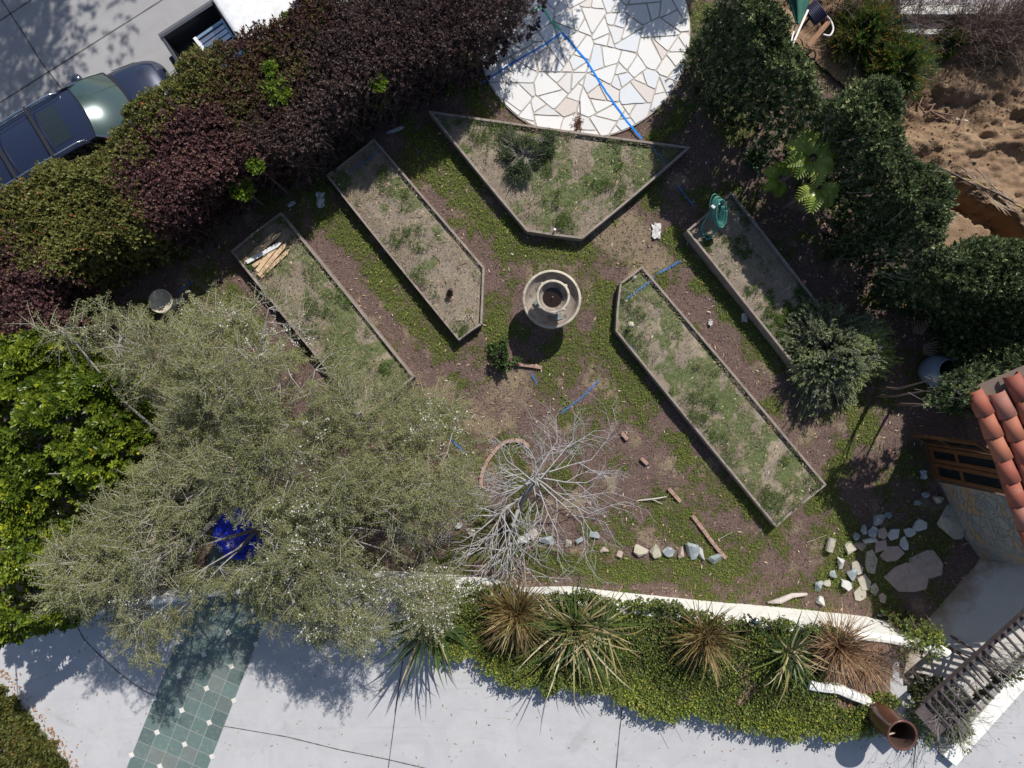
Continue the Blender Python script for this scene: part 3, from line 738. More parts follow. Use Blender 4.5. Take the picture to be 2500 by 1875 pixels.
# ------------------------------------------------------------ house: stone wall, timber glazed doors, clay roof tiles
def house():
    h = thing('house', (*P2(2310, 1200), 0), 'stone walled house corner with open timber glazed doors under a clay tile roof', 'house')
    m, nt, b = newmat('rubble_stone')
    v = N_(nt, 'ShaderNodeTexVoronoi'); v.inputs['Scale'].default_value = 3.6; v.inputs['Randomness'].default_value = 1
    mp = N_(nt, 'ShaderNodeMapping'); mp.inputs['Scale'].default_value = (1, 1.15, 1.7)
    dn = N_(nt, 'ShaderNodeTexNoise'); dn.inputs['Scale'].default_value = 3
    ad = N_(nt, 'ShaderNodeVectorMath', operation='ADD'); nt.links.new(geopos(nt), dn.inputs['Vector'])
    sc = N_(nt, 'ShaderNodeVectorMath', operation='SCALE'); sc.inputs['Scale'].default_value = .35
    nt.links.new(dn.outputs['Color'], sc.inputs[0]); nt.links.new(geopos(nt), ad.inputs[0]); nt.links.new(sc.outputs[0], ad.inputs[1])
    nt.links.new(ad.outputs[0], mp.inputs['Vector']); nt.links.new(mp.outputs[0], v.inputs['Vector'])
    ve = N_(nt, 'ShaderNodeTexVoronoi', feature='DISTANCE_TO_EDGE'); ve.inputs['Scale'].default_value = 3.6; nt.links.new(mp.outputs[0], ve.inputs['Vector'])
    sx = N_(nt, 'ShaderNodeSeparateColor'); nt.links.new(v.outputs['Color'], sx.inputs[0])
    c = ramp(nt, [(0, (.30, .29, .27)), (.3, (.24, .26, .27)), (.5, (.40, .32, .22)), (.65, (.30, .30, .29)), (.85, (.42, .28, .15)), (1, (.36, .34, .30))], sx.outputs[0], 'CONSTANT').outputs[0]
    c = mixc(nt, c, (.33, .32, .31), ramp(nt, [(.03, (1, 1, 1)), (.09, (0, 0, 0))], ve.outputs['Distance']).outputs[0])
    c = mixc(nt, c, (.2, .18, .15), ramp(nt, [(.5, (0, 0, 0)), (.75, (.5,) * 3)], noise(nt, 12, 5, .7)).outputs[0])
    nt.links.new(c, b.inputs['Base Color']); b.inputs['Roughness'].default_value = .85
    hh = ramp(nt, [(0, (0, 0, 0)), (.12, (1, 1, 1))], ve.outputs['Distance'])
    nt.links.new(bump(nt, hh.outputs[0], .8, .05), b.inputs['Normal'])
    B = [Vector((*P2(2290, 1176), 0)), Vector((*P2(2312, 1215), 0)), Vector((*P2(2330, 1262), 0)), Vector((*P2(2355, 1312), 0)), Vector((*P2(2395, 1365), 0)), Vector((11.6, -4.0, 0)), Vector((12.6, -3.2, 0))]
    T = [Vector((9.93, -2.25, 3.0)), Vector((10.08, -2.62, 3.0)), Vector((10.28, -3.05, 3)), Vector((10.55, -3.55, 3)), Vector((11.12, -3.82, 3)), Vector((11.6, -3.9, 3)), Vector((12.6, -3.2, 3))]
    V = []; nz = 8
    for k in range(nz + 1):
        t = k / nz; e = t ** .6
        for a, c2 in zip(B, T):
            q = a.lerp(c2, e); V.append((q.x, q.y, 3.0 * t))
    nb = len(B); Fc = [(k * nb + i, k * nb + i + 1, (k + 1) * nb + i + 1, (k + 1) * nb + i) for k in range(nz) for i in range(nb - 1)]
    mb = MB(); mb.add(V, [f[::-1] for f in Fc]); mb.build('stone_wall', m, h, smooth=True)
    # timber framed opening
    wood = surf('varnished_timber', (.12, .05, .02), (.18, .08, .032), 10, .5, .2)  # timber colour darkened for the deep shade under the eave
    gm, gnt, gb = newmat('dark_glass'); gb.inputs['Base Color'].default_value = (.015, .018, .022, 1); gb.inputs['Roughness'].default_value = .08
    a = Vector((*P2(2263, 1083), 0)); c2 = Vector((*P2(2289, 1172), 0)); u = (c2 - a).normalized(); Ld = (c2 - a).length; n = Vector((u.y, -u.x, 0))
    inn = -Vector((-u.y, u.x, 0)) * 0
    def frame(p0, p1, z0, z1, th, name):
        d = thing_part(name, wood, h, [(p0, p1, z0, z1, th)])
        return d
    def leafdoor(p0, p1, z1, nm):
        d = (p1 - p0).normalized(); b1 = MB(); w0 = .09
        b1.bar(p0 + d * w0 / 2 + Vector((0, 0, .05)), p0 + d * w0 / 2 + Vector((0, 0, z1)), .05, w0, up=(d.x, d.y, 0))
        b1.bar(p1 - d * w0 / 2 + Vector((0, 0, .05)), p1 - d * w0 / 2 + Vector((0, 0, z1)), .05, w0, up=(d.x, d.y, 0))
        for z in (.12, 1.0, z1 - .06): b1.bar(p0 + d * w0 + Vector((0, 0, z)), p1 - d * w0 + Vector((0, 0, z)), .046, .1)
        o = b1.build(nm, wood, h)
        g = MB(); q0 = p0 + d * w0; q1 = p1 - d * w0
        g.add([(q0.x, q0.y, .17), (q1.x, q1.y, .17), (q1.x, q1.y, z1 - .1), (q0.x, q0.y, z1 - .1)], [(0, 1, 2, 3)])
        gl = g.build('pane', gm, o)
        return o
    up = Vector((-.35, .12, 0))
    leafdoor(a + Vector((-.02, .0, 0)), a + u * Ld * .04 + Vector((-.42, .26, 0)), 2.3, 'door')
    leafdoor(a + u * .05, a + u * Ld * .47, 2.3, 'door'); leafdoor(a + u * Ld * .5, a + u * Ld * .95, 2.3, 'door')
    MB().bar(a + Vector((0, 0, 2.4)), c2 + Vector((0, 0, 2.4)), .14, .14).build('door_head', wood, h); MB().bar(a + Vector((.02, 0, .03)), c2 + Vector((.02, 0, .03)), .2, .06).build('door_sill', wood, h)
    up2 = Vector((9.55, .9, 0))
    # roof: barrel tile courses running up the slope from the eave
    tm, nt, b = newmat('clay_tile')
    c = ramp(nt, [(0, (.30, .085, .055)), (.35, (.36, .11, .065)), (.6, (.38, .14, .08)), (.8, (.27, .075, .05)), (1, (.35, .16, .12))], attr(nt, 'var')).outputs[0]
    c = mixc(nt, c, (.50, .42, .37), ramp(nt, [(.60, (0, 0, 0)), (.7, (.7,) * 3)], noise(nt, 7, 6, .75)).outputs[0])
    c = mixc(nt, c, (.16, .08, .06), ramp(nt, [(.55, (0, 0, 0)), (.75, (.6,) * 3)], noise(nt, 3.5, 6, .75)).outputs[0])
    nt.links.new(c, b.inputs['Base Color']); b.inputs['Roughness'].default_value = .75
    nt.links.new(bump(nt, noise(nt, 40, 4), .15, .01), b.inputs['Normal'])
    E = [Vector(P(a, b, 2.95)) for a, b in [(2372,950),(2400,1005),(2420,1062),(2444,1120),(2466,1178),(2488,1250),(2508,1310),(2524,1352)]]
    ed = MB(); cum = [0]
    for a_, b_ in zip(E, E[1:]): cum.append(cum[-1] + (b_ - a_).length)
    def at(s):
        s = max(0, min(cum[-1] - 1e-4, s)); k = max(i for i in range(len(E) - 1) if cum[i] <= s); return E[k].lerp(E[k + 1], (s - cum[k]) / (cum[k + 1] - cum[k]))
    for r_ in range(7):
        off = Vector((.27, .15, .12)) * r_; s = .12 - r_ * .0 + (r_ % 2) * .2 - .1
        while s < cum[-1] - .1:
            p0 = at(s) + off; p1 = at(s + .5) + off; s += .46
            V = []; seg = 12; d = (p1 - p0).normalized(); sd = d.cross(Vector((0, 0, 1))).normalized(); upv = sd.cross(d)
            jt = random.uniform(-.012, .012)
            for (q, rr, dz) in ((p0, .145, 0.03), (p1, .17, .05)):
                for th in (0, .02):
                    for j in range(seg + 1):
                        a2 = math.pi * (j / seg * 1.16 - .08); V.append(tuple(q + sd * (math.cos(a2) * (rr - th) + jt) + upv * (math.sin(a2) * (rr - th) + dz)))
            m1 = seg + 1; Fc = []
            for j in range(seg):
                Fc.append((j, j + 1, 2 * m1 + j + 1, 2 * m1 + j)); Fc.append((m1 + j, 3 * m1 + j, 3 * m1 + j + 1, m1 + j + 1))
                Fc.append((j, m1 + j, m1 + j + 1, j + 1)); Fc.append((2 * m1 + j, 2 * m1 + j + 1, 3 * m1 + j + 1, 3 * m1 + j))
            ed.add(V, Fc)
    # each tile its own tone
    o = ed.build('roof', tm, h, smooth=True)
    nv = 4 * 13; n = len(ed.v) // nv
    at_ = o.data.attributes.new('var', 'FLOAT', 'POINT'); at_.data.foreach_set('value', np.repeat(rng.uniform(0, 1, n), nv)[:len(o.data.vertices)].astype(np.float32))
    dk = MB(); V = []
    for e in E: V.append((e[0] - .08, e[1], 2.93))
    for e in E[::-1]: V.append((e[0] + 4, e[1] + 2.2, 4.6))
    dk.add(V, [(i, i + 1, len(V) - 2 - i, len(V) - 1 - i) for i in range(len(E) - 1)])
    dk.build('roof_deck', plain('roof_underlay', (.2, .15, .12), .9), h)
house()

# ------------------------------------------------------------ raised beds
BEDS = {
 'A': ([(686,517),(1012,920),(889,1016),(563,613)], .30, 'leftmost raised timber bed with the loose wooden stakes in it'),
 'B': ([(913,337),(1183,652),(1177,791),(1120,831),(795,427)], .30, 'raised timber bed of bare soil left of the stone fountain with a clipped end'),
 'C': ([(1045,269),(1687,358),(1422,583),(1286,564)], .32, 'large four sided raised bed touching the white flagstone patio'),
 'D': ([(1568,648),(2019,1183),(1895,1287),(1503,808),(1514,689)], .30, 'long grassy raised bed right of the fountain with a small round finial in it'),
 'E': ([(1787,466),(2095,860),(1984,950),(1676,562)], .42, 'raised timber bed with the green hose coil at its top end'),
}
BEDG = {
 'A': [(700,640,30,.6),(740,600,800,720,24,.6),(830,760,850,900,50,.9),(690,650,24,.8),(960,900,990,950,30,1.1),(820,700,22,.6),(900,860,30,.6)],
 'B': [(822,435,28,.9),(965,470,30,.8),(1000,490,34,.7),(1022,530,20,.6),(1062,635,12,.8),(1040,650,24,.6),(1070,555,16,.7),(1075,580,12,.7),(940,510,14,.7),(1145,760,24,.4),(970,440,16,.9),(945,585,14,.5)],
 'C': [(1270,330,1310,430,50,.7),(1480,380,1510,330,30,1.15),(1490,400,1450,440,34,1.1),(1580,390,30,1.),(1540,350,40,.6),(1390,475,30,1.),(1442,465,20,.9),(1340,500,50,.45),(1215,310,24,.8),(1250,520,30,.5),(1390,540,40,.6),(1140,365,16,.9),(1560,430,30,.8),(1270,500,20,.6),(1370,370,30,.6),(1640,380,20,.8)],
 'D': [(1550,700,40,.9),(1590,700,1640,790,30,.8),(1550,790,40,.7),(1625,830,20,.8),(1680,780,16,1.),(1630,900,30,.7),(1560,870,20,.7),(1700,920,50,.8),(1650,960,40,.6),(1740,960,30,.9),(1800,1000,50,.6),(1850,1110,26,1.1),(1870,1060,30,.7),(1930,1130,30,1.1),(1830,1180,24,.6),(1760,1050,40,.6),(1950,1190,30,.7),(1900,1230,30,.5),(1920,1180,20,.8)],
 'E': [(1800,500,20,.7),(1930,740,24,1.),(1960,700,30,.8),(1925,760,20,1.1),(1910,790,24,.8),(1870,650,30,.3),(1990,780,60,1.),(1980,850,60,.9),(1960,640,24,.9)],
}
soil_samples = []
def beds():
    for key, (poly, h, lab) in BEDS.items():
        W2 = [Vector((*P2(a, b, h), 0)) for a, b in poly]
        area = sum(W2[i].x * W2[(i + 1) % len(W2)].y - W2[(i + 1) % len(W2)].x * W2[i].y for i in range(len(W2)))
        if area < 0: W2 = W2[::-1]
        c = sum(W2, Vector()) / len(W2)
        t = thing('raised_bed', (c.x, c.y, 0), lab, 'garden bed', 'raised timber garden beds')
        n = len(W2); th = .048
        inner = []
        for i in range(n):
            p0, p1, p2 = W2[i - 1], W2[i], W2[(i + 1) % n]
            d1 = (p1 - p0).normalized(); d2 = (p2 - p1).normalized(); n1 = Vector((-d1.y, d1.x, 0)); n2 = Vector((-d2.y, d2.x, 0))
            bis = (n1 + n2).normalized(); inner.append(p1 + bis * th / max(.3, bis.dot(n1)))
        for i in range(n):
            j = (i + 1) % n; dh = random.uniform(-.008, .008)
            a, b2, c2, d = W2[i], W2[j], inner[j], inner[i]
            dd = (b2 - a).normalized() * .004
            q = [a + dd, b2 - dd, c2 - dd, d + dd]
            # boards bow a little along their length
            mb = MB(); K = 10; V = []
            bw = random.uniform(-.02, .02); nrmv = Vector((-(b2 - a).normalized().y, (b2 - a).normalized().x, 0))
            for k in range(K + 1):
                s = k / K; off = nrmv * bw * math.sin(math.pi * s) ; zt = h + dh + .006 * math.sin(s * 9 + i)
                o1 = q[0].lerp(q[1], s) + off; o2 = q[3].lerp(q[2], s) + off
                V += [(o1.x, o1.y, -.05), (o1.x, o1.y, zt), (o2.x, o2.y, zt), (o2.x, o2.y, -.05)]
            Fc = [(4 * k + m_, 4 * k + 4 + m_, 4 * k + 4 + (m_ + 1) % 4, 4 * k + (m_ + 1) % 4) for k in range(K) for m_ in range(4)]
            Fc += [(0, 1, 2, 3), (4 * K + 3, 4 * K + 2, 4 * K + 1, 4 * K)]
            mb.add(V, Fc); mb.build('side_board', M['bedwood'], t)
        ip = [(p.x, p.y) for p in inner]; BG = BEDG[key]; zs = h - .07; seed = ord(key)
        def gf(x, y):
            n_ = fbm(x, y, 2.4, seed, 4); n2 = fbm(x, y, 7, seed + 3, 3)
            k = {'A': .9, 'B': .35, 'C': .9, 'D': 1.2, 'E': .6}[key]
            s = (H - zs) / H
            return np.clip(np.maximum(caps(x / s, y / s, BG), np.clip((n_ - .44) * 3.2, 0, 1) * k) * (.4 + 1.2 * n2) + (n2 - .5) * .3 + (fbm(x, y, 17, seed, 2) - .5) * .5, 0, 1)
        def tf(x, y): return np.clip((fbm(x, y, 3, seed + 9, 4) - .5) * 2.5 + (.45 if key in 'D' else .1), 0, 1)
        def zf(x, y):
            e = np.clip(sdf(x, y, ip) / .25, 0, 1)
            return zs - .05 * (1 - e) + (fbm(x, y, 4, seed, 4) - .5) * .07 * e
        xs = [p[0] for p in ip]; ys = [p[1] for p in ip]; st = .045
        o = gridmesh('soil', min(xs) - st, max(xs) + st, min(ys) - st, max(ys) + st, st, lambda x, y: sdf(x, y, ip) > -.045, zf, M['bedsoil'], {'g': gf, 't': tf})
        o.parent = t; o.data.transform(Matrix.Translation(-t.location))
        soil_samples.append((key, ip, gf, tf, zf))
beds()
# ------------------------------------------------------------ ground cover (nobody could count it)
def scatter(n, x0, x1, y0, y1, dens):
    x = rng.uniform(x0, x1, n); y = rng.uniform(y0, y1, n); k = rng.uniform(0, 1, n) < dens(x, y)
    return x[k], y[k]
CLOVER = leafm('clover', [(0, (.04, .07, .01)), (.4, (.105, .155, .02)), (.75, (.18, .25, .028)), (1, (.31, .38, .05))], .6, .25)
WEED = leafm('bed_weeds', [(0, (.035, .065, .018)), (.5, (.085, .15, .035)), (.85, (.14, .215, .05)), (1, (.22, .29, .07))], .6, .25)
DRY = leafm('dry_grass', [(0, (.16, .12, .07)), (.5, (.30, .24, .15)), (1, (.48, .41, .28))], .8, .2)
CHIP = leafm('bark_chips', [(0, (.05, .032, .03)), (.4, (.14, .095, .088)), (.75, (.26, .19, .18)), (.93, (.36, .27, .25)), (1, (.48, .41, .36))], .85, 0)
LITTER = leafm('fallen_leaves', [(0, (.30, .14, .07)), (.35, (.46, .28, .15)), (.7, (.58, .45, .28)), (1, (.70, .62, .48))], .7, .1)
def flatleaves(x, y, z, L, W_, tilt, kind='diamond', v=None):
    n = len(x); a = rng.uniform(0, 6.283, n)
    D = np.stack([np.cos(a), np.sin(a), rng.normal(0, tilt, n)], 1)
    Nn = nrm(np.stack([rng.normal(0, tilt, n), rng.normal(0, tilt, n), np.ones(n)], 1))
    C = np.stack([x, y, z], 1); V, Fq, k = leafgeo(C, D, Nn, L, W_, kind)
    return V, Fq, np.repeat(v if v is not None else rng.uniform(0, 1, n), k)
def put(name, label, mat, parts, kind='stuff', cat=None):
    V, Fq, v = merge(parts); o = npmesh(name, V, Fq, mat, var=v); tag(o, label, cat, kind=kind); return o
gb = (-9.5, 11.5, -5.9, 9.0)
ok = lambda x, y: (sdf(x, y, STREET) < 0) & (sdf(x, y, DRIVEPOLY) < -.05) & (sdf(x, y, LOT) < 0) & (np.min([sdf(x, y, [P2(a, b) for a, b in BEDS[k][0]]) * -1 for k in BEDS], 0) > .03) & (np.hypot(x - PC[0], y - PC[1]) > PR)
x, y = scatter(620000, *gb, lambda x, y: np.clip(gfield(x, y) - .16, 0, 1) * 1.2 * ok(x, y))
z = gz(x, y) + rng.uniform(.005, .06, len(x)); gv = gfield(x, y)
put('clover', 'bright green clover and moss creeping over the bark paths', CLOVER, [flatleaves(x, y, z, rng.uniform(.016, .042, len(x)), rng.uniform(.012, .027, len(x)), .35, v=np.clip(rng.normal(.35, .2, len(x)) + gv * .25 + (z - .04) * 3, 0, 1))])
x, y = scatter(150000, *gb, lambda x, y: .9 * np.clip(1 - gfield(x, y) * 1.2, 0.1, 1) * ok(x, y))
put('bark_mulch', 'purple brown bark chips covering the paths between the beds', CHIP, [flatleaves(x, y, gz(x, y) + rng.uniform(.0, .015, len(x)), rng.uniform(.02, .085, len(x)), rng.uniform(.008, .024, len(x)), .3, v=rng.beta(1.1, 1.7, len(x)))])
x, y = scatter(80000, *gb, lambda x, y: (.25 + tfield(x, y)) * .9 * ok(x, y))
put('dry_grass', 'thin straw coloured dry grass lying on the paths', DRY, [flatleaves(x, y, gz(x, y) + rng.uniform(.0, .03, len(x)), rng.uniform(.03, .09, len(x)), .006, .3)])
x, y = scatter(2600, *gb, lambda x, y: (.25 + .75 * fbm(x, y, .8, 55)) * ok(x, y))
P1 = flatleaves(x, y, gz(x, y) + .025, rng.uniform(.05, .11, len(x)), rng.uniform(.015, .032, len(x)), .15, 'oval')
parts = [P1]
# weeds, dry tufts and fallen leaves inside every bed
weedp = []; dryp = []; crumbs = []; OCT = np.array([[1, 0, 0], [0, 1, 0], [-1, 0, 0], [0, -1, 0], [0, 0, .8], [0, 0, -.6]])
for key, ip, gf, tf, zf in soil_samples:
    xs = [p[0] for p in ip]; ys = [p[1] for p in ip]; bb = (min(xs), max(xs), min(ys), max(ys)); ar = (bb[1] - bb[0]) * (bb[3] - bb[2])
    x, y = scatter(int(ar * 5200), *bb, lambda x, y: np.clip(gf(x, y) - .25, 0, 1) * 1.2 * (sdf(x, y, ip) > .0))
    C = np.stack([x, y, zf(x, y)], 1)
    A = nrm(np.stack([rng.normal(0, .35, len(x)), rng.normal(0, .35, len(x)), np.ones(len(x))], 1))
    weedp.append(sprigs(C, A, 4, .034, .011, .04, .85, var=np.clip(rng.normal(.45, .22, len(x)) + gf(x, y) * .35, 0, 1)))
    x, y = scatter(int(ar * 2600), *bb, lambda x, y: (.12 + tf(x, y) * .9) * (sdf(x, y, ip) > .0))
    dryp.append(flatleaves(x, y, zf(x, y) + rng.uniform(.0, .035, len(x)), rng.uniform(.03, .08, len(x)), .0065, .35))
    x, y = scatter(int(ar * 1500), *bb, lambda x, y: (sdf(x, y, ip) > .02) * .5 * np.clip(fbm(x, y, 2, 66, 3) * 2 - .5, .1, 1)); r_ = rng.uniform(.005, .02, len(x)) * rng.uniform(.4, 1, len(x)); crumbs.append((np.stack([x, y, zf(x, y)], 1), r_))
    x, y = scatter(int(ar * 22), *bb, lambda x, y: (sdf(x, y, ip) > .05) * .5)
    parts.append(flatleaves(x, y, zf(x, y) + .015, rng.uniform(.04, .09, len(x)), rng.uniform(.014, .025, len(x)), .15, 'oval'))
put('weeds', 'low dark green weeds growing in the soil of the raised beds', WEED, weedp)
put('dry_grass', 'wiry straw coloured grass on the soil inside the raised beds', DRY, dryp)
Cc = np.concatenate([c[0] for c in crumbs]); rc = np.concatenate([c[1] for c in crumbs]); V = (Cc[:, None] + OCT[None] * rc[:, None, None] * rng.uniform(.6, 1.3, (len(Cc), 6, 1))).reshape(-1, 3); b_ = (np.arange(len(Cc)) * 6)[:, None]
Fq = np.concatenate([b_ + np.array(q) for q in ((0, 1, 4), (1, 2, 4), (2, 3, 4), (3, 0, 4))], 0)
tag(npmesh('soil_crumbs', V, Fq, M['bedsoil'], extra={'t': rng.uniform(0, .8, len(V)), 'g': np.zeros(len(V))}), 'small crumbs of dry soil on the raised beds', kind='stuff')
# leaf litter on driveway, planter and patio
x, y = scatter(620, -11, 11, -8.8, -5.4, lambda x, y: (sdf(x, y, DRIVEPOLY) > .3) * .55)
parts.append(flatleaves(x, y, zdrive(x) + .012, rng.uniform(.04, .1, len(x)), rng.uniform(.012, .026, len(x)), .12, 'oval', rng.uniform(0, .5, len(x))))
x, y = scatter(9000, -2.2, 9.5, -8, -4.6, lambda x, y: (sdf(x, y, PLPOLY) > .05) * .8)
parts.append(flatleaves(x, y, planter_z(x, y) + .02, rng.uniform(.04, .09, len(x)), rng.uniform(.02, .04, len(x)), .4, 'oval', rng.uniform(0, .45, len(x)) ** 1.3))
put('leaf_litter', 'fallen tan and orange leaves scattered over paths, beds and driveway', LITTER, parts)

# ------------------------------------------------------------ shrub masses
def polyarea_samples(poly, n, margin=.35):
    xs = [p[0] for p in poly]; ys = [p[1] for p in poly]
    x = rng.uniform(min(xs) - margin, max(xs) + margin, n); y = rng.uniform(min(ys) - margin, max(ys) + margin, n)
    return x, y
def hedge(plants, polypx, zp, hf, dens, leaf, rag=.45, seed=0, group=None, lump=1.0, blend=0.0, zmin=.06, twigs=True, core=1.0, sunbias=None):
    """plants: (label, name, category, site px, material, varfn, twig material); one shrub each, split at ragged borders"""
    poly = [P2(a, b, zp) for a, b in polypx]
    xs = [p[0] for p in poly]; ys = [p[1] for p in poly]
    area = (max(xs) - min(xs) + .7) * (max(ys) - min(ys) + .7)
    n = int(area * dens)
    x, y = polyarea_samples(poly, n)
    s = sdf(x, y, poly) + (fbm(x, y, 1.6, seed, 4) - .5) * rag * 2 + rng.normal(0, .05, n)
    k = s > 0; x, y, s = x[k], y[k], s[k]; n = len(x)
    top = hf(x, y) * (.62 + .38 * np.sqrt(1 - (1 - np.clip(s / .38, 0, 1)) ** 2)) + (fbm(x, y, 1.7, seed + 5, 4) - .5) * .7 * lump + (fbm(x, y, 5, seed + 8, 3) - .5) * .35 * (.4 + .6 * lump)
    dep = np.where(rng.uniform(0, 1, n) < .62, rng.exponential(.07, n), rng.uniform(0, 1, n) ** 1.3 * top * .85)
    z = np.maximum(top - dep, zmin)
    # slope of the canopy gives outward pointing shoots
    e = .08
    gx = (sdf(x + e, y, poly) - sdf(x - e, y, poly)) / (2 * e); gy = (sdf(x, y + e, poly) - sdf(x, y - e, poly)) / (2 * e)
    out = np.exp(-s / .35)
    A = nrm(np.stack([-gx * out * 1.1 + rng.normal(0, .4, n), -gy * out * 1.1 + rng.normal(0, .4, n), np.full(n, 1.0)], 1))
    sites = np.array([P2(*p[3], zp) for p in plants])
    jx = x + (fbm(x, y, 1.3, seed + 21, 3) - .5) * 1.4 + rng.normal(0, blend + 1e-6, n); jy = y + (fbm(x, y, 1.3, seed + 22, 3) - .5) * 1.4 + rng.normal(0, blend + 1e-6, n)
    idx = np.argmin((jx[:, None] - sites[:, 0]) ** 2 + (jy[:, None] - sites[:, 1]) ** 2, 1)
    C = np.stack([x, y, z], 1)
    for i, pl_ in enumerate(plants):
        lab, nm, cat, site, mat, vf, tm = pl_[:7]; lf = pl_[7] if len(pl_) > 7 else leaf
        kk = idx == i
        if kk.sum() < 5: continue
        c = C[kk]; base = (*P2(*site, 0), 0)
        t = thing(nm, base, lab, cat, group)
        v = vf(c[:, 0], c[:, 1], rng.uniform(0, 1, len(c)))
        V, Fq, vr = sprigs(c, A[kk], lf['n'], lf['L'], lf['W'], lf['stem'], lf.get('spread', .9), lf.get('kind', 'diamond'), var=v, vj=lf.get('vj', .1))
        npmesh('foliage', V, Fq, mat, t, var=vr)
        # coarse dark leaves added inside the bush to stop sun leaking through
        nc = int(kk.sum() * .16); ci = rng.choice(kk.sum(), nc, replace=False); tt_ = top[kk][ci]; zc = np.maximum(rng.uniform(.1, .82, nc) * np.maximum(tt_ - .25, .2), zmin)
        V, Fq, vr = sprigs(np.stack([c[ci, 0], c[ci, 1], zc], 1), A[kk][ci], 5, .13, .07, .1, .9, var=rng.uniform(0, .35, nc)); npmesh('added_inner_foliage', V, Fq, mat, t, var=vr)
        # stems: from a few basal points out to the shoots
        ns = min(len(c), lf.get('stems', 1500)); sel = rng.choice(len(c), ns, replace=False)
        Bp = np.stack([c[sel, 0] * .8 + .2 * c[sel, 0].mean() + rng.normal(0, .12, ns), c[sel, 1] * .8 + .2 * c[sel, 1].mean() + rng.normal(0, .12, ns), np.maximum(c[sel, 2] - rng.uniform(.25, .7, ns), .0)], 1)
        V2, F2, v2 = twiggeo(Bp, c[sel] + A[kk][sel] * lf['stem'] * 1.2, lf.get('tr', .006), .003)
        npmesh('stems', V2, F2, tm, t, var=v2)
        nt_ = max(3, int(len(c) / 6000)); sel = rng.choice(len(c), nt_, replace=False)
        for q in sel:
            a, b2, d = c[q]; tb = MB(); tb.tube([(a, b2, -.05), (a + random.uniform(-.1, .1), b2 + random.uniform(-.1, .1), d * .4), (a + random.uniform(-.2, .2), b2 + random.uniform(-.2, .2), d * .85)], [.035, .025, .012]); tb.build('trunk', M['twigbrown'], t)
OLIVE = leafm('olive_leaf', [(0, (.04, .05, .014)), (.3, (.125, .13, .03)), (.55, (.205, .195, .055)), (.75, (.19, .23, .06)), (.93, (.24, .16, .07)), (1, (.36, .14, .06))], .5, .22, spec=.3)
PURPLE = leafm('purple_leaf', [(0, (.028, .014, .017)), (.4, (.125, .06, .06)), (.7, (.205, .105, .098)), (.88, (.24, .14, .08)), (1, (.17, .155, .055))], .5, .15, spec=.3)
DARKPURPLE = leafm('dry_purple_leaf', [(0, (.026, .015, .017)), (.45, (.12, .078, .074)), (.8, (.215, .15, .135)), (1, (.32, .255, .22))], .55, .1, spec=.25)
LIME = leafm('lime_leaf', [(0, (.05, .09, .01)), (.5, (.14, .22, .02)), (1, (.24, .33, .04))], .55, .3)
GREENHEDGE = leafm('hedge_leaf', [(0, (.025, .04, .018)), (.35, (.075, .11, .045)), (.65, (.15, .195, .08)), (.85, (.25, .295, .12)), (1, (.46, .48, .24))], .5, .3, spec=.25)
LP = [(-60,470),(40,462),(78,450),(92,408),(150,385),(235,362),(262,345),(272,312),(300,300),(290,262),(325,232),(380,205),(425,190),(440,150),(520,122),(590,80),(650,40),(720,8),(770,-40),(1330,-60),(1290,-20),(1232,30),(1192,70),(1148,108),(1090,150),(1010,180),(940,212),(890,245),(821,300),(760,345),(695,385),(640,395),(585,412),(519,478),(424,548),(348,598),(250,645),(160,705),(145,745),(180,790),(120,830),(-60,860)]
vo = lambda x, y, r: np.clip(.18 + .5 * fbm(x, y, 1.2, 101, 3) + (r - .5) * .45 + .5 * (r > .975), 0, 1)
vp = lambda x, y, r: np.clip(.15 + .5 * fbm(x, y, 1.5, 103, 3) + (r - .5) * .55, 0, 1)
def vmix(x, y, r): return np.clip(.1 + .9 * fbm(x, y, 1.1, 107, 3) + (r - .5) * .6 - .1, 0, 1)
MIXED = leafm('mixed_leaf', [(0, (.04, .02, .022)), (.3, (.10, .045, .04)), (.5, (.13, .075, .035)), (.65, (.09, .09, .03)), (.85, (.12, .14, .035)), (1, (.22, .10, .06))], .5, .2, spec=.3)
LL = dict(n=7, L=.062, W=.032, stem=.05, stems=900)
LD = dict(n=8, L=.062, W=.019, stem=.09, spread=.7, stems=5200, tr=.005)
G1 = 'mixed hedge shrubs along the parked cars'
hedge([('olive green hedge shrub at the left edge below the blue car', 'hedge_shrub', 'shrub', (190, 560), OLIVE, vo, M['twigbrown']),
       ('purple leaved hedge shrub between the olive shrub and the dry one', 'hedge_shrub', 'shrub', (480, 380), PURPLE, vp, M['twigbrown']),
       ('loose olive and red shrub leaning over the bonnet of the blue car', 'hedge_shrub', 'shrub', (390, 240), OLIVE, vo, M['twigbrown']),
       ('red and green mottled shrub beside the black pickup bed', 'hedge_shrub', 'shrub', (640, 150), MIXED, vmix, M['twigbrown']),
       ('dark brown twiggy hedge shrub with sparse dry leaves next to the patio', 'hedge_shrub', 'shrub', (1010, 60), DARKPURPLE, vp, M['twigbrown'], LD),
       ('dark reddish shrub clump above the lower purple hedge edge', 'hedge_shrub', 'shrub', (780, 240), DARKPURPLE, vp, M['twigbrown'], LD),
       ('small deep purple shrub tucked in above the white flowering tree', 'hedge_shrub', 'shrub', (60, 780), PURPLE, lambda x, y, r: np.clip(r * .7, 0, 1), M['twigbrown'])],
      LP, 1.95, lambda x, y: 2.2 + 0 * x, 1000, LL, rag=.28, lump=.35, blend=.22, seed=3, group=G1)
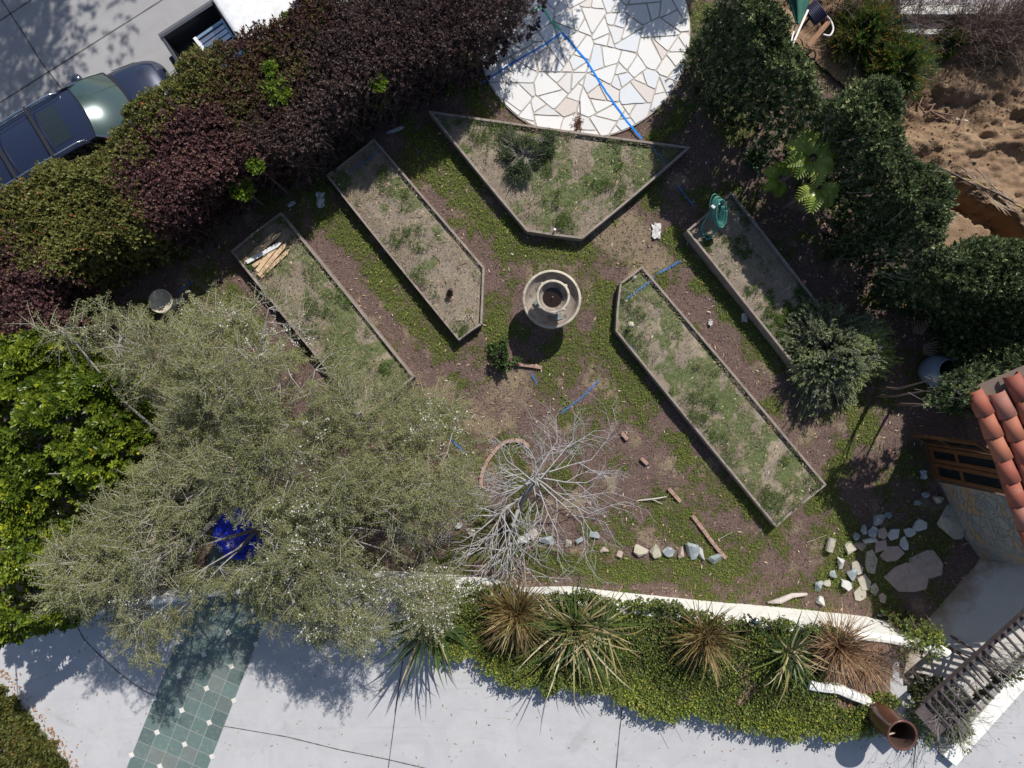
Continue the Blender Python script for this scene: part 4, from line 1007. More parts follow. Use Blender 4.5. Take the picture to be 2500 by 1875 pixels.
# bright lime shoots among the hedge
def limeclump(px, py, z, r, n, lab):
    c = np.array(P(px, py, z)); d = runit(n) * (rng.uniform(0, 1, (n, 1)) ** .4) * r * np.array([1, 1, .5]); C = c + d
    t = thing('lime_shrub', (*P2(px, py, z), 0), lab, 'shrub', 'lime green seedlings in the hedge')
    V, Fq, v = sprigs(C, nrm(d + np.array([0, 0, .25])), 7, .06, .028, .05, .9, var=rng.uniform(.1, 1, n))
    npmesh('foliage', V, Fq, LIME, t, var=v)
    b = MB(); b.tube([(c[0], c[1], 0), (c[0] + .03, c[1], z)], [.015, .008]); b.build('stem', M['twigbrown'], t)
limeclump(675, 225, 2.2, .26, 260, 'lime green clump in the middle of the purple hedge')
limeclump(590, 462, 1.5, .24, 240, 'lime green clump low on the shaded hedge foot above the stakes bed')
limeclump(625, 405, 2.0, .16, 120, 'lime green sprig on the lower edge of the purple hedge')
limeclump(925, 205, 2.0, .16, 130, 'lime green sprig at the foot of the dry brown hedge')
limeclump(700, 40, 2.0, .08, 40, 'yellow lime tuft near the white truck cab')
limeclump(930, 245, 1.2, .15, 110, 'pale lime sprig hanging in the hedge shadow left of the patio')
limeclump(660, 170, 2.25, .14, 90, 'lime tuft just above the large lime clump in the hedge')

RP = [(1775,-80),(1905,-80),(1900,20),(1925,70),(1925,115),(1990,175),(2030,225),(2080,212),(2150,195),(2200,250),(2212,330),(2240,400),(2275,395),(2330,450),(2345,510),(2320,560),(2350,600),(2410,588),(2480,580),(2560,600),(2900,560),(2900,1000),(2560,930),(2500,925),(2480,870),(2450,800),(2380,740),(2300,690),(2235,640),(2185,570),(2150,480),(2110,400),(2060,340),(1990,290),(1925,240),(1860,200),(1805,150),(1775,60)]
vg = lambda x, y, r: np.clip(.08 + .5 * fbm(x, y, 2.2, 120, 3) + (r - .4) * .75 + .25 * (r > .93), 0, 1)
LG = dict(n=7, L=.070, W=.032, stem=.07, spread=.85, stems=900, tr=.006)
RIDGE = [P2(a, b, 2.8) for a, b in [(1850,-80),(1875,60),(1960,160),(2040,240),(2120,260),(2200,400),(2290,480),(2310,600),(2400,640),(2540,670),(2700,780),(2600,900)]]
hr = lambda x, y: 2.62 + .4 * np.clip((y - 1.5) / 2.5, 0, 1) - 1.9 * np.clip((np.min([segd(x, y, RIDGE[i], RIDGE[i + 1]) for i in range(len(RIDGE) - 1)], 0) - .5) / .8, 0, 1)
hedge([('dark evergreen hedge shrub beside the patio under the green umbrella', 'evergreen_hedge', 'hedge', (1830, 90), GREENHEDGE, vg, M['twig']),
       ('dark evergreen hedge shrub bordering the dug earth in the middle of the row', 'evergreen_hedge', 'hedge', (2090, 330), GREENHEDGE, vg, M['twig']),
       ('broad evergreen hedge shrub beside the dirt trench', 'evergreen_hedge', 'hedge', (2270, 540), GREENHEDGE, vg, M['twig']),
       ('evergreen hedge shrub above the fan trellises at the right edge', 'evergreen_hedge', 'hedge', (2420, 740), GREENHEDGE, vg, M['twig'])],
      RP, 2.7, hr, 1400, LG, rag=.42, lump=.6, blend=.1, seed=41, group='tall evergreen hedge between the garden and the earthworks')
# overhanging branch by the tile roof
hedge([('leafy shrub spilling over the edge of the clay roof tiles', 'roof_shrub', 'shrub', (2350, 980), GREENHEDGE, vg, M['twig'])],
      [(2275,1000),(2290,965),(2330,940),(2400,905),(2500,880),(2500,920),(2440,960),(2400,1010),(2370,1015),(2320,1010)], 3.0, lambda x, y: 3.0 + 0 * x, 520, dict(n=7, L=.07, W=.032, stem=.07, spread=.85, stems=90), rag=.3, zmin=2.5, seed=61)

# ------------------------------------------------------------ left glossy evergreen (leaves in whorls)
GLOSSY = leafm('glossy_whorl_leaf', [(0, (.02, .045, .008)), (.4, (.10, .15, .016)), (.7, (.22, .28, .026)), (.9, (.38, .41, .035)), (1, (.65, .55, .04))], .34, .25, spec=.4)
def whorls():
    poly = [P2(a, b, 2.9) for a, b in [(-120,800),(40,785),(72,850),(78,885),(140,862),(215,868),(245,920),(240,985),(300,985),(335,1010),(335,1060),(285,1115),(262,1190),(200,1215),(190,1260),(120,1300),(150,1350),(165,1400),(110,1450),(105,1540),(60,1598),(-120,1610)]]
    x, y = polyarea_samples(poly, 42000, .2)
    s = sdf(x, y, poly) + (fbm(x, y, 1.5, 201, 4) - .5) * .8; k = s > 0; x, y, s = x[k], y[k], s[k]
    top = 1.7 + 1.5 * np.sqrt(1 - (1 - np.clip(s / 1.6, 0, 1)) ** 2) + (fbm(x, y, 1.8, 205, 3) - .5) * 2.0
    n = len(x); z = top - np.where(rng.uniform(0, 1, n) < .55, rng.exponential(.08, n), rng.uniform(0, 1.6, n))
    C = np.stack([x, y, np.maximum(z, .3)], 1)
    keep = (rng.uniform(0, 1, n) < .42) & (fbm(x, y, 2.0, 222, 3) > .47); C = C[keep]; n = len(C)
    A = nrm(np.stack([rng.normal(-.0, .3, n), rng.normal(0, .3, n), np.ones(n)], 1))
    t = thing('evergreen_tree', (*P2(60, 1150), 0), 'bright green glossy tree with whorled leaves at the left edge', 'tree')
    V, Fq, v = sprigs(C, A, 9, .115, .042, .03, 1.05, 'oval', var=np.clip(.3 + .35 * fbm(C[:, 0], C[:, 1], 1.5, 9) + rng.uniform(-.25, .25, n) + .5 * (rng.uniform(0, 1, n) > .985), 0, 1), vj=.08, flat=.5)
    npmesh('crown', V, Fq, GLOSSY, t, var=v)
    b = MB(); bx, by = P2(60, 1150); b.tube([(bx, by, -.1), (bx + .1, by, .8), (bx + .1, by + .1, 1.6)], [.13, .11, .09], 8)
    for q in rng.choice(n, 60, replace=False):
        c = C[q]; m_ = Vector((bx + .1, by + .1, 1.2)).lerp(Vector(c), .5); m_.z += .1
        b.tube([(bx + .1, by + .1, 1.0), m_, tuple(c)], [.05, .025, .008], 5)
    b.build('trunk', M['bark'], t)
whorls()

# ------------------------------------------------------------ large tea tree
TEA = leafm('tea_tree_leaf', [(0, (.085, .09, .036)), (.4, (.205, .215, .085)), (.75, (.345, .35, .15)), (1, (.48, .47, .26))], .6, .25, spec=.3)
PETAL = leafm('white_petal', [(0, (.7, .7, .66)), (1, (.85, .85, .82))], .6, .2)
TEAPX = [(45,765),(110,770),(200,728),(290,755),(340,800),(410,795),(470,765),(540,735),(610,715),(680,745),(720,800),(790,830),(830,890),(880,930),(950,950),(1040,955),(1095,985),(1105,1040),(1085,1080),(1110,1130),(1135,1200),(1110,1260),(1060,1310),(1040,1390),(1075,1440),(1120,1500),(1065,1560),(960,1560),(900,1590),(820,1565),(760,1600),(700,1550),(620,1580),(560,1480),(500,1480),(440,1545),(370,1560),(330,1600),(290,1540),(200,1520),(120,1440),(110,1370),(220,1300),(190,1250),(270,1200),(290,1110),(345,1060),(330,990),(240,930),(240,870),(150,860),(80,830)]
def teatree():
    poly = [P2(a, b, 3.0) for a, b in TEAPX]
    t = thing('tea_tree', (*P2(600, 1200), 0), 'wide grey green tree with fine leaves and small white flowers', 'tree')
    hub = np.array([*P2(600, 1160, 1.6), 1.5])
    def top(x, y, s): return 2.15 + 1.55 * np.sqrt(1 - (1 - np.clip(s / 2.4, 0, 1)) ** 2) + (fbm(x, y, .9, 301, 4) - .5) * 1.5 + (fbm(x, y, 2.3, 302, 3) - .5) * .9
    def cover(x, y):
        return sdf(x, y, poly) + (fbm(x, y, 1.3, 307, 4) - .5) * .9
    # scaffold limbs
    tips = []; limb = MB(); bx, by = P2(600, 1200); lp = []
    for i in range(7):
        a = 6.28 * i / 7 + random.uniform(-.3, .3); sx, sy = bx + .25 * math.cos(a), by + .25 * math.sin(a)
        x1, y1 = bx + 1.1 * math.cos(a), by + .9 * math.sin(a); limb.tube([(sx, sy, -.1), (sx + .1 * math.cos(a), sy, .7), (x1, y1, 1.6)], [.09, .075, .055], 7); lp.append(Vector((x1, y1, 1.6)))
    n2 = 120; x, y = polyarea_samples(poly, 900, 0); s = cover(x, y); k = s > .25; x, y, s = x[k][:n2], y[k][:n2], s[k][:n2]; z = top(x, y, s)
    nodes = [Vector(q) for q in zip(x, y, z - .45)]
    for q in nodes:
        o = min(lp, key=lambda l: (l - q).length); m_ = o.lerp(q, .5) + Vector((random.uniform(-.2, .2), random.uniform(-.2, .2), .1))
        limb.tube([o, m_, q], [.035, .022, .012], 5)
    limb.build('trunk', M['bark'], t)
    # sprays of fine leaves
    n = 5600; x, y = polyarea_samples(poly, n * 2, .1); s = cover(x, y)
    gap = fbm(x, y, 1.5, 333, 3) - .9 * np.exp(-((x - P2(585, 1300, 3)[0]) ** 2 / .45 + (y - P2(585, 1300, 3)[1]) ** 2 / .22)); k = (s > 0) & (gap > .34) ; x, y, s = x[k], y[k], s[k]; n = len(x)
    dep = np.where(rng.uniform(0, 1, n) < .6, rng.exponential(.10, n), rng.uniform(0, 1.2, n)); z = top(x, y, s) - dep
    S0 = np.stack([x, y, z], 1)
    nd = np.array([tuple(q) for q in nodes]); near = nd[np.argmin(((S0[:, None, :2] - nd[None, :, :2]) ** 2).sum(2), 1)]
    out = nrm(S0 - near + np.array([0, 0, .0])); rad = nrm(np.stack([x - hub[0], y - hub[1], 0 * x], 1))
    D = nrm(out * .5 + rad * .35 + rng.normal(0, .62, (n, 3)) * np.array([1, 1, .4]) + np.array([0, 0, .05])); Ls = rng.uniform(.22, .6, n)
    P_1 = S0 + D * Ls[:, None] * .5; P_1[:, 2] -= .02; P_2 = P_1 + D * Ls[:, None] * .5; P_2[:, 2] -= Ls * .14
    V1, F1, v1 = twiggeo(S0, P_1, .0065, .0045); V2, F2, v2 = twiggeo(P_1, P_2, .0045, .002)
    kk = rng.uniform(0, 1, n) < .2
    V3, F3, v3 = twiggeo(near[kk], S0[kk] , .009, .0065)
    V, Fq, v = merge([(V1, F1, v1), (V2, F2, v2), (V3, F3, v3)]); npmesh('twigs', V, Fq, M['twig'], t, var=v)
    m = 84; tt = rng.uniform(.02, 1.03, (n, m, 1)); Q = np.where(tt < .5, S0[:, None] + (P_1 - S0)[:, None] * tt * 2, P_1[:, None] + (P_2 - P_1)[:, None] * (tt * 2 - 1))
    side = rng.normal(0, 1, (n, m, 3)); side = nrm(side - (side * D[:, None]).sum(2, keepdims=True) * D[:, None])
    off = rng.uniform(0, .085, (n, m, 1)) * (1.1 - tt * .6)
    leafless = (fbm(x, y, 1.2, 351, 3) < .36); keep = rng.uniform(0, 1, (n, m)) < np.where(leafless, .22, 1)[:, None]
    C = (Q + side * off)[keep]; Dd = nrm(D[:, None] * .75 + side + rng.normal(0, .2, (n, m, 3)))[keep]; Nn = nrm(np.array([0, 0, 1.0]) + rng.normal(0, .6, (len(C), 3)))
    vv = np.clip(.25 + .4 * fbm(C[:, 0], C[:, 1], 1.4, 361, 3) + rng.normal(0, .13, len(C)), 0, 1)
    V, Fq, k = leafgeo(C, Dd, Nn, rng.uniform(.024, .044, len(C)), .0145); npmesh('crown', V, Fq, TEA, t, var=np.repeat(vv, k))
    # flowers gather in drifts
    fd = np.clip(fbm(x, y, 1.1, 371, 4) - .55, 0, 1) * 4.5; kf = np.where((rng.uniform(0, 1, n) < fd) & (dep < .5))[0]
    fl = []
    for _ in range(9):
        tq = rng.uniform(.3, 1, (len(kf), 1)); q = S0[kf] + (P_2[kf] - S0[kf]) * tq + rng.normal(0, .028, (len(kf), 3)) + np.array([0, 0, .02]); sel = rng.uniform(0, 1, len(kf)) < .5
        fl.append(sprigs(q[sel], np.tile([[0, 0, 1.0]], (sel.sum(), 1)) + rng.normal(0, .3, (sel.sum(), 3)), 5, .017, .015, .002, 1.3, 'diamond'))
    V, Fq, v = merge(fl); npmesh('flowers', V, Fq, PETAL, t, var=v)
teatree()

# ------------------------------------------------------------ bare silver tree
def baretree():
    t = thing('bare_tree', (*P2(1262, 1300), 0), 'leafless silver grey tree with spidery branches casting a shadow', 'tree')
    trunk = MB(); rr = random.Random(4)
    base = Vector(P(1258, 1305, -.05)); fork = Vector(P(1276, 1215, 1.0)); crown = Vector(P(1308, 1172, 1.7))
    trunk.tube([base, base.lerp(fork, .5) + Vector((-.05, 0, 0)), fork, crown], [.085, .07, .06, .042], 8)
    seg = []
    def grow(p, d, L, r, lev):
        k = 5 if lev < 3 else 3; q = p; pts = [p]
        for i in range(k):
            d = (d + Vector((rr.gauss(0, .06), rr.gauss(0, .06), rr.gauss(.0, .07)))).normalized(); q2 = q + d * L / k
            seg.append((q, q2, r * (1 - .55 * i / k), r * (1 - .55 * (i + 1) / k)))
            if lev < 4 and (i > 0 or lev == 0):
                for _ in range(1):
                    if rr.random() < (1.0 if lev < 3 else .95):
                        a = rr.uniform(-1, 1); ax = d.cross(Vector((0, 0, 1))); ax = ax.normalized() if ax.length > .1 else Vector((1, 0, 0))
                        nd = Matrix.Rotation(rr.choice([-1, 1]) * rr.uniform(.4, .85), 3, 'Z') @ d; nd.z = nd.z * .5 + rr.uniform(-.15, .3); nd.normalize()
                        grow(q2, nd, L * rr.uniform(.42, .72), r * .55, lev + 1)
            q = q2
    for i in range(16):
        a = 6.283 * i / 16 + rr.uniform(-.15, .15); d = Vector((math.cos(a), math.sin(a), rr.uniform(-.1, .4))); Lb = rr.uniform(.8, 1.22) * (1.12 if math.cos(a) > .2 else .9) * (.85 if math.sin(a) > .3 else 1)
        grow(crown + Vector((rr.gauss(0, .07), rr.gauss(0, .07), rr.uniform(-.5, .1))), d.normalized(), Lb, .019, 1)
    # two low limbs to the left and down
    for tgt, r in ((P(1208, 1262, 1.3), .045), (P(1222, 1375, .9), .05)):
        T = Vector(tgt); mid = fork.lerp(T, .5) + Vector((0, .05, .06)); trunk.tube([fork - Vector((0, 0, .15)), mid, T], [r, r * .8, r * .55], 7)
        for i in range(9):
            s = mid.lerp(T, i / 8); a = rr.uniform(2.6, 5.6); grow(s, Vector((math.cos(a), math.sin(a), rr.uniform(0, .4))).normalized(), rr.uniform(.7, 1.2), .018, 2)
    trunk.build('trunk', M['bark'], t, smooth=True)
    P0 = np.array([tuple(s[0]) for s in seg]); P1_ = np.array([tuple(s[1]) for s in seg]); r0 = np.maximum(.0036, np.array([s[2] for s in seg])); r1 = np.maximum(.0026, np.array([s[3] for s in seg]))
    V, Fq, v = twiggeo(P0, P1_, r0, r1, 5); npmesh('branches', V, Fq, M['deadwood'], t, var=v)
baretree()

# ------------------------------------------------------------ flowering sage bush
def bush(name, lab, cat, px, py, r, h, mat, nst, nleaf, L, W_, tm, spikes=None, group=None, wild=.3, vb=0, zb=0.0, stemr=.006):
    cx, cy = P2(px, py, h * .6 + zb); t = thing(name, (cx, cy, zb), lab, cat, group)
    nb_ = max(12, nst // 22); ai = rng.integers(0, nb_, nst); a = rng.uniform(0, 6.283, nb_)[ai] + rng.normal(0, .16, nst); e = np.clip(np.arccos(rng.uniform(.02, 1, nb_))[ai] + rng.normal(0, .13, nst), 0, 1.6); rr_ = r * (rng.uniform(.6, 1.0 + wild * .35, nb_)[ai] * rng.uniform(.75, 1.12, nst)) * (1 + .15 * np.sin(a * 3 + 1))
    tip = np.stack([cx + rr_ * np.sin(e) * np.cos(a), cy + rr_ * np.sin(e) * np.sin(a), zb + .1 + h * np.cos(e) * rng.uniform(.6, 1.05, nst)], 1)
    b0 = np.stack([cx + rng.normal(0, .08, nst), cy + rng.normal(0, .08, nst), np.full(nst, zb)], 1)
    mid = b0 + (tip - b0) * .55; mid[:, 2] += .08
    V1, F1, v1 = twiggeo(b0, mid, stemr, stemr * .8); V2, F2, v2 = twiggeo(mid, tip, stemr * .8, .003)
    V, Fq, v = merge([(V1, F1, v1), (V2, F2, v2)]); npmesh('stems', V, Fq, tm, t, var=v)
    m = 5; tt = rng.uniform(.0, 1, (nst, m, 1)) ** .7; Q = mid[:, None] + (tip - mid)[:, None] * tt; A = nrm(np.repeat(nrm(tip - mid)[:, None], m, 1) + rng.normal(0, .45, (nst, m, 3)) + np.array([0, 0, .3]))
    Q = Q.reshape(-1, 3); A = A.reshape(-1, 3)
    vv = np.clip(.35 + (fbm(Q[:, 0], Q[:, 1], 3, 401, 3) - .5) * .8 + vb * np.clip((Q[:, 0] - cx) / r, 0, 1) + rng.normal(0, .1, len(Q)), 0, 1)
    V, Fq, v = sprigs(Q, A, nleaf, L, W_, .09, .8, var=vv); npmesh('foliage', V, Fq, mat, t, var=v)
    if spikes:
        k = rng.choice(nst, spikes[0], replace=False); V, Fq, v = sprigs(tip[k], nrm(tip[k] - mid[k]), 22, .016, .012, .13, .6, var=rng.uniform(0, 1, spikes[0])); npmesh('flowers', V, Fq, spikes[1], t, var=v)
    return t
SAGE = leafm('sage_leaf', [(0, (.11, .135, .08)), (.45, (.27, .31, .17)), (.75, (.33, .40, .14)), (1, (.40, .50, .07))], .7, .2)
VIOLET = leafm('violet_flower', [(0, (.16, .05, .38)), (1, (.30, .14, .55))], .6, .2)
YEL = leafm('yellow_flower', [(0, (.55, .32, .02)), (1, (.7, .5, .05))], .6, .2)
bush('sage_bush', 'round grey green sage bush with purple flower spikes at the bed end', 'bush', 2052, 862, 1.2, 1.3, SAGE, 2600, 9, .05, .019, M['twig'], (90, VIOLET), vb=.45)
# salvia-like mound in the big bed
MOUND = leafm('mound_leaf', [(0, (.05, .075, .035)), (.5, (.11, .15, .065)), (1, (.20, .25, .10))], .6, .25)
bush('low_shrub', 'low grey green shrub growing in the large four sided bed', 'shrub', 1278, 380, .60, .24, MOUND, 520, 6, .034, .014, M['twig'], zb=.25)
bush('low_shrub', 'smaller flat grey green shrub touching the patio side of the bigger one', 'shrub', 1318, 350, .42, .2, MOUND, 260, 6, .034, .014, M['twig'], zb=.25)
# ivy-like plant beside the fountain shadow
bush('rose_shrub', 'small broad leaved green plant at the left of the fountain shadow', 'plant', 1232, 868, .36, .4, WEED, 70, 4, .055, .045, M['twigbrown'])
# wild shrubs on the neighbour's slope
BRIGHT = leafm('bright_green_leaf', [(0, (.035, .07, .01)), (.5, (.09, .155, .018)), (.85, (.16, .24, .03)), (1, (.26, .33, .05))], .6, .3)
ORNG = leafm('orange_flower', [(0, (.42, .19, .02)), (1, (.55, .33, .04))], .6, .2)
bush('wild_shrub', 'feathery green shrub with yellow orange tips nearest the umbrella', 'shrub', 2125, 65, .78, 1.0, BRIGHT, 1300, 8, .05, .010, M['twig'], (330, ORNG), 'flowering wild shrubs on the dug slope')
bush('wild_shrub', 'rounder bright green shrub with orange tips beside the bare earth', 'shrub', 2215, 150, .85, 1.0, BRIGHT, 1500, 8, .05, .010, M['twig'], (300, ORNG), 'flowering wild shrubs on the dug slope')
bush('wild_shrub', 'small leafy green shrub with yellow flowers by the kerb wall', 'shrub', 2318, 95, .3, .5, BRIGHT, 240, 6, .05, .02, M['twig'], (60, YEL), 'flowering wild shrubs on the dug slope')
bush('wild_shrub', 'low dry olive shrub in the shadow below the umbrella', 'shrub', 2068, 85, .5, .6, OLIVE, 500, 5, .04, .012, M['twigbrown'], group='flowering wild shrubs on the dug slope')
def baretwigs(px, py, r, h, n, lab, zb=0.0, grp='bare brown shrubs along the kerb wall', mat=None):
    cx, cy = P2(px, py, .3 + zb); t = thing('bare_shrub', (cx, cy, zb), lab, 'shrub', grp)
    rr = random.Random(px); seg = []
    def g(p, d, L, rad, lev):
        q = p
        for i in range(3):
            d = (d + Vector((rr.gauss(0, .2), rr.gauss(0, .2), rr.gauss(.05, .15)))).normalized(); q2 = q + d * L / 3; seg.append((q, q2, rad))
            if lev < 3 and rr.random() < .95:
                nd = (d + Vector((rr.gauss(0, .55), rr.gauss(0, .55), rr.gauss(0, .3)))).normalized(); g(q2, nd, L * .62, rad * .7, lev + 1)
            q = q2
    for i in range(n):
        a = rr.uniform(0, 6.28); g(Vector((cx + rr.gauss(0, r * .35), cy + rr.gauss(0, r * .2), zb)), Vector((math.cos(a) * .6 + .25, math.sin(a) * .6 + .3, rr.uniform(.5, 1.2))).normalized(), h, .007, 0)
    V, Fq, v = twiggeo(np.array([tuple(s[0]) for s in seg]), np.array([tuple(s[1]) for s in seg]), np.array([s[2] for s in seg]), np.array([s[2] * .8 for s in seg]), 3)
    o = npmesh('branches', V, Fq, mat or M['twigbrown'], t, var=v)
M['twigpurp'] = surf('twig_purple_grey', (.10, .075, .08), (.19, .15, .15), 12, .85, .2)
for (px, py, r, h, n, lab) in [(2180, 40, .5, .75, 46, 'bare brown shrub at the left end of the kerb wall'), (2280, 62, .45, .6, 34, 'bare brown shrub leaning over the pale kerb gap'), (2365, 85, .6, .75, 70, 'dense bare shrub right of the pale kerb gap'), (2440, 90, .6, .8, 80, 'dense bare shrub third from the right edge of the lot'), (2500, 95, .5, .8, 60, 'bare shrub at the top right corner of the picture'), (2060, 20, .4, .6, 30, 'thin bare shrub just right of the umbrella')]:
    baretwigs(px, py, r, h, n, lab)

# ------------------------------------------------------------ strap-leaved clumps
def blades(name, lab, cat, x0, y0, z0, n, L, W_, mat, up=.7, group=None, az=(0, 6.283), droop=.5, var=None, stiff=0, seed=0):
    r = np.random.default_rng(seed + 5); t = thing(name, (x0, y0, z0), lab, cat, group)
    a = r.uniform(az[0], az[1], n); e = np.clip(r.normal(up, .42, n), .0, 1.5); droop = droop * r.uniform(.2, 1.7, n); Ln = L * r.uniform(.4, 1.15, n); K = 6; tw = r.normal(0, .07, n)
    V = np.zeros((n, K + 1, 2, 3)); p = np.stack([x0 + r.normal(0, .05, n), y0 + r.normal(0, .05, n), np.full(n, z0)], 1)
    S = np.stack([-np.sin(a), np.cos(a), np.zeros(n)], 1)
    for k in range(K + 1):
        s = k / K; wd = W_ * r.uniform(.98, 1.02) * (np.sin(math.pi * min(.93, .25 + s * .72)) if k < K else .04)
        V[:, k, 0] = p - S * wd / 2; V[:, k, 1] = p + S * wd / 2
        ee = e - droop * s * s; st_ = (Ln / K)[:, None]; p = p + np.stack([np.cos(a) * np.cos(ee), np.sin(a) * np.cos(ee), np.sin(ee)], 1) * st_
        p[:, 2] = np.maximum(p[:, 2], z0 + .01)
        a = a + tw; S = np.stack([-np.sin(a), np.cos(a), np.zeros(n)], 1)
    b = (np.arange(n) * (K + 1) * 2)[:, None]
    Fq = np.concatenate([b + np.array([2 * k, 2 * k + 1, 2 * k + 3, 2 * k + 2]) for k in range(K)], 0)
    vv = r.uniform(0, 1, n) if var is None else var(r, n)
    npmesh('blades', V.reshape(-1, 3), Fq, mat, t, var=np.repeat(vv, (K + 1) * 2)); return t
FLAX = leafm('flax_blade', [(0, (.03, .055, .02)), (.4, (.07, .11, .03)), (.62, (.13, .17, .04)), (.72, (.32, .25, .10)), (.88, (.48, .38, .22)), (1, (.58, .5, .34))], .45, .2)
GOLD = leafm('bronze_blade', [(0, (.07, .045, .02)), (.35, (.17, .11, .04)), (.65, (.28, .20, .08)), (.85, (.42, .34, .18)), (1, (.20, .21, .04))], .5, .25)
RUST = leafm('rust_blade', [(0, (.12, .06, .035)), (.5, (.28, .16, .085)), (.85, (.42, .28, .16)), (1, (.52, .40, .24))], .6, .2)
GF = 'strap leaved clumps in the planting strip'
def FX(px, py, z): x, y = P2(px, py, z); return x, y, z
blades('flax_plant', 'broad green flax clump leaning over the driveway under the tea tree', 'plant', *FX(1050, 1500, 1.25), 70, 1.5, .055, FLAX, .75, GF, (3.3, 6.0), .7, seed=1, var=lambda r, n: r.beta(1.4, 2.2, n))
blades('grass_clump', 'dense bronze and gold grass clump left in the planting strip', 'plant', *FX(1262, 1492, 1.25), 560, 1.0, .024, GOLD, .75, GF, droop=.8, seed=2)
blades('flax_plant', 'large green and straw flax clump with blades fanning over the ivy', 'plant', *FX(1400, 1525, 1.25), 150, 1.6, .036, FLAX, .8, GF, droop=.9, seed=3, var=lambda r, n: r.uniform(.1, 1, n))
blades('flax_plant', 'dry straw flax tuft touching the large flax clump on its right', 'plant', *FX(1468, 1535, 1.35), 70, 1.2, .03, FLAX, .55, GF, droop=.4, seed=33, var=lambda r, n: r.uniform(.35, 1, n))
blades('grass_clump', 'upright brown green grass clump in the middle of the planting strip', 'plant', *FX(1722, 1548, 1.4), 300, 1.05, .022, GOLD, .9, GF, droop=.35, seed=4)
blades('flax_plant', 'sparse green flax beside the rusty grass clump', 'plant', *FX(1925, 1590, 1.5), 60, 1.2, .036, FLAX, .75, GF, droop=.5, seed=5)
blades('grass_clump', 'rusty straw coloured grass clump at the right end of the strip', 'plant', *FX(2040, 1572, 1.3), 520, 1.0, .017, RUST, .75, GF, droop=.75, seed=6)
blades('grass_clump', 'trailing dry brown grass over the low planter wall', 'plant', *FX(2110, 1610, 1.3), 150, .8, .014, RUST, .4, GF, (4.0, 6.2), .5, seed=7)
# agapanthus and split-leaf plants in the hedge shade
AGA = leafm('agapanthus_leaf', [(0, (.02, .05, .02)), (.6, (.05, .11, .04)), (1, (.10, .18, .07))], .4, .2)
blades('agapanthus', 'dark green agapanthus clump with narrow arching leaves by the hedge', 'plant', *FX(1843, 388, .05), 150, .48, .032, AGA, .8, None, droop=1.2, seed=8)
blades('agapanthus', 'small grey green agapanthus sprout in deep shade under the hedge', 'plant', *FX(2070, 455, .05), 34, .26, .018, AGA, .6, None, droop=.6, seed=9)
BROM = leafm('bromeliad_leaf', [(0, (.03, .05, .015)), (.7, (.09, .12, .03)), (1, (.55, .32, .05))], .45, .2)
blades('bromeliad', 'shaded strappy plant with orange tipped leaves right of the raised bed', 'plant', *FX(2168, 695, .05), 70, .55, .06, BROM, .5, None, droop=.6, seed=10)
PHIL = leafm('split_leaf', [(0, (.08, .13, .012)), (.5, (.20, .28, .03)), (1, (.34, .40, .08))], .38, .3, spec=.5)
def philo(px, py, z, L, leaves, lab, seed):
    r = random.Random(seed); x0, y0 = P2(px, py, z); t = thing('split_leaf_plant', (x0, y0, 0), lab, 'plant', 'split leaf philodendrons in the hedge shade')
    for (a, l) in leaves:
        a = R(a); d = Vector((math.cos(a), math.sin(a), .1)); s = Vector((-math.sin(a), math.cos(a), 0)); o = Vector((x0, y0, z)) + d * .08; V = []; Fc = []
        K = 11; ribs = [o + d * (l * k / K) + Vector((0, 0, .10 * math.sin(math.pi * k / K) - .10 * (k / K) ** 2)) for k in range(K + 1)]
        for k in range(K):
            m0 = ribs[k]; m1 = ribs[k + 1]; wd = l * .46 * math.sin(math.pi * min(.97, .22 + .74 * k / K)) + .03
            for sg in (1, -1):
                b = len(V); tip = m0.lerp(m1, .5) + s * sg * wd * r.uniform(.85, 1.1) + d * l * .16 + Vector((0, 0, -.05)); q = m0.lerp(m1, .5) + s * sg * wd * .55 + d * l * .05 + Vector((0, 0, .025))
                V += [m0, m1, q + d * .022, tip, q - d * .026]; Fc += [(b, b + 1, b + 2, b + 4), (b + 4, b + 2, b + 3)]
        me = bpy.data.meshes.new('leaf'); me.from_pydata([tuple(v) for v in V], [], Fc); at = me.attributes.new('var', 'FLOAT', 'POINT'); at.data.foreach_set('value', np.full(len(V), r.uniform(.2, 1), np.float32)); link('leaf', me, PHIL, t)
    b = MB(); b.tube([(x0, y0, 0), (x0, y0, z)], [.05, .03], 6); b.build('stem', M['twigbrown'], t)
philo(1985, 385, 2.05, .6, [(100, .5), (150, .52), (60, .5), (195, .46), (230, .44), (20, .42), (285, .48), (125, .4), (330, .4)], 'big split leaf philodendron lit by the sun beside the hedge', 1)
philo(1998, 452, 1.9, .5, [(255, .5), (300, .42), (215, .42), (340, .36), (275, .36)], 'split leaf philodendron just below the biggest one', 2)
philo(1908, 436, 1.4, .3, [(150, .32), (210, .34), (260, .3), (60, .28), (100, .3)], 'smallest split leaf philodendron to the left of the others', 3)

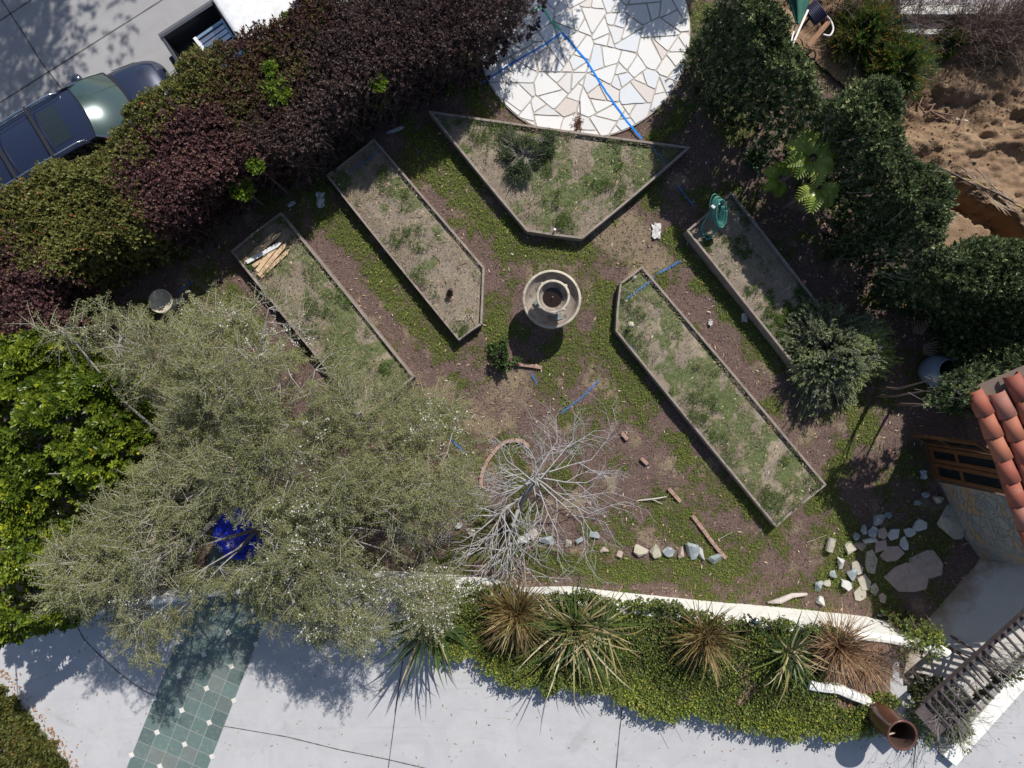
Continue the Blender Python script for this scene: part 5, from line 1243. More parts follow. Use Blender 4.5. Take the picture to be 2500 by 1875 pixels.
# ------------------------------------------------------------ ivy over the planting strip
IVY = leafm('ivy_leaf', [(0, (.13, .09, .05)), (.12, (.06, .09, .025)), (.4, (.155, .21, .055)), (.7, (.26, .32, .065)), (.9, (.42, .46, .07)), (1, (.52, .44, .09))], .5, .3)
def ivy():
    n = 90000; x, y = polyarea_samples(IVYPOLY, n, .1); s = sdf(x, y, IVYPOLY) + (fbm(x, y, 2.5, 501, 4) - .5) * .5
    low = [PD(a, b, .35)[:2] for a, b in IVY_PX_LOW]
    dl = np.min([segd(x, y, low[i], low[i + 1]) for i in range(len(low) - 1)], 0)
    du = np.abs(wy(x) - .3 - y)
    px = x * F / (H - 1.4) + 1250
    bare = np.clip((fbm(x, y, 1.6, 511, 3) - .56) * 6, 0, 1) * np.clip((px - 1650) / 200, 0, 1) * (dl > .45)
    bare = np.maximum(bare, np.clip((px - 1990) / 80, 0, 1) * (dl > .55))
    k = (s > 0) & (rng.uniform(0, 1, n) > bare) & (rng.uniform(0, 1, n) < np.where(dl < .7, 1, .75)); x, y, dl, s = x[k], y[k], dl[k], s[k]; n = len(x)
    pz = planter_z(x, y); crest = (zdrive(x) + .42) * 1.0
    t_ = np.clip(1 - dl / .75, 0, 1); z = np.maximum(pz + .08, pz * (1 - t_) + crest * t_) + (fbm(x, y, 3, 521, 3) - .5) * .16
    z = z - np.where(rng.uniform(0, 1, n) < .6, rng.exponential(.03, n), rng.uniform(0, .3, n))
    # skirt hanging down the driveway side
    edge = s < .12; z = np.where(edge, zdrive(x) + .06 + rng.uniform(0, .42, n), z)
    C = np.stack([x, y, z], 1); A = nrm(np.stack([rng.normal(0, .35, n), rng.normal(-.25, .35, n) * (1 + 2 * t_) * .7, np.ones(n)], 1))
    t = thing('ivy', (*P2(1600, 1620, 1.2), 1.2), 'thick green ivy covering the planting strip beside the driveway', 'ivy')
    v = np.clip(.2 + .3 * fbm(x, y, 1.8, 531, 3) + .25 * t_ + rng.normal(0, .17, n), 0, 1)
    V, Fq, vr = sprigs(C, A, 4, .042, .032, .05, .9, 'oval', var=v, vj=.16); npmesh('foliage', V, Fq, IVY, t, var=vr)
    sel = rng.choice(n, 2600, replace=False); q = C[sel]; q2 = q + np.stack([rng.normal(0, .12, 2600), rng.normal(0, .12, 2600), rng.normal(0, .03, 2600)], 1); V, Fq, v = twiggeo(q, q2, .006, .004); npmesh('stems', V, Fq, M['twigbrown'], t, var=v)
ivy()
hedge([('leafy green creeper spilling over the end of the white wall', 'creeper', 'plant', (2280, 1575), IVY, lambda x, y, r: np.clip(.3 + .5 * r, 0, 1), M['twigbrown'])],
      [(2225,1545),(2260,1548),(2290,1540),(2312,1565),(2300,1590),(2285,1620),(2265,1580),(2235,1585),(2210,1600)], 1.4, lambda x, y: 1.45 + 0 * x, 1500, dict(n=4, L=.05, W=.04, stem=.06, stems=200), rag=.15, seed=77)
hedge([('tangled green and brown vine heaped over the lower end of the timber pergola', 'vine', 'plant', (2330, 1780), IVY, lambda x, y, r: np.clip(.1 + .6 * r, 0, 1), M['twig'])],
      [(2275,1750),(2310,1735),(2350,1720),(2390,1710),(2400,1750),(2395,1790),(2370,1840),(2340,1830),(2315,1800),(2280,1830),(2250,1800)], 1.9, lambda x, y: 1.95 + 0 * x, 1500, dict(n=4, L=.05, W=.036, stem=.06, stems=900, tr=.006), rag=.18, seed=79)
hedge([('wispy vine climbing along the timber slats of the pergola', 'vine', 'plant', (2420, 1640), IVY, lambda x, y, r: np.clip(.1 + .5 * r, 0, 1), M['twig'])],
      [(2385,1710),(2420,1670),(2470,1610),(2510,1580),(2520,1620),(2450,1680),(2410,1730)], 2.35, lambda x, y: 2.55 + 0 * x, 160, dict(n=3, L=.05, W=.03, stem=.06, stems=60, tr=.006), rag=.2, zmin=2.2, seed=80)
GT = 'tangles of bare stems round the pergola'
baretwigs(2325, 1745, .35, .6, 16, 'tangle of bare grey stems over the lower pergola end', 1.7, GT, M['bark'])
baretwigs(2170, 1620, .25, .45, 18, 'tangle of bare brown stems between the rusty grass and the pergola', 1.2, GT)
baretwigs(2430, 1635, .3, .5, 6, 'few bare stems climbing the upper pergola slats', 2.2, GT, M['twig'])
# shaded planting at the bottom left corner
hedge([('low grassy groundcover patch in the bottom left corner by the driveway', 'groundcover', 'plant', (30, 1800), OLIVE, vg, M['twigbrown'])],
      [(-60,1640),(5,1690),(35,1740),(75,1775),(115,1825),(150,1885),(170,1930),(-60,1930)], .2, lambda x, y: .16 + 0 * x, 1300, dict(n=5, L=.05, W=.02, stem=.04, stems=100), rag=.1, seed=90)
x, y = scatter(2600, -12.3, -9.6, -9.4, -6.4, lambda x, y: np.exp(-np.abs(sdf(x, y, [P2(a, b) for a, b in [(-60,1590),(20,1640),(50,1700),(100,1745),(145,1800),(180,1860),(215,1930),(-60,1930)]])) / .07))
put('leaf_litter', 'orange brown leaves drifted along the driveway edge at bottom left', LITTER, [flatleaves(x, y, zdrive(x) + rng.uniform(.01, .05, len(x)), .07, .028, .4, 'oval', rng.uniform(0, .4, len(x)))])
# street tree and patio tree standing just outside the frame: they cast the dappled shade seen in it
def shadetree(px, py, z, r, n, lab, base, L=.11, gap=.46, mat=None):
    c = np.array([px, py, z], float); t = thing('shade_tree', (*base, 0), lab, 'tree')
    d = runit(n) * (rng.uniform(0, 1, (n, 1)) ** .5) * r * np.array([1, 1, .45]); C = c + d
    k = fbm(C[:, 0] + C[:, 2] * .4, C[:, 1] + C[:, 2] * .9, 1.1, int(abs(px) * 10) + 3, 3) > gap; C = C[k]
    V, Fq, v = sprigs(C, nrm(d[k] + np.array([0, 0, .8])), 6, L, L * .4, .12, .9, var=rng.uniform(.1, .8, len(C))); npmesh('crown', V, Fq, mat or GREENHEDGE, t, var=v)
    b = MB(); b.tube([(*base, -.1), (base[0], base[1], z * .5), (px, py, z - r * .2)], [.16, .13, .08], 8)
    for q in rng.choice(len(C), 14, replace=False): b.tube([(base[0] * .3 + px * .7, base[1] * .3 + py * .7, z * .75), tuple(C[q])], [.03, .006], 5)
    b.build('trunk', M['bark'], t)
shadetree(-8.7, 15.2, 8.0, 2.9, 4200, 'street tree standing beyond the top edge whose shade dapples the road', (-7.7, 16.0), L=.15, gap=.49)
shadetree(1.9, 11.2, 3.4, .95, 900, 'small tree above the top edge of the patio', (2.1, 11.6), L=.09, gap=.3, mat=OLIVE)
shadetree(4.35, 11.3, 2.6, .85, 2200, 'rounded shrub tree above the right side of the patio', (4.5, 11.4), L=.09, gap=.0)

# ------------------------------------------------------------ stone fountain
def fountain():
    x, y = P2(1347, 730, .85)
    t = thing('fountain', (x, y, 0), 'two tiered round cast stone fountain standing among the beds', 'fountain')
    st_ = surf('cast_stone', (.40, .35, .27), (.54, .49, .40), 5, .8, .5, 40, spot=(.30, .27, .22))
    inn = surf('cast_stone_wet', (.22, .18, .15), (.36, .31, .26), 4, .6, .35, 30, spot=(.12, .10, .09))
    MB().lathe([(.30, 0), (.30, .05), (.24, .09), (.17, .14), (.145, .28), (.18, .42), (.24, .47)], (x, y, 0), 40).build('pedestal', st_, t, smooth=True)
    MB().lathe([(.10, .46), (.24, .47), (.42, .58), (.56, .72), (.60, .80), (.645, .82), (.655, .85), (.645, .885), (.60, .885)], (x, y, 0), 72).build('lower_bowl', st_, t, smooth=True)
    MB().lathe([(.60, .885), (.575, .85), (.555, .78), (.50, .70), (.36, .61), (.2, .565), (.0, .555)], (x, y, 0), 72).build('lower_basin', inn, t, smooth=True)
    MB().lathe([(.13, .55), (.13, .62), (.095, .72), (.09, .86), (.13, .96), (.16, 1.0)], (x, y, 0), 32).build('column', st_, t, smooth=True)
    MB().lathe([(.08, .98), (.2, 1.02), (.30, 1.13), (.335, 1.27), (.36, 1.29), (.365, 1.33), (.35, 1.35), (.315, 1.345)], (x, y, 0), 56, .02).build('upper_bowl', st_, t, smooth=True)
    MB().lathe([(.315, 1.345), (.295, 1.28), (.25, 1.16), (.18, 1.09), (.0, 1.07)], (x, y, 0), 56).build('upper_basin', inn, t, smooth=True)
    for i in range(4):
        a = i * 1.57 + .7; b = MB(); b.ball((x + .355 * math.cos(a), y + .355 * math.sin(a), 1.30), .045, 10, 6); b.build('moulded_lug', st_, t, smooth=True)
    wm, nt, b = newmat('dark_water'); b.inputs['Base Color'].default_value = (.02, .012, .007, 1); b.inputs['Roughness'].default_value = .06
    w_ = MB(); w_.lathe([(.215, 1.135), (0.001, 1.135)], (x, y, 0), 40); w_.build('water', wm, t)
    MB().tube([(x, y, 1.05), (x, y, 1.25)], .012, 8).build('spout', M['steel'], t)
    # slate pieces lying in the basin
    sl = surf('slate', (.12, .14, .13), (.22, .25, .24), 9, .6, .5)
    for (a, r_, sz, rz, lab) in [(-70, .40, (.21, .15, .03), .25, 'dark wet slate slab lying in the fountain basin'), (195, .34, (.16, .10, .03), 2.2, 'small pale slate chip under the upper fountain bowl')]:
        qx, qy = x + r_ * math.cos(R(a)), y + r_ * math.sin(R(a)); o = MB().box((qx, qy, .71), sz, rz).build('slate_piece', sl, bevel=.006, origin=(qx, qy, .70)); tag(o, lab, 'slate')
fountain()

# ------------------------------------------------------------ stones
def hull(n, sz, rr, flatz=False):
    bm = bmesh.new()
    for i in range(n):
        v = Vector((rr.gauss(0, 1), rr.gauss(0, 1), rr.gauss(0, 1))).normalized(); bm.verts.new((v.x * sz[0] * rr.uniform(.8, 1), v.y * sz[1] * rr.uniform(.8, 1), v.z * sz[2]))
    r = bmesh.ops.convex_hull(bm, input=bm.verts); bmesh.ops.delete(bm, geom=[g for g in r['geom_interior'] if isinstance(g, bmesh.types.BMVert)], context='VERTS')
    bmesh.ops.bevel(bm, geom=bm.edges, offset=min(sz) * .06, segments=1, affect='EDGES')
    me = bpy.data.meshes.new('rock'); bm.to_mesh(me); bm.free(); return me
ST = {'blue': surf('blue_slate', (.20, .235, .25), (.33, .37, .39), 5, .75, .6, spot=(.42, .45, .46)), 'tan': surf('tan_stone', (.36, .33, .25), (.50, .46, .37), 5, .8, .6, spot=(.30, .29, .26)),
      'pink': surf('pink_stone', (.36, .27, .23), (.47, .37, .32), 5, .8, .5), 'pale': surf('pale_stone', (.45, .46, .44), (.6, .6, .57), 5, .8, .5), 'teal': surf('green_slate', (.14, .18, .18), (.25, .30, .29), 6, .65, .7)}
def rock(px, py, sx, sy, mt, lab, rot=0, hz=None, n=11, group=None):
    rr = random.Random(px * 7 + py); s = H / F; a, b = sx * s / 2, sy * s / 2; hz = hz or min(a, b) * .75
    me = hull(n, (a * 1.25, b * 1.25, hz), rr); o = link('rock', me, ST[mt]); o.location = (*P2(px, py, hz * .5), hz * .5); o.rotation_euler = (rr.uniform(-.2, .2), rr.uniform(-.2, .2), rot)
    return tag(o, lab, 'rock', group)
GR = 'rocks in a row across the bottom of the garden'
for q in [(1690,1342,38,42,'blue','largest pale blue rock in the row, third from the brick edging end'),(1750,1363,48,26,'teal','long dark green slate rock at the brick end of the row'),(1713,1352,28,36,'pale','pointed pale rock beside the dark green slate one'),
          (1663,1348,24,30,'pink','pinkish rock between two blue ones in the row'),(1633,1346,30,26,'blue','small faceted blue rock left of the pinkish rock'),(1600,1346,28,32,'tan','notched grey tan rock just right of the big tan rock'),(1563,1343,38,30,'tan','big flat topped tan rock starting the tight run of rocks'),
          (1513,1352,18,18,'pink','tiny lilac rock alone between the run and the bare tree'),(1474,1341,24,20,'pink','small pink grey rock at the tips of the bare branches'),(1451,1306,30,18,'blue','flat grey rock under the outer bare branches, set higher than the row'),
          (1415,1321,22,24,'blue','small squarish blue rock under the bare tree'),(1386,1326,22,22,'tan','small tan rock between two blue rocks under the bare tree'),(1335,1322,36,34,'blue','broad slate blue rock below the bare tree trunk'),
          (1304,1302,20,36,'pink','upright narrow grey rock next to the broad blue one'),(1277,1314,34,26,'pale','square white rock near the foot of the bare tree'),(1242,1330,20,20,'tan','small tan rock left of the white square rock'),(1150,1300,26,20,'tan','dull tan rock at the left limb tips of the bare tree'),(1122,1282,30,20,'pale','pale flat rock at the edge of the tea tree crown')]:
    rock(*q[:6], group=GR)
GP = 'rocks piled by the flagstone steps'
for q in [(2053,1372,30,34,'pale','pale cream angular rock on the left of the pile'),(2080,1400,26,38,'blue','dark blue rock with a lit top leaning on the cream one'),(2035,1402,24,22,'blue','half buried blue rock left of the dark leaning one'),(2062,1431,32,40,'pale','white topped rock in the middle of the pile'),
          (2000,1431,26,34,'blue','bluish white upright rock nearest the lawn'),(2001,1469,26,28,'pale','lowest light rock beside the white wall'),(2020,1424,20,18,'tan','little brown rock between the lawn rock and the white topped one'),
          (2077,1338,30,36,'tan','brown and grey rock below the flat white slab'),(2105,1331,32,30,'pink','round brown rock under the narrow white slab'),(2125,1319,36,16,'pale','narrow white slab across the top of the pile'),(2091,1310,20,24,'blue','bluish white chunk at the top of the pile'),
          (2143,1268,42,34,'blue','dark purple blue rock in shade above the pile'),(2172,1258,26,16,'blue','flat shaded rock right of the purple blue one'),(2110,1292,20,24,'blue','small shaded rock below the purple blue one'),(2131,1297,26,34,'blue','upright blue rock on the shade line'),
          (2262,1208,26,16,'blue','dim grey rock near the house doors'),(2290,1222,30,26,'tan','dim brown boulder against the foot of the house wall'),(2240,1228,24,16,'blue','dim flat rock left of the brown boulder'),(2150,1500,14,12,'blue','tiny turquoise grey stone below the pile')]:
    rock(*q[:6], group=GP)
o = MB().lathe([(.02, -.17), (.085, -.16), (.095, 0), (.088, .15), (.02, .17)], (0, 0, 0), 12).build('stone_block', ST['tan'], smooth=False); o.rotation_euler = (1.57, 0, -.25); o.location = (*P2(2027, 1330, .08), .085); tag(o, 'short cylindrical tan stone block lying alone on the clover', 'stone block')
# boulder at the wall foot
rock(2320, 1275, 62, 84, 'tan', 'large dark boulder resting at the foot of the stone house wall', .5, .13, 16)
# flagstones
def flag(px, py, sx, sy, mt, lab, rot, n=7):
    rr = random.Random(px + py * 3); s = H / F; pts = []
    for k in range(n):
        a = 6.283 * k / n + rr.uniform(-.25, .25); q = rr.uniform(.85, 1.08); x, y = math.cos(a) * sx * s / 2 * q, math.sin(a) * sy * s / 2 * q
        pts.append((x * math.cos(rot) - y * math.sin(rot), x * math.sin(rot) + y * math.cos(rot)))
    o = MB().prism(pts, 0, rr.uniform(.03, .06)).build('flagstone', ST[mt], bevel=.008); o.location = (*P2(px, py, .04), .0); tag(o, lab, 'flagstone', 'stepping flagstones by the house')
for q in [(2154,1300,26,36,'pink','upright pale flagstone in shade beside the blue rock',0,5),(2183,1304,36,28,'pale','kite shaped pale flagstone in shade',.6,5),(2222,1300,32,26,'pale','small oval pale flagstone in shade',-.3,6),(2247,1283,38,30,'pale','light flagstone nearest the house wall',.3,6),(2208,1327,22,38,'pale','narrow upright grey flagstone in shade',.2,6),
          (2150,1332,46,34,'pink','triangular lilac flagstone next to the brown rock',.9,4),(2178,1350,62,44,'pink','big rose coloured flagstone in shade',.1,6),(2094,1387,32,40,'tan','cream flagstone between the cream and dark rocks',.4,6),(2128,1372,34,64,'tan','flagstone half sunlit half in shade',.1,6),(2112,1422,34,52,'tan','sunlit cream flagstone below the shade line',.2,5),
          (2102,1450,34,42,'tan','lowest sunlit cream flagstone',-.4,6),(2135,1437,24,34,'tan','small brown flagstone right of the sunlit ones',0,5),(2218,1412,120,78,'pink','largest reddish brown paving slab by the boundary wall',.1,8),(2262,1378,96,80,'pink','dark reddish slab behind the largest one',.2,8),(2155,1460,22,26,'pink','little lilac flagstone beside the largest slab',.2,5)]:
    flag(*q)

# ------------------------------------------------------------ brick edging
BR = surf('old_brick', (.28, .16, .12), (.38, .25, .20), 12, .9, .5, spot=(.45, .36, .30))
def brickrow(path, lab, z=.045, painted=()):
    pts = [Vector(P(a, b, z)) for a, b in path]; t = thing('brick_edging', tuple(pts[0].xy.to_3d()), lab, 'brick edging', None); acc = 0; i = 0; s = 0; L = .205
    segs = [(pts[k], pts[k + 1]) for k in range(len(pts) - 1)]; tot = sum((b - a).length for a, b in segs); n = int(tot / (L + .008))
    def at(d):
        for a, b in segs:
            l = (b - a).length
            if d <= l: return a.lerp(b, d / l)
            d -= l
        return segs[-1][1]
    for k in range(n):
        a = at(k * (L + .008)); b = at(k * (L + .008) + L)
        mb = MB(); mb.bar(a + Vector((0, 0, random.uniform(-.012, .005))), b + Vector((0, 0, random.uniform(-.012, .005))), .085, .07)
        mb.build('brick', BR, t, bevel=.006)
def arc(cx, cy, rx, ry, a0, a1, n=14): return [(cx + rx * math.cos(R(a0 + (a1 - a0) * i / n)), cy - ry * math.sin(R(a0 + (a1 - a0) * i / n))) for i in range(n + 1)]
brickrow([(1175,1190),(1174,1170),(1180,1145),(1192,1120),(1215,1092),(1235,1078),(1262,1072),(1283,1080),(1297,1100)], 'curved brick edging arching behind the bare tree')
brickrow([(1690,1258),(1720,1298),(1750,1338),(1775,1366)], 'straight brick edging running down to the end of the rock row')
brickrow([(1518,1056),(1545,1090)], 'two bricks showing at the top of the brick line')
brickrow([(1565,1118),(1588,1140)], 'short worn stretch of the brick line beside the bark path')
brickrow([(1632,1192),(1664,1228)], 'broken middle stretch of the brick line in the grass')
brickrow([(1258,888),(1315,895),(1330,900)], 'dark bricks lying in the fountain shadow')

# ------------------------------------------------------------ urn, jar, bowls
UR = surf('brown_glaze', (.085, .034, .024), (.14, .06, .042), 3, .28, .1, coat=.4)
def urn():
    z0 = 1.62; x, y = P2(2203, 1795, 2.3); z0 = float(zdrive(x)) ; hh = 2.3 - z0
    t = thing('urn', (x, y, z0), 'tall glazed brown urn open at the top beside the ivy', 'urn')
    MB().lathe([(.18, 0), (.21, .05), (.265, .3 * hh), (.30, .6 * hh), (.28, .88 * hh), (.288, .95 * hh), (.31, hh), (.295, hh + .015), (.265, hh)], (x, y, z0), 56).build('body', UR, t, smooth=True)
    MB().lathe([(.265, hh), (.25, .9 * hh), (.28, .6 * hh), (.24, .3 * hh), (.0, .25 * hh)], (x, y, z0), 48).build('inside', plain('urn_inside', (.07, .04, .03), .7), t, smooth=True)
    o = MB().tube([(x - .2, y - .12, z0 + .62 * hh), (x - .05, y - .18, z0 + .66 * hh), (x + .08, y - .14, z0 + .66 * hh)], [.02, .022, .02], 6).build('branch', surf('cut_branch', (.4, .3, .2), (.5, .4, .3)), origin=(x - .1, y - .15, z0 + .6 * hh)); tag(o, 'short curved tan branch lying inside the brown urn', 'branch')
urn()
def jar():
    x, y = P2(2320, 904, .85); t = thing('jar', (x, y, 0), 'large blue grey glazed jar in deep shade near the fan trellises', 'jar')
    jm = surf('blue_grey_glaze', (.16, .22, .30), (.24, .30, .38), 3, .35, .2, coat=.3)
    MB().lathe([(.2, 0), (.28, .1), (.37, .35), (.36, .55), (.29, .72), (.245, .77), (.25, .82), (.27, .85), (.235, .85)], (x, y, 0), 56).build('body', jm, t, smooth=True)
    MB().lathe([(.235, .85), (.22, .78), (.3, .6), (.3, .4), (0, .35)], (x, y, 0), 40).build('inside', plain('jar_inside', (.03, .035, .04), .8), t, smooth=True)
jar()
def birdbath():
    x, y = P2(393, 735, .5); t = thing('birdbath', (x, y, 0), 'pale concrete dish on a stub pedestal at the hedge foot', 'birdbath')
    cm = surf('pale_concrete', (.45, .41, .32), (.58, .53, .43), 6, .85, .4)
    MB().lathe([(.13, 0), (.13, .08), (.09, .2), (.1, .36), (.16, .42)], (x, y, 0), 24).build('pedestal', cm, t, smooth=True)
    MB().lathe([(.08, .41), (.2, .43), (.27, .49), (.275, .53), (.255, .54), (.22, .49), (.0, .455)], (x, y, 0), 40).build('bowl', cm, t, smooth=True)
birdbath()
rock(437, 735, 26, 18, 'pale', 'flat pale stone touching the concrete birdbath', 0, .04)
# blue ceramic pot half hidden under the tea tree
x, y = P2(585, 1300, .9); t = thing('blue_pot', (x, y, 0), 'deep cobalt blue pot glimpsed through the tea tree branches', 'pot')
bm_ = surf('cobalt_glaze', (.008, .02, .40), (.015, .04, .62), 3, .3, .1, coat=.3)
MB().lathe([(.3, 0), (.42, .2), (.52, .55), (.55, .85), (.6, .9), (.58, .93), (.5, .9)], (x, y, 0), 48).build('body', bm_, t, smooth=True); MB().lathe([(.5, .9), (.46, .8), (0, .78)], (x, y, 0), 40).build('inside', bm_, t, smooth=True)
rock(213, 1310, 34, 58, 'pink', 'reddish brown slab leaning under the left of the tea tree', -.2, .3); rock(362, 1310, 30, 60, 'pink', 'pinkish grey slab under the tea tree', .2, .3)

# ------------------------------------------------------------ fan trellises
def trellis(px, py, rot, lab, z=.9):
    x, y = P2(px, py, z); t = thing('fan_trellis', (x, y, 0), lab, 'trellis', 'wooden fan trellises leaning in the hedge shade'); wm = surf('trellis_wood', (.24, .15, .11), (.34, .23, .18), 8, .8, .3)
    d = Vector((math.cos(rot), math.sin(rot), .35)).normalized(); s = Vector((-math.sin(rot), math.cos(rot), 0)); o = Vector((x, y, .35)); L = 1.9
    for k in range(6):
        f = (k - 2.5) / 2.5; a = o + s * f * .09; b = o + d * L + s * f * .62; MB().bar(a, b, .022, .012).build('slat', wm, t)
    for q in (.35, .55, .75, .95): w_ = .09 + (.62 - .09) * q; c = o + d * L * q + Vector((0, 0, .013)); MB().bar(c - s * w_, c + s * w_, .022, .012, up=(0, .1, 1)).build('rail', wm, t)
trellis(2290, 850, .03, 'fan trellis lower of the two, above the blue grey jar'); trellis(2262, 812, 1.02 + .35, 'fan trellis upper of the two, touching the hedge', .7)

# ------------------------------------------------------------ wooden stakes in the first bed
SW = surf('raw_stake_wood', (.50, .34, .20), (.62, .45, .28), 6, .8, .3, spot=(.66, .52, .36))
SWg = surf('white_stake', (.62, .62, .62), (.7, .7, .7), 6, .8, .2)
for i, (a, b, wd, zz, mt, lab) in enumerate([((671,566),(596,637),.07,.30,SW,'topmost thin stake of the pile beside the bed end board'),((686,567),(600,640),.085,.33,SW,'long pointed stake lying second from the top of the pile'),((688,592),(603,640),.09,.37,SWg,'greyish white stake crossing over the others'),((679,608),(618,650),.085,.31,SW,'short stake half under the white one'),
         ((683,590),(628,662),.09,.34,SW,'orange stake crossing beneath the pointed pair'),((700,592),(632,672),.10,.31,SW,'wide pointed stake second from the bottom of the pile'),((709,607),(637,676),.085,.28,SW,'lowest separate stake with a pointed tip')]):
    A = Vector(P(*a, zz)); B = Vector(P(*b, zz - .02)); d = (B - A).normalized(); s = Vector((-d.y, d.x, 0)) * wd / 2; c = A + d * .12
    mb = MB(); mb.prism([(A.x, A.y), (c.x + s.x, c.y + s.y), (B.x + s.x, B.y + s.y), (B.x - s.x, B.y - s.y), (c.x - s.x, c.y - s.y)], zz - .011, zz + .011); o = mb.build('wooden_stake', mt, bevel=.002, origin=(A.x, A.y, zz)); tag(o, lab, 'stake', 'loose wooden stakes in the leftmost bed')

# ------------------------------------------------------------ hose coil on its post
def hose():
    x, y = P2(1750, 500, .9); hm = surf('green_hose', (.05, .20, .17), (.09, .29, .24), 6, .45, .1)
    t = thing('hose_holder', (x, y, .3), 'short post with an arm holding the green garden hose', 'hose holder'); MB().box((x, y, .6), (.05, .05, .9)).build('post', M['steel'], t); MB().box((x - .05, y - .0, 1.02), (.26, .09, .05), .8).build('hook', plain('white_bracket', (.6, .6, .58), .5), t, bevel=.006)
    b = MB(); rr = random.Random(2)
    for k in range(15):
        pts = []; r1 = .22 + rr.uniform(-.03, .05); off = (k - 7) * .016; dd = rr.uniform(-.05, .05)
        for j in range(29):
            a = 6.283 * j / 28; u = math.cos(a) * r1 * .75; v = -.2 + math.sin(a) * (r1 + .08)
            pts.append((x + off * .7 + v * -.42 * .6 + u * .55 - .02, y + v * .95 * .75 + u * .45 + off * -.5 + dd * .3, 1.02 + v * .55 + rr.uniform(-.006, .006)))
        b.tube(pts, .0115, 6)
    for k in range(5):
        pts = [(x + .08 + .05 * k * .3, y - .05, 1.0), (x + .10 + rr.uniform(-.05, .08), y - .35, .7), (x + rr.uniform(-.1, .1), y - .55 - k * .03, .42), (x - .18 + rr.uniform(-.05, .05), y - .42, .44), (x - .1, y - .1, .85)]
        q = [Vector(p) for p in pts]; sm = []
        for i in range(len(q) - 1):
            for w_ in range(6):
                f = w_ / 6; p0 = q[max(i - 1, 0)]; p1 = q[i]; p2 = q[i + 1]; p3 = q[min(i + 2, len(q) - 1)]; sm.append(.5 * ((2 * p1) + (p2 - p0) * f + (2 * p0 - 5 * p1 + 4 * p2 - p3) * f * f + (3 * p1 - p0 - 3 * p2 + p3) * f ** 3))
        b.tube(sm, .0115, 6)
    o = b.build('garden_hose', hm, smooth=True, origin=(x, y, .9)); tag(o, 'green garden hose coiled on its holder above the top raised bed', 'hose')
hose()

# ------------------------------------------------------------ small items
def sheet(px, py, sx, sy, z, mat, nm, lab, cat, seed, rot=0):
    r = random.Random(seed); n = 7; V = []; s = H / F
    for i in range(n):
        for j in range(n):
            u, v = i / (n - 1) - .5, j / (n - 1) - .5; e = 1 + r.uniform(-.2, .2); a = u * sx * s * e; b = v * sy * s * e * (1 - .3 * abs(u))
            V.append((a * math.cos(rot) - b * math.sin(rot), a * math.sin(rot) + b * math.cos(rot), z + r.uniform(0, .045)))
    Fc = [(i * n + j, (i + 1) * n + j, (i + 1) * n + j + 1, i * n + j + 1) for i in range(n - 1) for j in range(n - 1)]
    me = bpy.data.meshes.new(nm); me.from_pydata(V, [], Fc); o = link(nm, me, mat); o.location = (*P2(px, py, z), 0); sol = o.modifiers.new('s', 'SOLIDIFY'); sol.thickness = .004; tag(o, lab, cat)
PAP = surf('weathered_paper', (.50, .48, .45), (.62, .60, .57), 20, .8, .3); FOIL = plain('grey_plastic', (.42, .44, .48), .5)
sheet(1602, 565, 20, 40, .03, PAP, 'paper_scrap', 'crumpled grey paper scrap lying on the straw patch', 'paper scrap', 1); sheet(1817, 775, 14, 22, .03, PAP, 'paper_scrap', 'small pale paper scrap beside the hose bed long side', 'paper scrap', 2)
sheet(1734, 787, 10, 16, .03, PAP, 'paper_scrap', 'tiny bent paper scrap on the bark between the right beds', 'paper scrap', 7)
sheet(783, 488, 20, 38, .03, FOIL, 'plastic_scrap', 'torn grey plastic scrap on the path between the left beds', 'plastic scrap', 3); sheet(966, 318, 44, 8, .03, FOIL, 'plastic_scrap', 'thin bluish plastic strip in the hedge shadow', 'plastic scrap', 4, .35)
sheet(712, 498, 20, 9, .03, FOIL, 'plastic_scrap', 'small grey plastic strip above the stakes bed', 'plastic scrap', 9, .5)
sheet(2254, 1158, 16, 24, .03, FOIL, 'plastic_scrap', 'small bluish scrap in the shade beside the house doors', 'plastic scrap', 5); sheet(1150, 676 + 250, 12, 30, .03, PAP, 'paper_scrap', 'thin grey paper strip at the lower end of the leftmost bed', 'paper scrap', 6) if False else None
sheet(1550, 676, 10, 8, .26, PAP, 'paper_scrap', 'small white scrap inside the top corner of the grassy bed', 'paper scrap', 8)
DW = surf('driftwood', (.46, .40, .36), (.6, .54, .5), 10, .85, .5)
b = MB(); b.tube([P(1874, 1470, .06), P(1905, 1466, .09), P(1935, 1453, .11), P(1970, 1450, .09)], [.025, .075, .06, .035], 7); o = b.build('driftwood', DW, smooth=True, origin=P(1920, 1460, .08)); tag(o, 'curved grey driftwood piece beside the white wall', 'driftwood')
b = MB(); b.tube([P(1555, 1222, .05), P(1600, 1217, .09), P(1628, 1212, .08)], [.012, .018, .01], 6); b.tube([P(1590, 1218, .08), P(1618, 1230, .05)], [.012, .006], 6); o = b.build('fallen_branch', DW, origin=P(1590, 1218, 0)); tag(o, 'forked fallen branch on the grass right of the bare tree', 'branch')
b = MB(); b.tube([P(1755, 1316, .03), P(1790, 1298, .05)], [.006, .004], 5); o = b.build('fallen_stick', DW, origin=P(1770, 1307, 0)); tag(o, 'thin straw coloured stick just above the brick end', 'stick')
b = MB(); b.tube([P(1970, 1324, .03), P(2018, 1306, .05)], [.006, .004], 5); o = b.build('fallen_stick', DW, origin=P(1990, 1315, 0)); tag(o, 'thin stick lying toward the tan stone block', 'stick')
b = MB(); b.tube([P(1116, 645, .27), P(1132, 640, .28), P(1141, 638, .27)], [.006, .01, .012], 6); o = b.build('fallen_stick', plain('red_stick', (.26, .13, .08)), origin=P(1130, 640, .25)); tag(o, 'short reddish stick on the bare soil bed', 'stick')
b = MB()
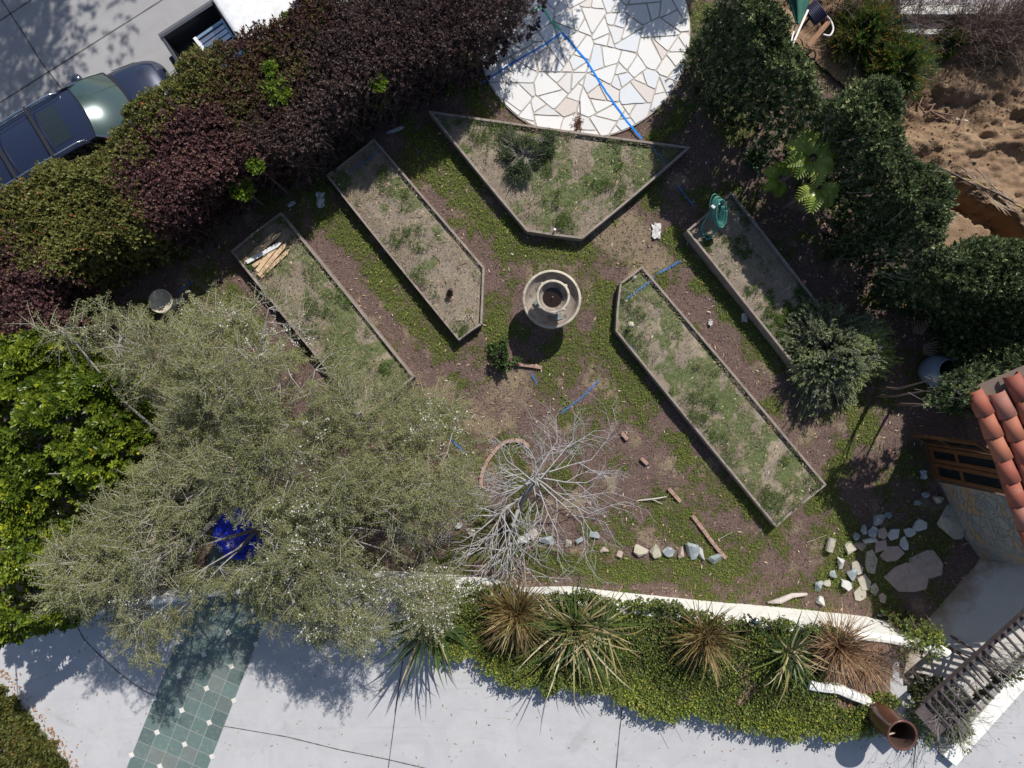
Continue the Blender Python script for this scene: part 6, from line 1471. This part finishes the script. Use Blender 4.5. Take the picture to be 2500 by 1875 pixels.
for q in range(7): a = random.uniform(0, 6.28); b.tube([P(1140 + random.uniform(-10, 10), 775 + random.uniform(-8, 8), .27), P(1140 + 26 * math.cos(a), 778 + 14 * math.sin(a), .29)], [.012, .007], 5)
b.tube([P(1122, 815, .27), P(1142, 782, .3)], [.012, .01], 5); o = b.build('stick_pile', DW, origin=P(1140, 778, .25)); tag(o, 'little pile of dry sticks in the clipped corner of the bare soil bed', 'sticks')
# spiky ball finial
x, y = P2(1540, 792, .42); t = thing('finial', (x, y, .22), 'small round knobbly cream ball standing in the grassy bed', 'ornament'); b = MB(); rr = random.Random(3)
b.ball((x, y, .44), .062, 14, 9)
for k in range(90):
    v = Vector((rr.gauss(0, 1), rr.gauss(0, 1), rr.gauss(0, 1))).normalized() * .062; b.ball((x + v.x, y + v.y, .44 + v.z), .013, 6, 4)
cm = surf('cream_ball', (.5, .46, .34), (.62, .58, .46), 20, .8, .3); b.build('ball', cm, t, smooth=True); MB().tube([(x, y, .2), (x, y, .40)], .012, 8).build('stem', M['black'], t)
# sprinkler head on the bottom board of the large bed
x, y = P2(1354, 561, .36); t = thing('sprinkler', (x, y, .25), 'white sprinkler head at the lower board of the large bed', 'sprinkler'); MB().tube([(x, y, .22), (x, y, .37)], .014, 8).build('riser', M['black'], t); MB().lathe([(.0, .0), (.03, .0), (.035, .03), (.02, .05), (0, .052)], (x, y, .36), 14).build('head', plain('white_plastic', (.75, .75, .73), .5), t, smooth=True)
# hole with debris in bed B: charred stub
x, y = P2(1098, 716, .25); t = thing('tree_stump', (x, y, .2), 'burnt black stump stub with split orange wood in the bare soil bed', 'stump'); MB().tube([(x, y, .18), (x + .02, y + .02, .42), (x + .05, y + .06, .52)], [.085, .07, .04], 9).build('stub', plain('charred_wood', (.05, .035, .03), .95, bumps=.5), t)
b = MB()
for k in range(6): a = -1.57 + random.uniform(-1.1, 1.1); b.bar((x, y, .22), (x + .16 * math.cos(a), y + .16 * math.sin(a), .26), .03, .02)
b.build('splinters', surf('split_wood', (.45, .24, .14), (.58, .38, .24), 14), t)
# path light
x, y = P2(1846, 1520, 1.62); t = thing('path_light', (x, y, 1.1), 'black hooded path light behind the white wall', 'path light'); MB().tube([(x, y, 1.1), (x, y, 1.56)], .018, 8).build('post', M['black'], t)
MB().lathe([(.085, -.02), (.10, 0), (.05, .05), (.0, .065)], (x, y, 1.56), 4).build('hood', M['black'], t); MB().ball((x + .02, y + .03, 1.615), .045, 12, 6, (1, 1, .5)).build('lens', M['chrome'], t, smooth=True)

# ------------------------------------------------------------ debris on the patio: dried weed and stain
RED = leafm('dead_weed', [(0, (.10, .04, .025)), (1, (.28, .12, .07))], .8, .1)
c = np.array([*P2(1412, 302, .08), .06]); n = 150; C = c + rng.normal(0, 1, (n, 3)) * np.array([.055, .10, .02]); C[:, 2] = np.maximum(C[:, 2], .06)
V, Fq, v = sprigs(C, runit(n) * .5 + np.array([0, 0, 1]), 5, .03, .012, .03, .9); t = thing('dead_weed', tuple(c), 'reddish dead weed lying in a joint of the flagstone patio', 'weed'); npmesh('foliage', V, Fq, RED, t, var=v)
b = MB(); b.tube([P(1416, 245, .06), P(1417, 275, .065), P(1413, 300, .07)], [.012, .01, .006], 5); b.build('stem', plain('dark_stem', (.08, .04, .03)), t)

# ------------------------------------------------------------ things on the dug lot
def lz(px, py, z=.1):
    x, y = P2(px, py, z); return float(lotz(np.array([x]), np.array([y]))[0])
def LPt(px, py, dz=.03):
    z = .2
    for _ in range(3): z = lz(px, py, z)
    return P(px, py, z + dz)
x, y = scatter(9000, 4.6, 12.4, 1.4, 9.2, lambda x, y: (sdf(x, y, LOT) > .1) * np.clip((fbm(x, y, 1.1, 95, 3) - .42) * 5, .05, 1))
C = np.stack([x, y, lotz(x, y)], 1); r_ = rng.uniform(.012, .05, len(x)) ** 1.0 * rng.uniform(.5, 1, len(x)); OCT = np.array([[1, 0, 0], [0, 1, 0], [-1, 0, 0], [0, -1, 0], [0, 0, .8], [0, 0, -.6]])
V = (C[:, None] + OCT[None] * r_[:, None, None] * rng.uniform(.6, 1.3, (len(x), 6, 1))).reshape(-1, 3); b_ = (np.arange(len(x)) * 6)[:, None]
Fq = np.concatenate([b_ + np.array(q) for q in ((0, 1, 4), (1, 2, 4), (2, 3, 4), (3, 0, 4), (1, 0, 5), (2, 1, 5), (3, 2, 5), (0, 3, 5))], 0)
tag(npmesh('dirt_clods', V, Fq, M['dirt'], extra={'t': np.zeros(len(V))}), 'loose clods of brown earth over the dug lot', kind='stuff')
rust = surf('rusty_iron', (.14, .08, .06), (.24, .15, .12), 14, .8, .4)
for (path, r, lab) in [([(2273,272),(2320,298)], .028, 'longest rusty pipe lying on the bare earth'), ([(2280,272),(2327,282)], .02, 'thinner rusty pipe just above the longest one'), ([(2238,270),(2252,238)], .018, 'short upright rusty rod left of the pipes'), ([(2328,322),(2345,305),(2358,270)], .022, 'bent rusty bar right of the pipes'), ([(2255,282),(2272,268),(2282,252)], .02, 'stubby rusty bar at the left end of the pipes'), ([(2258,258),(2285,254)], .018, 'small rusty rod crossing the stubby bar'), ([(2240,250),(2262,282)], .014, 'thin rusty rod slanting down beside the upright one')]:
    b = MB(); b.tube([LPt(a, c2, .05) for a, c2 in path], r, 8); q = LPt(*path[0]); o = b.build('rusty_pipe', rust, smooth=True, origin=q); tag(o, lab, 'pipe', 'rusty pipes dumped on the earth')
for (px, py, a, lab, mt) in [(2338,291,.5,'small tan broken block beside the bent rusty bar','tan'),(2358,292,.2,'pale and dark broken brick beside the tan block','pale'),(2380,397,.1,'lone pale stone on the earth above the palm fronds','tan'),(2400,118,.1,'small stone on the earth under the bare shrubs','pale'),(2313,432,.1,'little stone by the hose start at the trench','tan')]:
    z = lz(px, py); rr = random.Random(px); me = hull(10, (.07, .055, .04), rr); o = link('rock', me, ST[mt]); o.location = LPt(px, py, .02); tag(o, lab, 'rock')
def cable(path, r, mat, nm, lab, cat, dz=.05):
    q = [Vector(LPt(a, b, dz)) for a, b in path]; sm = []
    for i in range(len(q) - 1):
        for w_ in range(8):
            f = w_ / 8; p0 = q[max(i - 1, 0)]; p1 = q[i]; p2 = q[i + 1]; p3 = q[min(i + 2, len(q) - 1)]; sm.append(.5 * ((2 * p1) + (p2 - p0) * f + (2 * p0 - 5 * p1 + 4 * p2 - p3) * f * f + (3 * p1 - p0 - 3 * p2 + p3) * f ** 3))
    sm.append(q[-1]); o = MB().tube(sm, r, 7).build(nm, mat, smooth=True, origin=q[0]); tag(o, lab, cat)
cable([(2288,406),(2330,425),(2370,447),(2420,465),(2470,490),(2530,530)], .022, plain('dark_hose', (.06, .045, .05), .5), 'pipe_hose', 'dark rigid hose running across the earth beside the trench', 'hose')
cable([(2287,428),(2320,430),(2370,440),(2415,462),(2450,480),(2500,508),(2540,535)], .012, plain('yellow_cable', (.55, .40, .10), .5), 'cable', 'thin yellow cable running alongside the dark hose', 'cable')
cable([(2340,108),(2400,110),(2440,113),(2520,111)], .02, plain('black_drip_line', (.03, .03, .035), .35), 'drip_line', 'black drip line below the bare shrubs at the kerb wall', 'hose', .12)
FR = leafm('dry_frond', [(0, (.20, .14, .10)), (.6, (.36, .27, .19)), (1, (.50, .40, .29))], .8, .1)
def frond(path, wd, n, lab, seed):
    r = np.random.default_rng(seed); q = np.array([LPt(a, b, .05) for a, b in path]); t = thing('palm_frond', tuple(q[0]), lab, 'palm frond', 'dry palm fronds on the earth'); s = r.uniform(0, 1, n) * (len(q) - 1.001); i = s.astype(int); f = (s - i)[:, None]; C = q[i] * (1 - f) + q[i + 1] * f; D = nrm(q[i + 1] - q[i]); S = np.stack([-D[:, 1], D[:, 0], 0 * D[:, 0]], 1)
    sg = r.choice([-1, 1], n)[:, None]; V, Fq, k = leafgeo(C + S * r.normal(0, wd * .25, (n, 1)), nrm(D + S * sg * r.uniform(.05, .35, (n, 1)) + np.array([0, 0, .05])), np.tile([[0, 0, 1.]], (n, 1)), r.uniform(.12, .32, n), .012)
    npmesh('leaflets', V, Fq, FR, t, var=np.repeat(r.uniform(0, 1, n), k)); MB().tube([tuple(p) for p in q], [.016] * (len(q) - 1) + [.006], 6).build('stalk', plain('frond_stalk', (.3, .2, .13), .8), t)
frond([(2345,405),(2375,430),(2410,478),(2450,510)], .16, 150, 'dry palm frond nearest the hedge side of the dark hose', 1); frond([(2382,410),(2420,450),(2470,500),(2530,545)], .16, 170, 'dry palm frond lying under the dark hose farther right', 2)
# umbrella, board, bent pipe and reel at the slope top
def umbrella():
    x, y = P2(1935, 60, .9); t = thing('umbrella', (*P2(1915, 155, 1.6), 0), 'folded dark green garden umbrella with a white pole leaning on the hedge', 'umbrella')
    gc = surf('green_canvas', (.02, .10, .075), (.04, .16, .12), 6, .85, .3); A = Vector(P(1913, 158, 2.9)); B = Vector(P(1972, 25, 2.3)); B2 = Vector(P(1985, -40, 2.0))
    MB().tube([A, B], .022, 10).build('pole', plain('white_pole', (.75, .73, .70), .5), t, smooth=True)
    d = (Vector(P(1955, -30, 2.6)) - Vector(P(1948, 60, 2.6))).normalized(); q0 = Vector(P(1948, 58, 2.6)); b = MB(); V = []; n = 22; K = 9; s = Vector((-d.y, d.x, 0)); Fc = []
    for k in range(K + 1):
        f = k / K; rad = .03 + .22 * math.sin(min(1, f * 1.15) * 1.5)
        for j in range(n):
            a = 6.283 * j / n; rr_ = rad * (1 + .28 * math.cos(a * 5 + f * 2)); p = q0 + d * 1.05 * f + s * math.cos(a) * rr_ + Vector((0, 0, math.sin(a) * rr_ * .7)); V.append(tuple(p))
    Fc = [(k * n + j, k * n + (j + 1) % n, (k + 1) * n + (j + 1) % n, (k + 1) * n + j) for k in range(K) for j in range(n)]; b.add(V, Fc); b.build('canopy', gc, t, smooth=True)
umbrella()
b = MB(); A = Vector(P(1913, 158, 2.85)) + Vector((.03, 0, 0)); B = Vector(P(1944, 52, 2.4)); b.bar(A, B, .028, .02); o = b.build('wooden_pole', surf('bleached_pole', (.6, .57, .52), (.72, .69, .64), 12), origin=tuple(A)); tag(o, 'thin bleached wooden pole beside the umbrella pole', 'pole')
b = MB(); b.bar(P(2026, 50, .5), P(1972, 112, .35), .11, .035); o = b.build('plank', surf('reddish_plank', (.30, .16, .09), (.40, .23, .14), 8), origin=P(2000, 80, .4), bevel=.004); tag(o, 'reddish plank leaning on the slope behind the hedge', 'plank')
cable([(1978,-10),(1998,10),(2012,32),(2028,50),(2034,70),(2026,86),(2010,84)], .022, plain('white_pipe', (.70, .66, .66), .4), 'bent_pipe', 'white bent pipe hooking round beside the black reel', 'pipe', .75)
def reel():
    A = Vector(P(2005, 18, 1.0)); B = Vector(P(1975, 45, .85)); t = thing('cable_reel', tuple(B.xy.to_3d()), 'black reel wound with dark blue cable next to the umbrella', 'reel'); b = MB(); d = (B - A).normalized()
    core = MB(); core.tube([A, B], .2, 22); core.build('drum', M['black'], t); cb = plain('dark_blue_cable', (.03, .03, .08), .5); u = d.cross(Vector((0, 0, 1))).normalized(); v = d.cross(u)
    for k in range(9):
        c = A + (B - A) * (k + .5) / 10; pts = [c + (u * math.cos(6.283 * j / 24) + v * math.sin(6.283 * j / 24)) * .21 for j in range(25)]; b.tube(pts, .017, 6)
    b.build('cable', cb, t, smooth=True); MB().tube([Vector((B.x, B.y, 0)), B], .03, 8).build('stand', M['black'], t)
reel()

# ------------------------------------------------------------ vehicles
def loft(stations, n=28, p=3.2):
    """stations: x, half width, z low, z high; superellipse rings"""
    V = []; Fc = []
    for (x, w_, z0, z1) in stations:
        zc = (z0 + z1) / 2; hz = (z1 - z0) / 2
        for j in range(n):
            a = 2 * math.pi * j / n; c, s = math.cos(a), math.sin(a); V.append((x, w_ * math.copysign(abs(c) ** (2 / p), c), zc + hz * math.copysign(abs(s) ** (2 / p), s)))
    for i in range(len(stations) - 1):
        for j in range(n): Fc.append((i * n + j, i * n + (j + 1) % n, (i + 1) * n + (j + 1) % n, (i + 1) * n + j))
    Fc.append(list(range(n))[::-1]); Fc.append([(len(stations) - 1) * n + j for j in range(n)])
    b = MB(); b.add(V, Fc); return b
def interp(st, k=4):
    out = []
    for i in range(len(st) - 1):
        p0, p1, p2, p3 = st[max(i - 1, 0)], st[i], st[i + 1], st[min(i + 2, len(st) - 1)]
        for j in range(k):
            f = j / k; out.append(tuple(.5 * (2 * b + (c - a) * f + (2 * a - 5 * b + 4 * c - d) * f * f + (3 * b - a - 3 * c + d) * f ** 3) for a, b, c, d in zip(p0, p1, p2, p3)))
    return out + [st[-1]]
def carpaint(name, col):
    m, nt, b = newmat(name); b.inputs['Base Color'].default_value = (*col, 1); b.inputs['Metallic'].default_value = .25; b.inputs['Roughness'].default_value = .28
    b.inputs['Coat Weight'].default_value = 1; b.inputs['Coat Roughness'].default_value = .04
    n = noise(nt, 900, 2); c = mixc(nt, col, tuple(x * 1.6 for x in col), n); nt.links.new(c, b.inputs['Base Color']); return m
GL, gnt, gb_ = newmat('tinted_glass'); gb_.inputs['Base Color'].default_value = (.018, .026, .03, 1); gb_.inputs['Roughness'].default_value = .03; gb_.inputs['Coat Weight'].default_value = .6
GW, gnt, gb_ = newmat('windshield_glass'); gb_.inputs['Base Color'].default_value = (.03, .06, .058, 1); gb_.inputs['Roughness'].default_value = .24; gb_.inputs['Metallic'].default_value = .25; gb_.inputs['Coat Weight'].default_value = 1; gb_.inputs['Coat Roughness'].default_value = .07
def wheel(b_parent, x, y, r=.34, w_=.22):
    sgn = 1 if y > 0 else -1; t = MB()
    prof = [(r - .12, -w_ / 2), (r - .02, -w_ / 2), (r, -w_ / 2 + .03), (r, w_ / 2 - .03), (r - .02, w_ / 2), (r - .12, w_ / 2)]; V = []; n = 28; Fc = []
    for (rr_, o) in prof:
        for j in range(n): a = 6.283 * j / n; V.append((x + rr_ * math.cos(a), y + o, r + rr_ * math.sin(a)))
    Fc = [(i * n + j, i * n + (j + 1) % n, (i + 1) * n + (j + 1) % n, (i + 1) * n + j) for i in range(len(prof) - 1) for j in range(n)]
    t.add(V, Fc); o = t.build('wheel', M['rubber'], b_parent, smooth=True, local=True)
    d = MB(); d.add([(x + (r - .12) * math.cos(6.283 * j / 20), y + sgn * w_ * .35, r + (r - .12) * math.sin(6.283 * j / 20)) for j in range(20)], [list(range(20))]); d.build('rim', M['steel'], o, local=True)
def panel(f, nu, nv):
    V = [f(i / nu, j / nv) for i in range(nu + 1) for j in range(nv + 1)]; b = MB(); b.add(V, [(i * (nv + 1) + j, (i + 1) * (nv + 1) + j, (i + 1) * (nv + 1) + j + 1, i * (nv + 1) + j + 1) for i in range(nu) for j in range(nv)]); return b
def suv():
    t = thing('car', (-9.37, 5.53, .045), 'dark blue estate car with roof rails parked beside the hedge', 'car', None, R(31)); cp = carpaint('dark_blue_paint', (.014, .02, .045))
    st_ = interp([(-2.48, .70, .45, .80), (-2.42, .80, .32, 1.0), (-2.1, .88, .25, 1.06), (-1.2, .92, .22, 1.08), (0, .93, .22, 1.06), (.95, .93, .22, 1.06), (1.35, .91, .22, 1.04), (1.75, .86, .25, .97), (2.0, .78, .30, .86), (2.12, .66, .38, .74), (2.16, .55, .45, .65)])
    loft(st_, 36, 3.6).build('body', cp, t, smooth=True, local=True)
    # cabin: side glass sloping in, painted roof on top
    def side(sg):
        pl_ = [(-2.25, .84, 1.0), (.98, .86, 1.0), (.36, .60, 1.60), (-2.0, .58, 1.58)]
        b = MB(); b.add([(x, y * sg, z) for x, y, z in pl_], [(0, 1, 2, 3) if sg > 0 else (3, 2, 1, 0)]); b.build('side_window', GL, t, local=True)
        for x0, x1 in ((-.35, -.38), (-1.3, -1.32)): MB().bar((x0, .86 * sg, 1.0), (x1, .60 * sg, 1.6), .07, .03, up=(0, 1, 0)).build('pillar', cp, t, local=True)
        MB().bar((.99, .865 * sg, 1.0), (.37, .605 * sg, 1.62), .06, .05, up=(0, 1, 0)).build('pillar', cp, t, local=True)
    side(1); side(-1)
    roofz = lambda u, v: 1.60 + .09 * (1 - (2 * v - 1) ** 2) - .05 * (2 * abs(u - .55)) ** 2.2
    panel(lambda u, v: (-2.1 + u * (2.46 + .10 * (1 - (2 * v - 1) ** 2)), (v - .5) * 1.26, roofz(u, v)), 16, 14).build('roof', cp, t, smooth=True, local=True)
    def ws(u, v): y = (v - .5) * (1.22 + .50 * u); bow = 1 - (2 * v - 1) ** 2; return (.36 + .10 * bow + u * (.66 + .10 * bow), y, 1.585 + .075 * bow - u * (.56) + .06 * math.sin(u * 3.14))
    panel(ws, 12, 14).build('windshield', GW, t, smooth=True, local=True)
    panel(lambda u, v: (-2.1 - u * .22, (v - .5) * (1.2 + .3 * u), 1.585 + .06 * (1 - (2 * v - 1) ** 2) - u * .48), 6, 10).build('rear_window', GL, t, smooth=True, local=True)
    def rz(x, y): return 1.60 + .09 * (1 - (y / .63) ** 2) - .05 * (2 * abs((x + 2.1) / 2.5 - .55)) ** 2.2
    V = [(x, y, rz(x, y) + .006) for x in (-.46, -.44, -.25, -.05, -.03) for y in (-.40, -.38, -.2, 0, .2, .38, .40)]
    b = MB(); b.add(V, [(i * 7 + j, (i + 1) * 7 + j, (i + 1) * 7 + j + 1, i * 7 + j + 1) for i in range(4) for j in range(6)]); b.build('sunroof', GL, t, local=True)
    for sg in (1, -1):
        o = MB().tube([(-2.0, .57 * sg, 1.62), (-1.85, .575 * sg, 1.71), (-.8, .585 * sg, 1.735), (.0, .58 * sg, 1.71), (.14, .575 * sg, 1.64)], .022, 8).build('roof_rail', M['chrome'], t, smooth=True, local=True)
    for x in (-.55, -1.45): MB().bar((x, -.60, 1.75), (x, .60, 1.75), .06, .025).build('cross_bar', M['black'], t, local=True)
    for sg in (1, -1):
        MB().ball((.45, 1.03 * sg, 1.03), .13, 16, 10, (1, 1, .6)).build('mirror', cp, t, smooth=True, local=True); MB().tube([(.5, .86 * sg, 1.0), (.46, .98 * sg, 1.02)], .03, 6).build('mirror_arm', M['black'], t, local=True)
        panel(lambda u, v: (1.62 + u * .42, sg * (.50 + v * .28 - u * .05), .955 - u * .16 - v * .10 + .03), 5, 4).build('headlight', M['chrome'], t, smooth=True, local=True)
        for x in (-1.6, 1.35): wheel(t, x, .80 * sg)
        MB().tube([(.98, .45 * sg + .1, 1.075), (.86, .1 + .40 * sg - .35, 1.13)], .008, 6).build('wiper', M['black'], t, local=True)
    for k in range(4): MB().bar((2.09 - k * .015, -.35, .66 + k * .04), (2.09 - k * .015, .35, .66 + k * .04), .03, .015).build('grille_bar', M['chrome'], t, local=True)
    def seal(pts, r=.012): MB().tube(pts, r, 5).build('seal', M['black'], t, local=True)
    seal([ws(0, v / 12) for v in range(13)]); seal([ws(1, v / 12) for v in range(13)], .02); seal([ws(u / 6, 0) for u in range(7)]); seal([ws(u / 6, 1) for u in range(7)])
    for sg in (1, -1): MB().tube([(-2.05, .615 * sg, 1.60), (-1.0, .635 * sg, 1.635), (.0, .63 * sg, 1.63), (.38, .60 * sg, 1.60)], .012, 5).build('roof_gutter', M['black'], t, local=True)
    MB().tube([(1.2, -.80, 1.035), (1.7, -.76, .955), (1.98, -.62, .85), (2.07, 0, .835), (1.98, .62, .85), (1.7, .76, .955), (1.2, .80, 1.035)], .008, 5).build('bonnet_gap', M['black'], t, local=True)
    MB().bar((1.12, -.72, 1.045), (1.12, .72, 1.045), .10, .02).build('cowl', M['black'], t, local=True)
    MB().tube([(-2.0, .0, 1.66), (-2.12, .0, 1.74)], .01, 6).build('antenna', M['chrome'], t, local=True)
suv()
def truck():
    t = thing('pickup_truck', (-7.12, 6.75, .045), 'white pickup truck with an open black cargo bed parked at the hedge', 'pickup truck', None, R(33)); wp = plain('white_paint', (.82, .82, .82), .3, coat=.8); bl = plain('bed_liner', (.022, .022, .026), .7, bumps=.3)
    bs = MB()
    for sg in (1, -1):
        V = [(0, .86 * sg, .45), (0, .94 * sg, .6), (0, .95 * sg, 1.22), (0, .86 * sg, 1.27), (0, .80 * sg, 1.27), (0, .80 * sg, .75)]
        k = len(V); VV = V + [(1.40, y, z) for _, y, z in V]; bs.add(VV, [(i, (i + 1) % k, k + (i + 1) % k, k + i) for i in range(k)] + [list(range(k)), list(range(k, 2 * k))[::-1]])
    bs.build('bed_side', carpaint('dark_grey_paint', (.06, .06, .07)), t, local=True)
    MB().box((.70, 0, .72), (1.38, 1.6, .06)).build('bed_floor', bl, t, local=True); MB().box((.04, 0, .98), (.07, 1.74, .56)).build('tailgate', carpaint('dark_grey_paint_tailgate', (.05, .05, .06)), t, local=True, bevel=.015); MB().box((1.38, 0, 1.0), (.06, 1.74, .58)).build('bulkhead', bl, t, local=True)
    MB().box((-.12, 0, .5), (.16, 1.7, .16)).build('bumper', M['black'], t, local=True, bevel=.03)
    loft(interp([(1.44, .80, .35, 1.72), (1.50, .90, .3, 1.80), (2.3, .93, .3, 1.84), (3.0, .92, .3, 1.80), (3.5, .93, .3, 1.35), (3.9, .93, .3, 1.22), (4.7, .90, .32, 1.14), (5.0, .80, .42, .95)]), 36, 4).build('cab', wp, t, smooth=True, local=True)
    panel(lambda u, v: (3.0 + u * .55, (v - .5) * (1.4 + .3 * u), 1.80 - u * .46), 6, 8).build('windshield', GW, t, local=True, smooth=True)
    MB().box((1.42, .30, 1.66), (.05, .34, .07)).build('brake_light', plain('red_lens', (.35, .02, .02), .3), t, local=True, bevel=.02)
    MB().box((-.0, .90, .95), (.05, .10, .34)).build('tail_light', plain('red_lens_tail', (.35, .02, .02), .3), t, local=True, bevel=.01); MB().box((-.0, -.90, .95), (.05, .10, .34)).build('tail_light', plain('red_lens_tail2', (.35, .02, .02), .3), t, local=True, bevel=.01)
    for sg in (1, -1):
        for x in (.75, 4.2): wheel(t, x, .82 * sg, .38, .25)
    m4 = Matrix.Translation((-7.12, 6.75, .045)) @ Matrix.Rotation(R(33), 4, 'Z')
    L3 = lambda p: m4 @ Vector(p)
    o = thing('step_ladder', tuple(L3((.6, 0, .8))), 'folded aluminium step ladder lying in the black truck bed', 'ladder'); am = plain('blue_grey_aluminium', (.35, .48, .62), .35, .6)
    for y in (.42, -.05): MB().bar(L3((.62, y, 1.20)), L3((1.32, y - .02, 1.26)), .06, .03).build('side_rail', am, o)
    for y in (.32, .2, .08): MB().bar(L3((.66, y, 1.17)), L3((1.30, y, 1.22)), .095, .02).build('tread', M['steel'], o)
    MB().bar(L3((.62, .46, 1.21)), L3((.70, -.75, 1.15)), .07, .035).build('foot_rail', plain('white_rail', (.7, .7, .7), .4), o); MB().bar(L3((1.33, .44, 1.27)), L3((1.33, -.44, 1.25)), .04, .03).build('top_cap', am, o)
    for y in (-.2, -.32): MB().bar(L3((.66, y, 1.16)), L3((1.30, y, 1.2)), .085, .02).build('tread', M['steel'], o)
    for y in (-.42,): MB().bar(L3((.62, y, 1.20)), L3((1.32, y, 1.24)), .06, .03).build('side_rail', am, o)
    b = MB().tube([L3((.5, .35, .95)), L3((.42, .2, 1.1)), L3((.36, -.1, 1.1)), L3((.36, -.7, 1.0))], .03, 8).build('pipe', plain('grey_pipe', (.3, .32, .34), .5), smooth=True, origin=tuple(L3((.4, 0, 1)))); tag(b, 'grey curved pipe beside the ladder in the truck bed', 'pipe')
    b = MB().bar(L3((.18, -.15, 1.05)), L3((.22, -.8, 1.05)), .06, .05).build('white_plank', plain('white_board', (.7, .7, .7), .5), origin=tuple(L3((.2, -.5, 1)))); tag(b, 'short white board near the tailgate inside the truck bed', 'board')
truck()
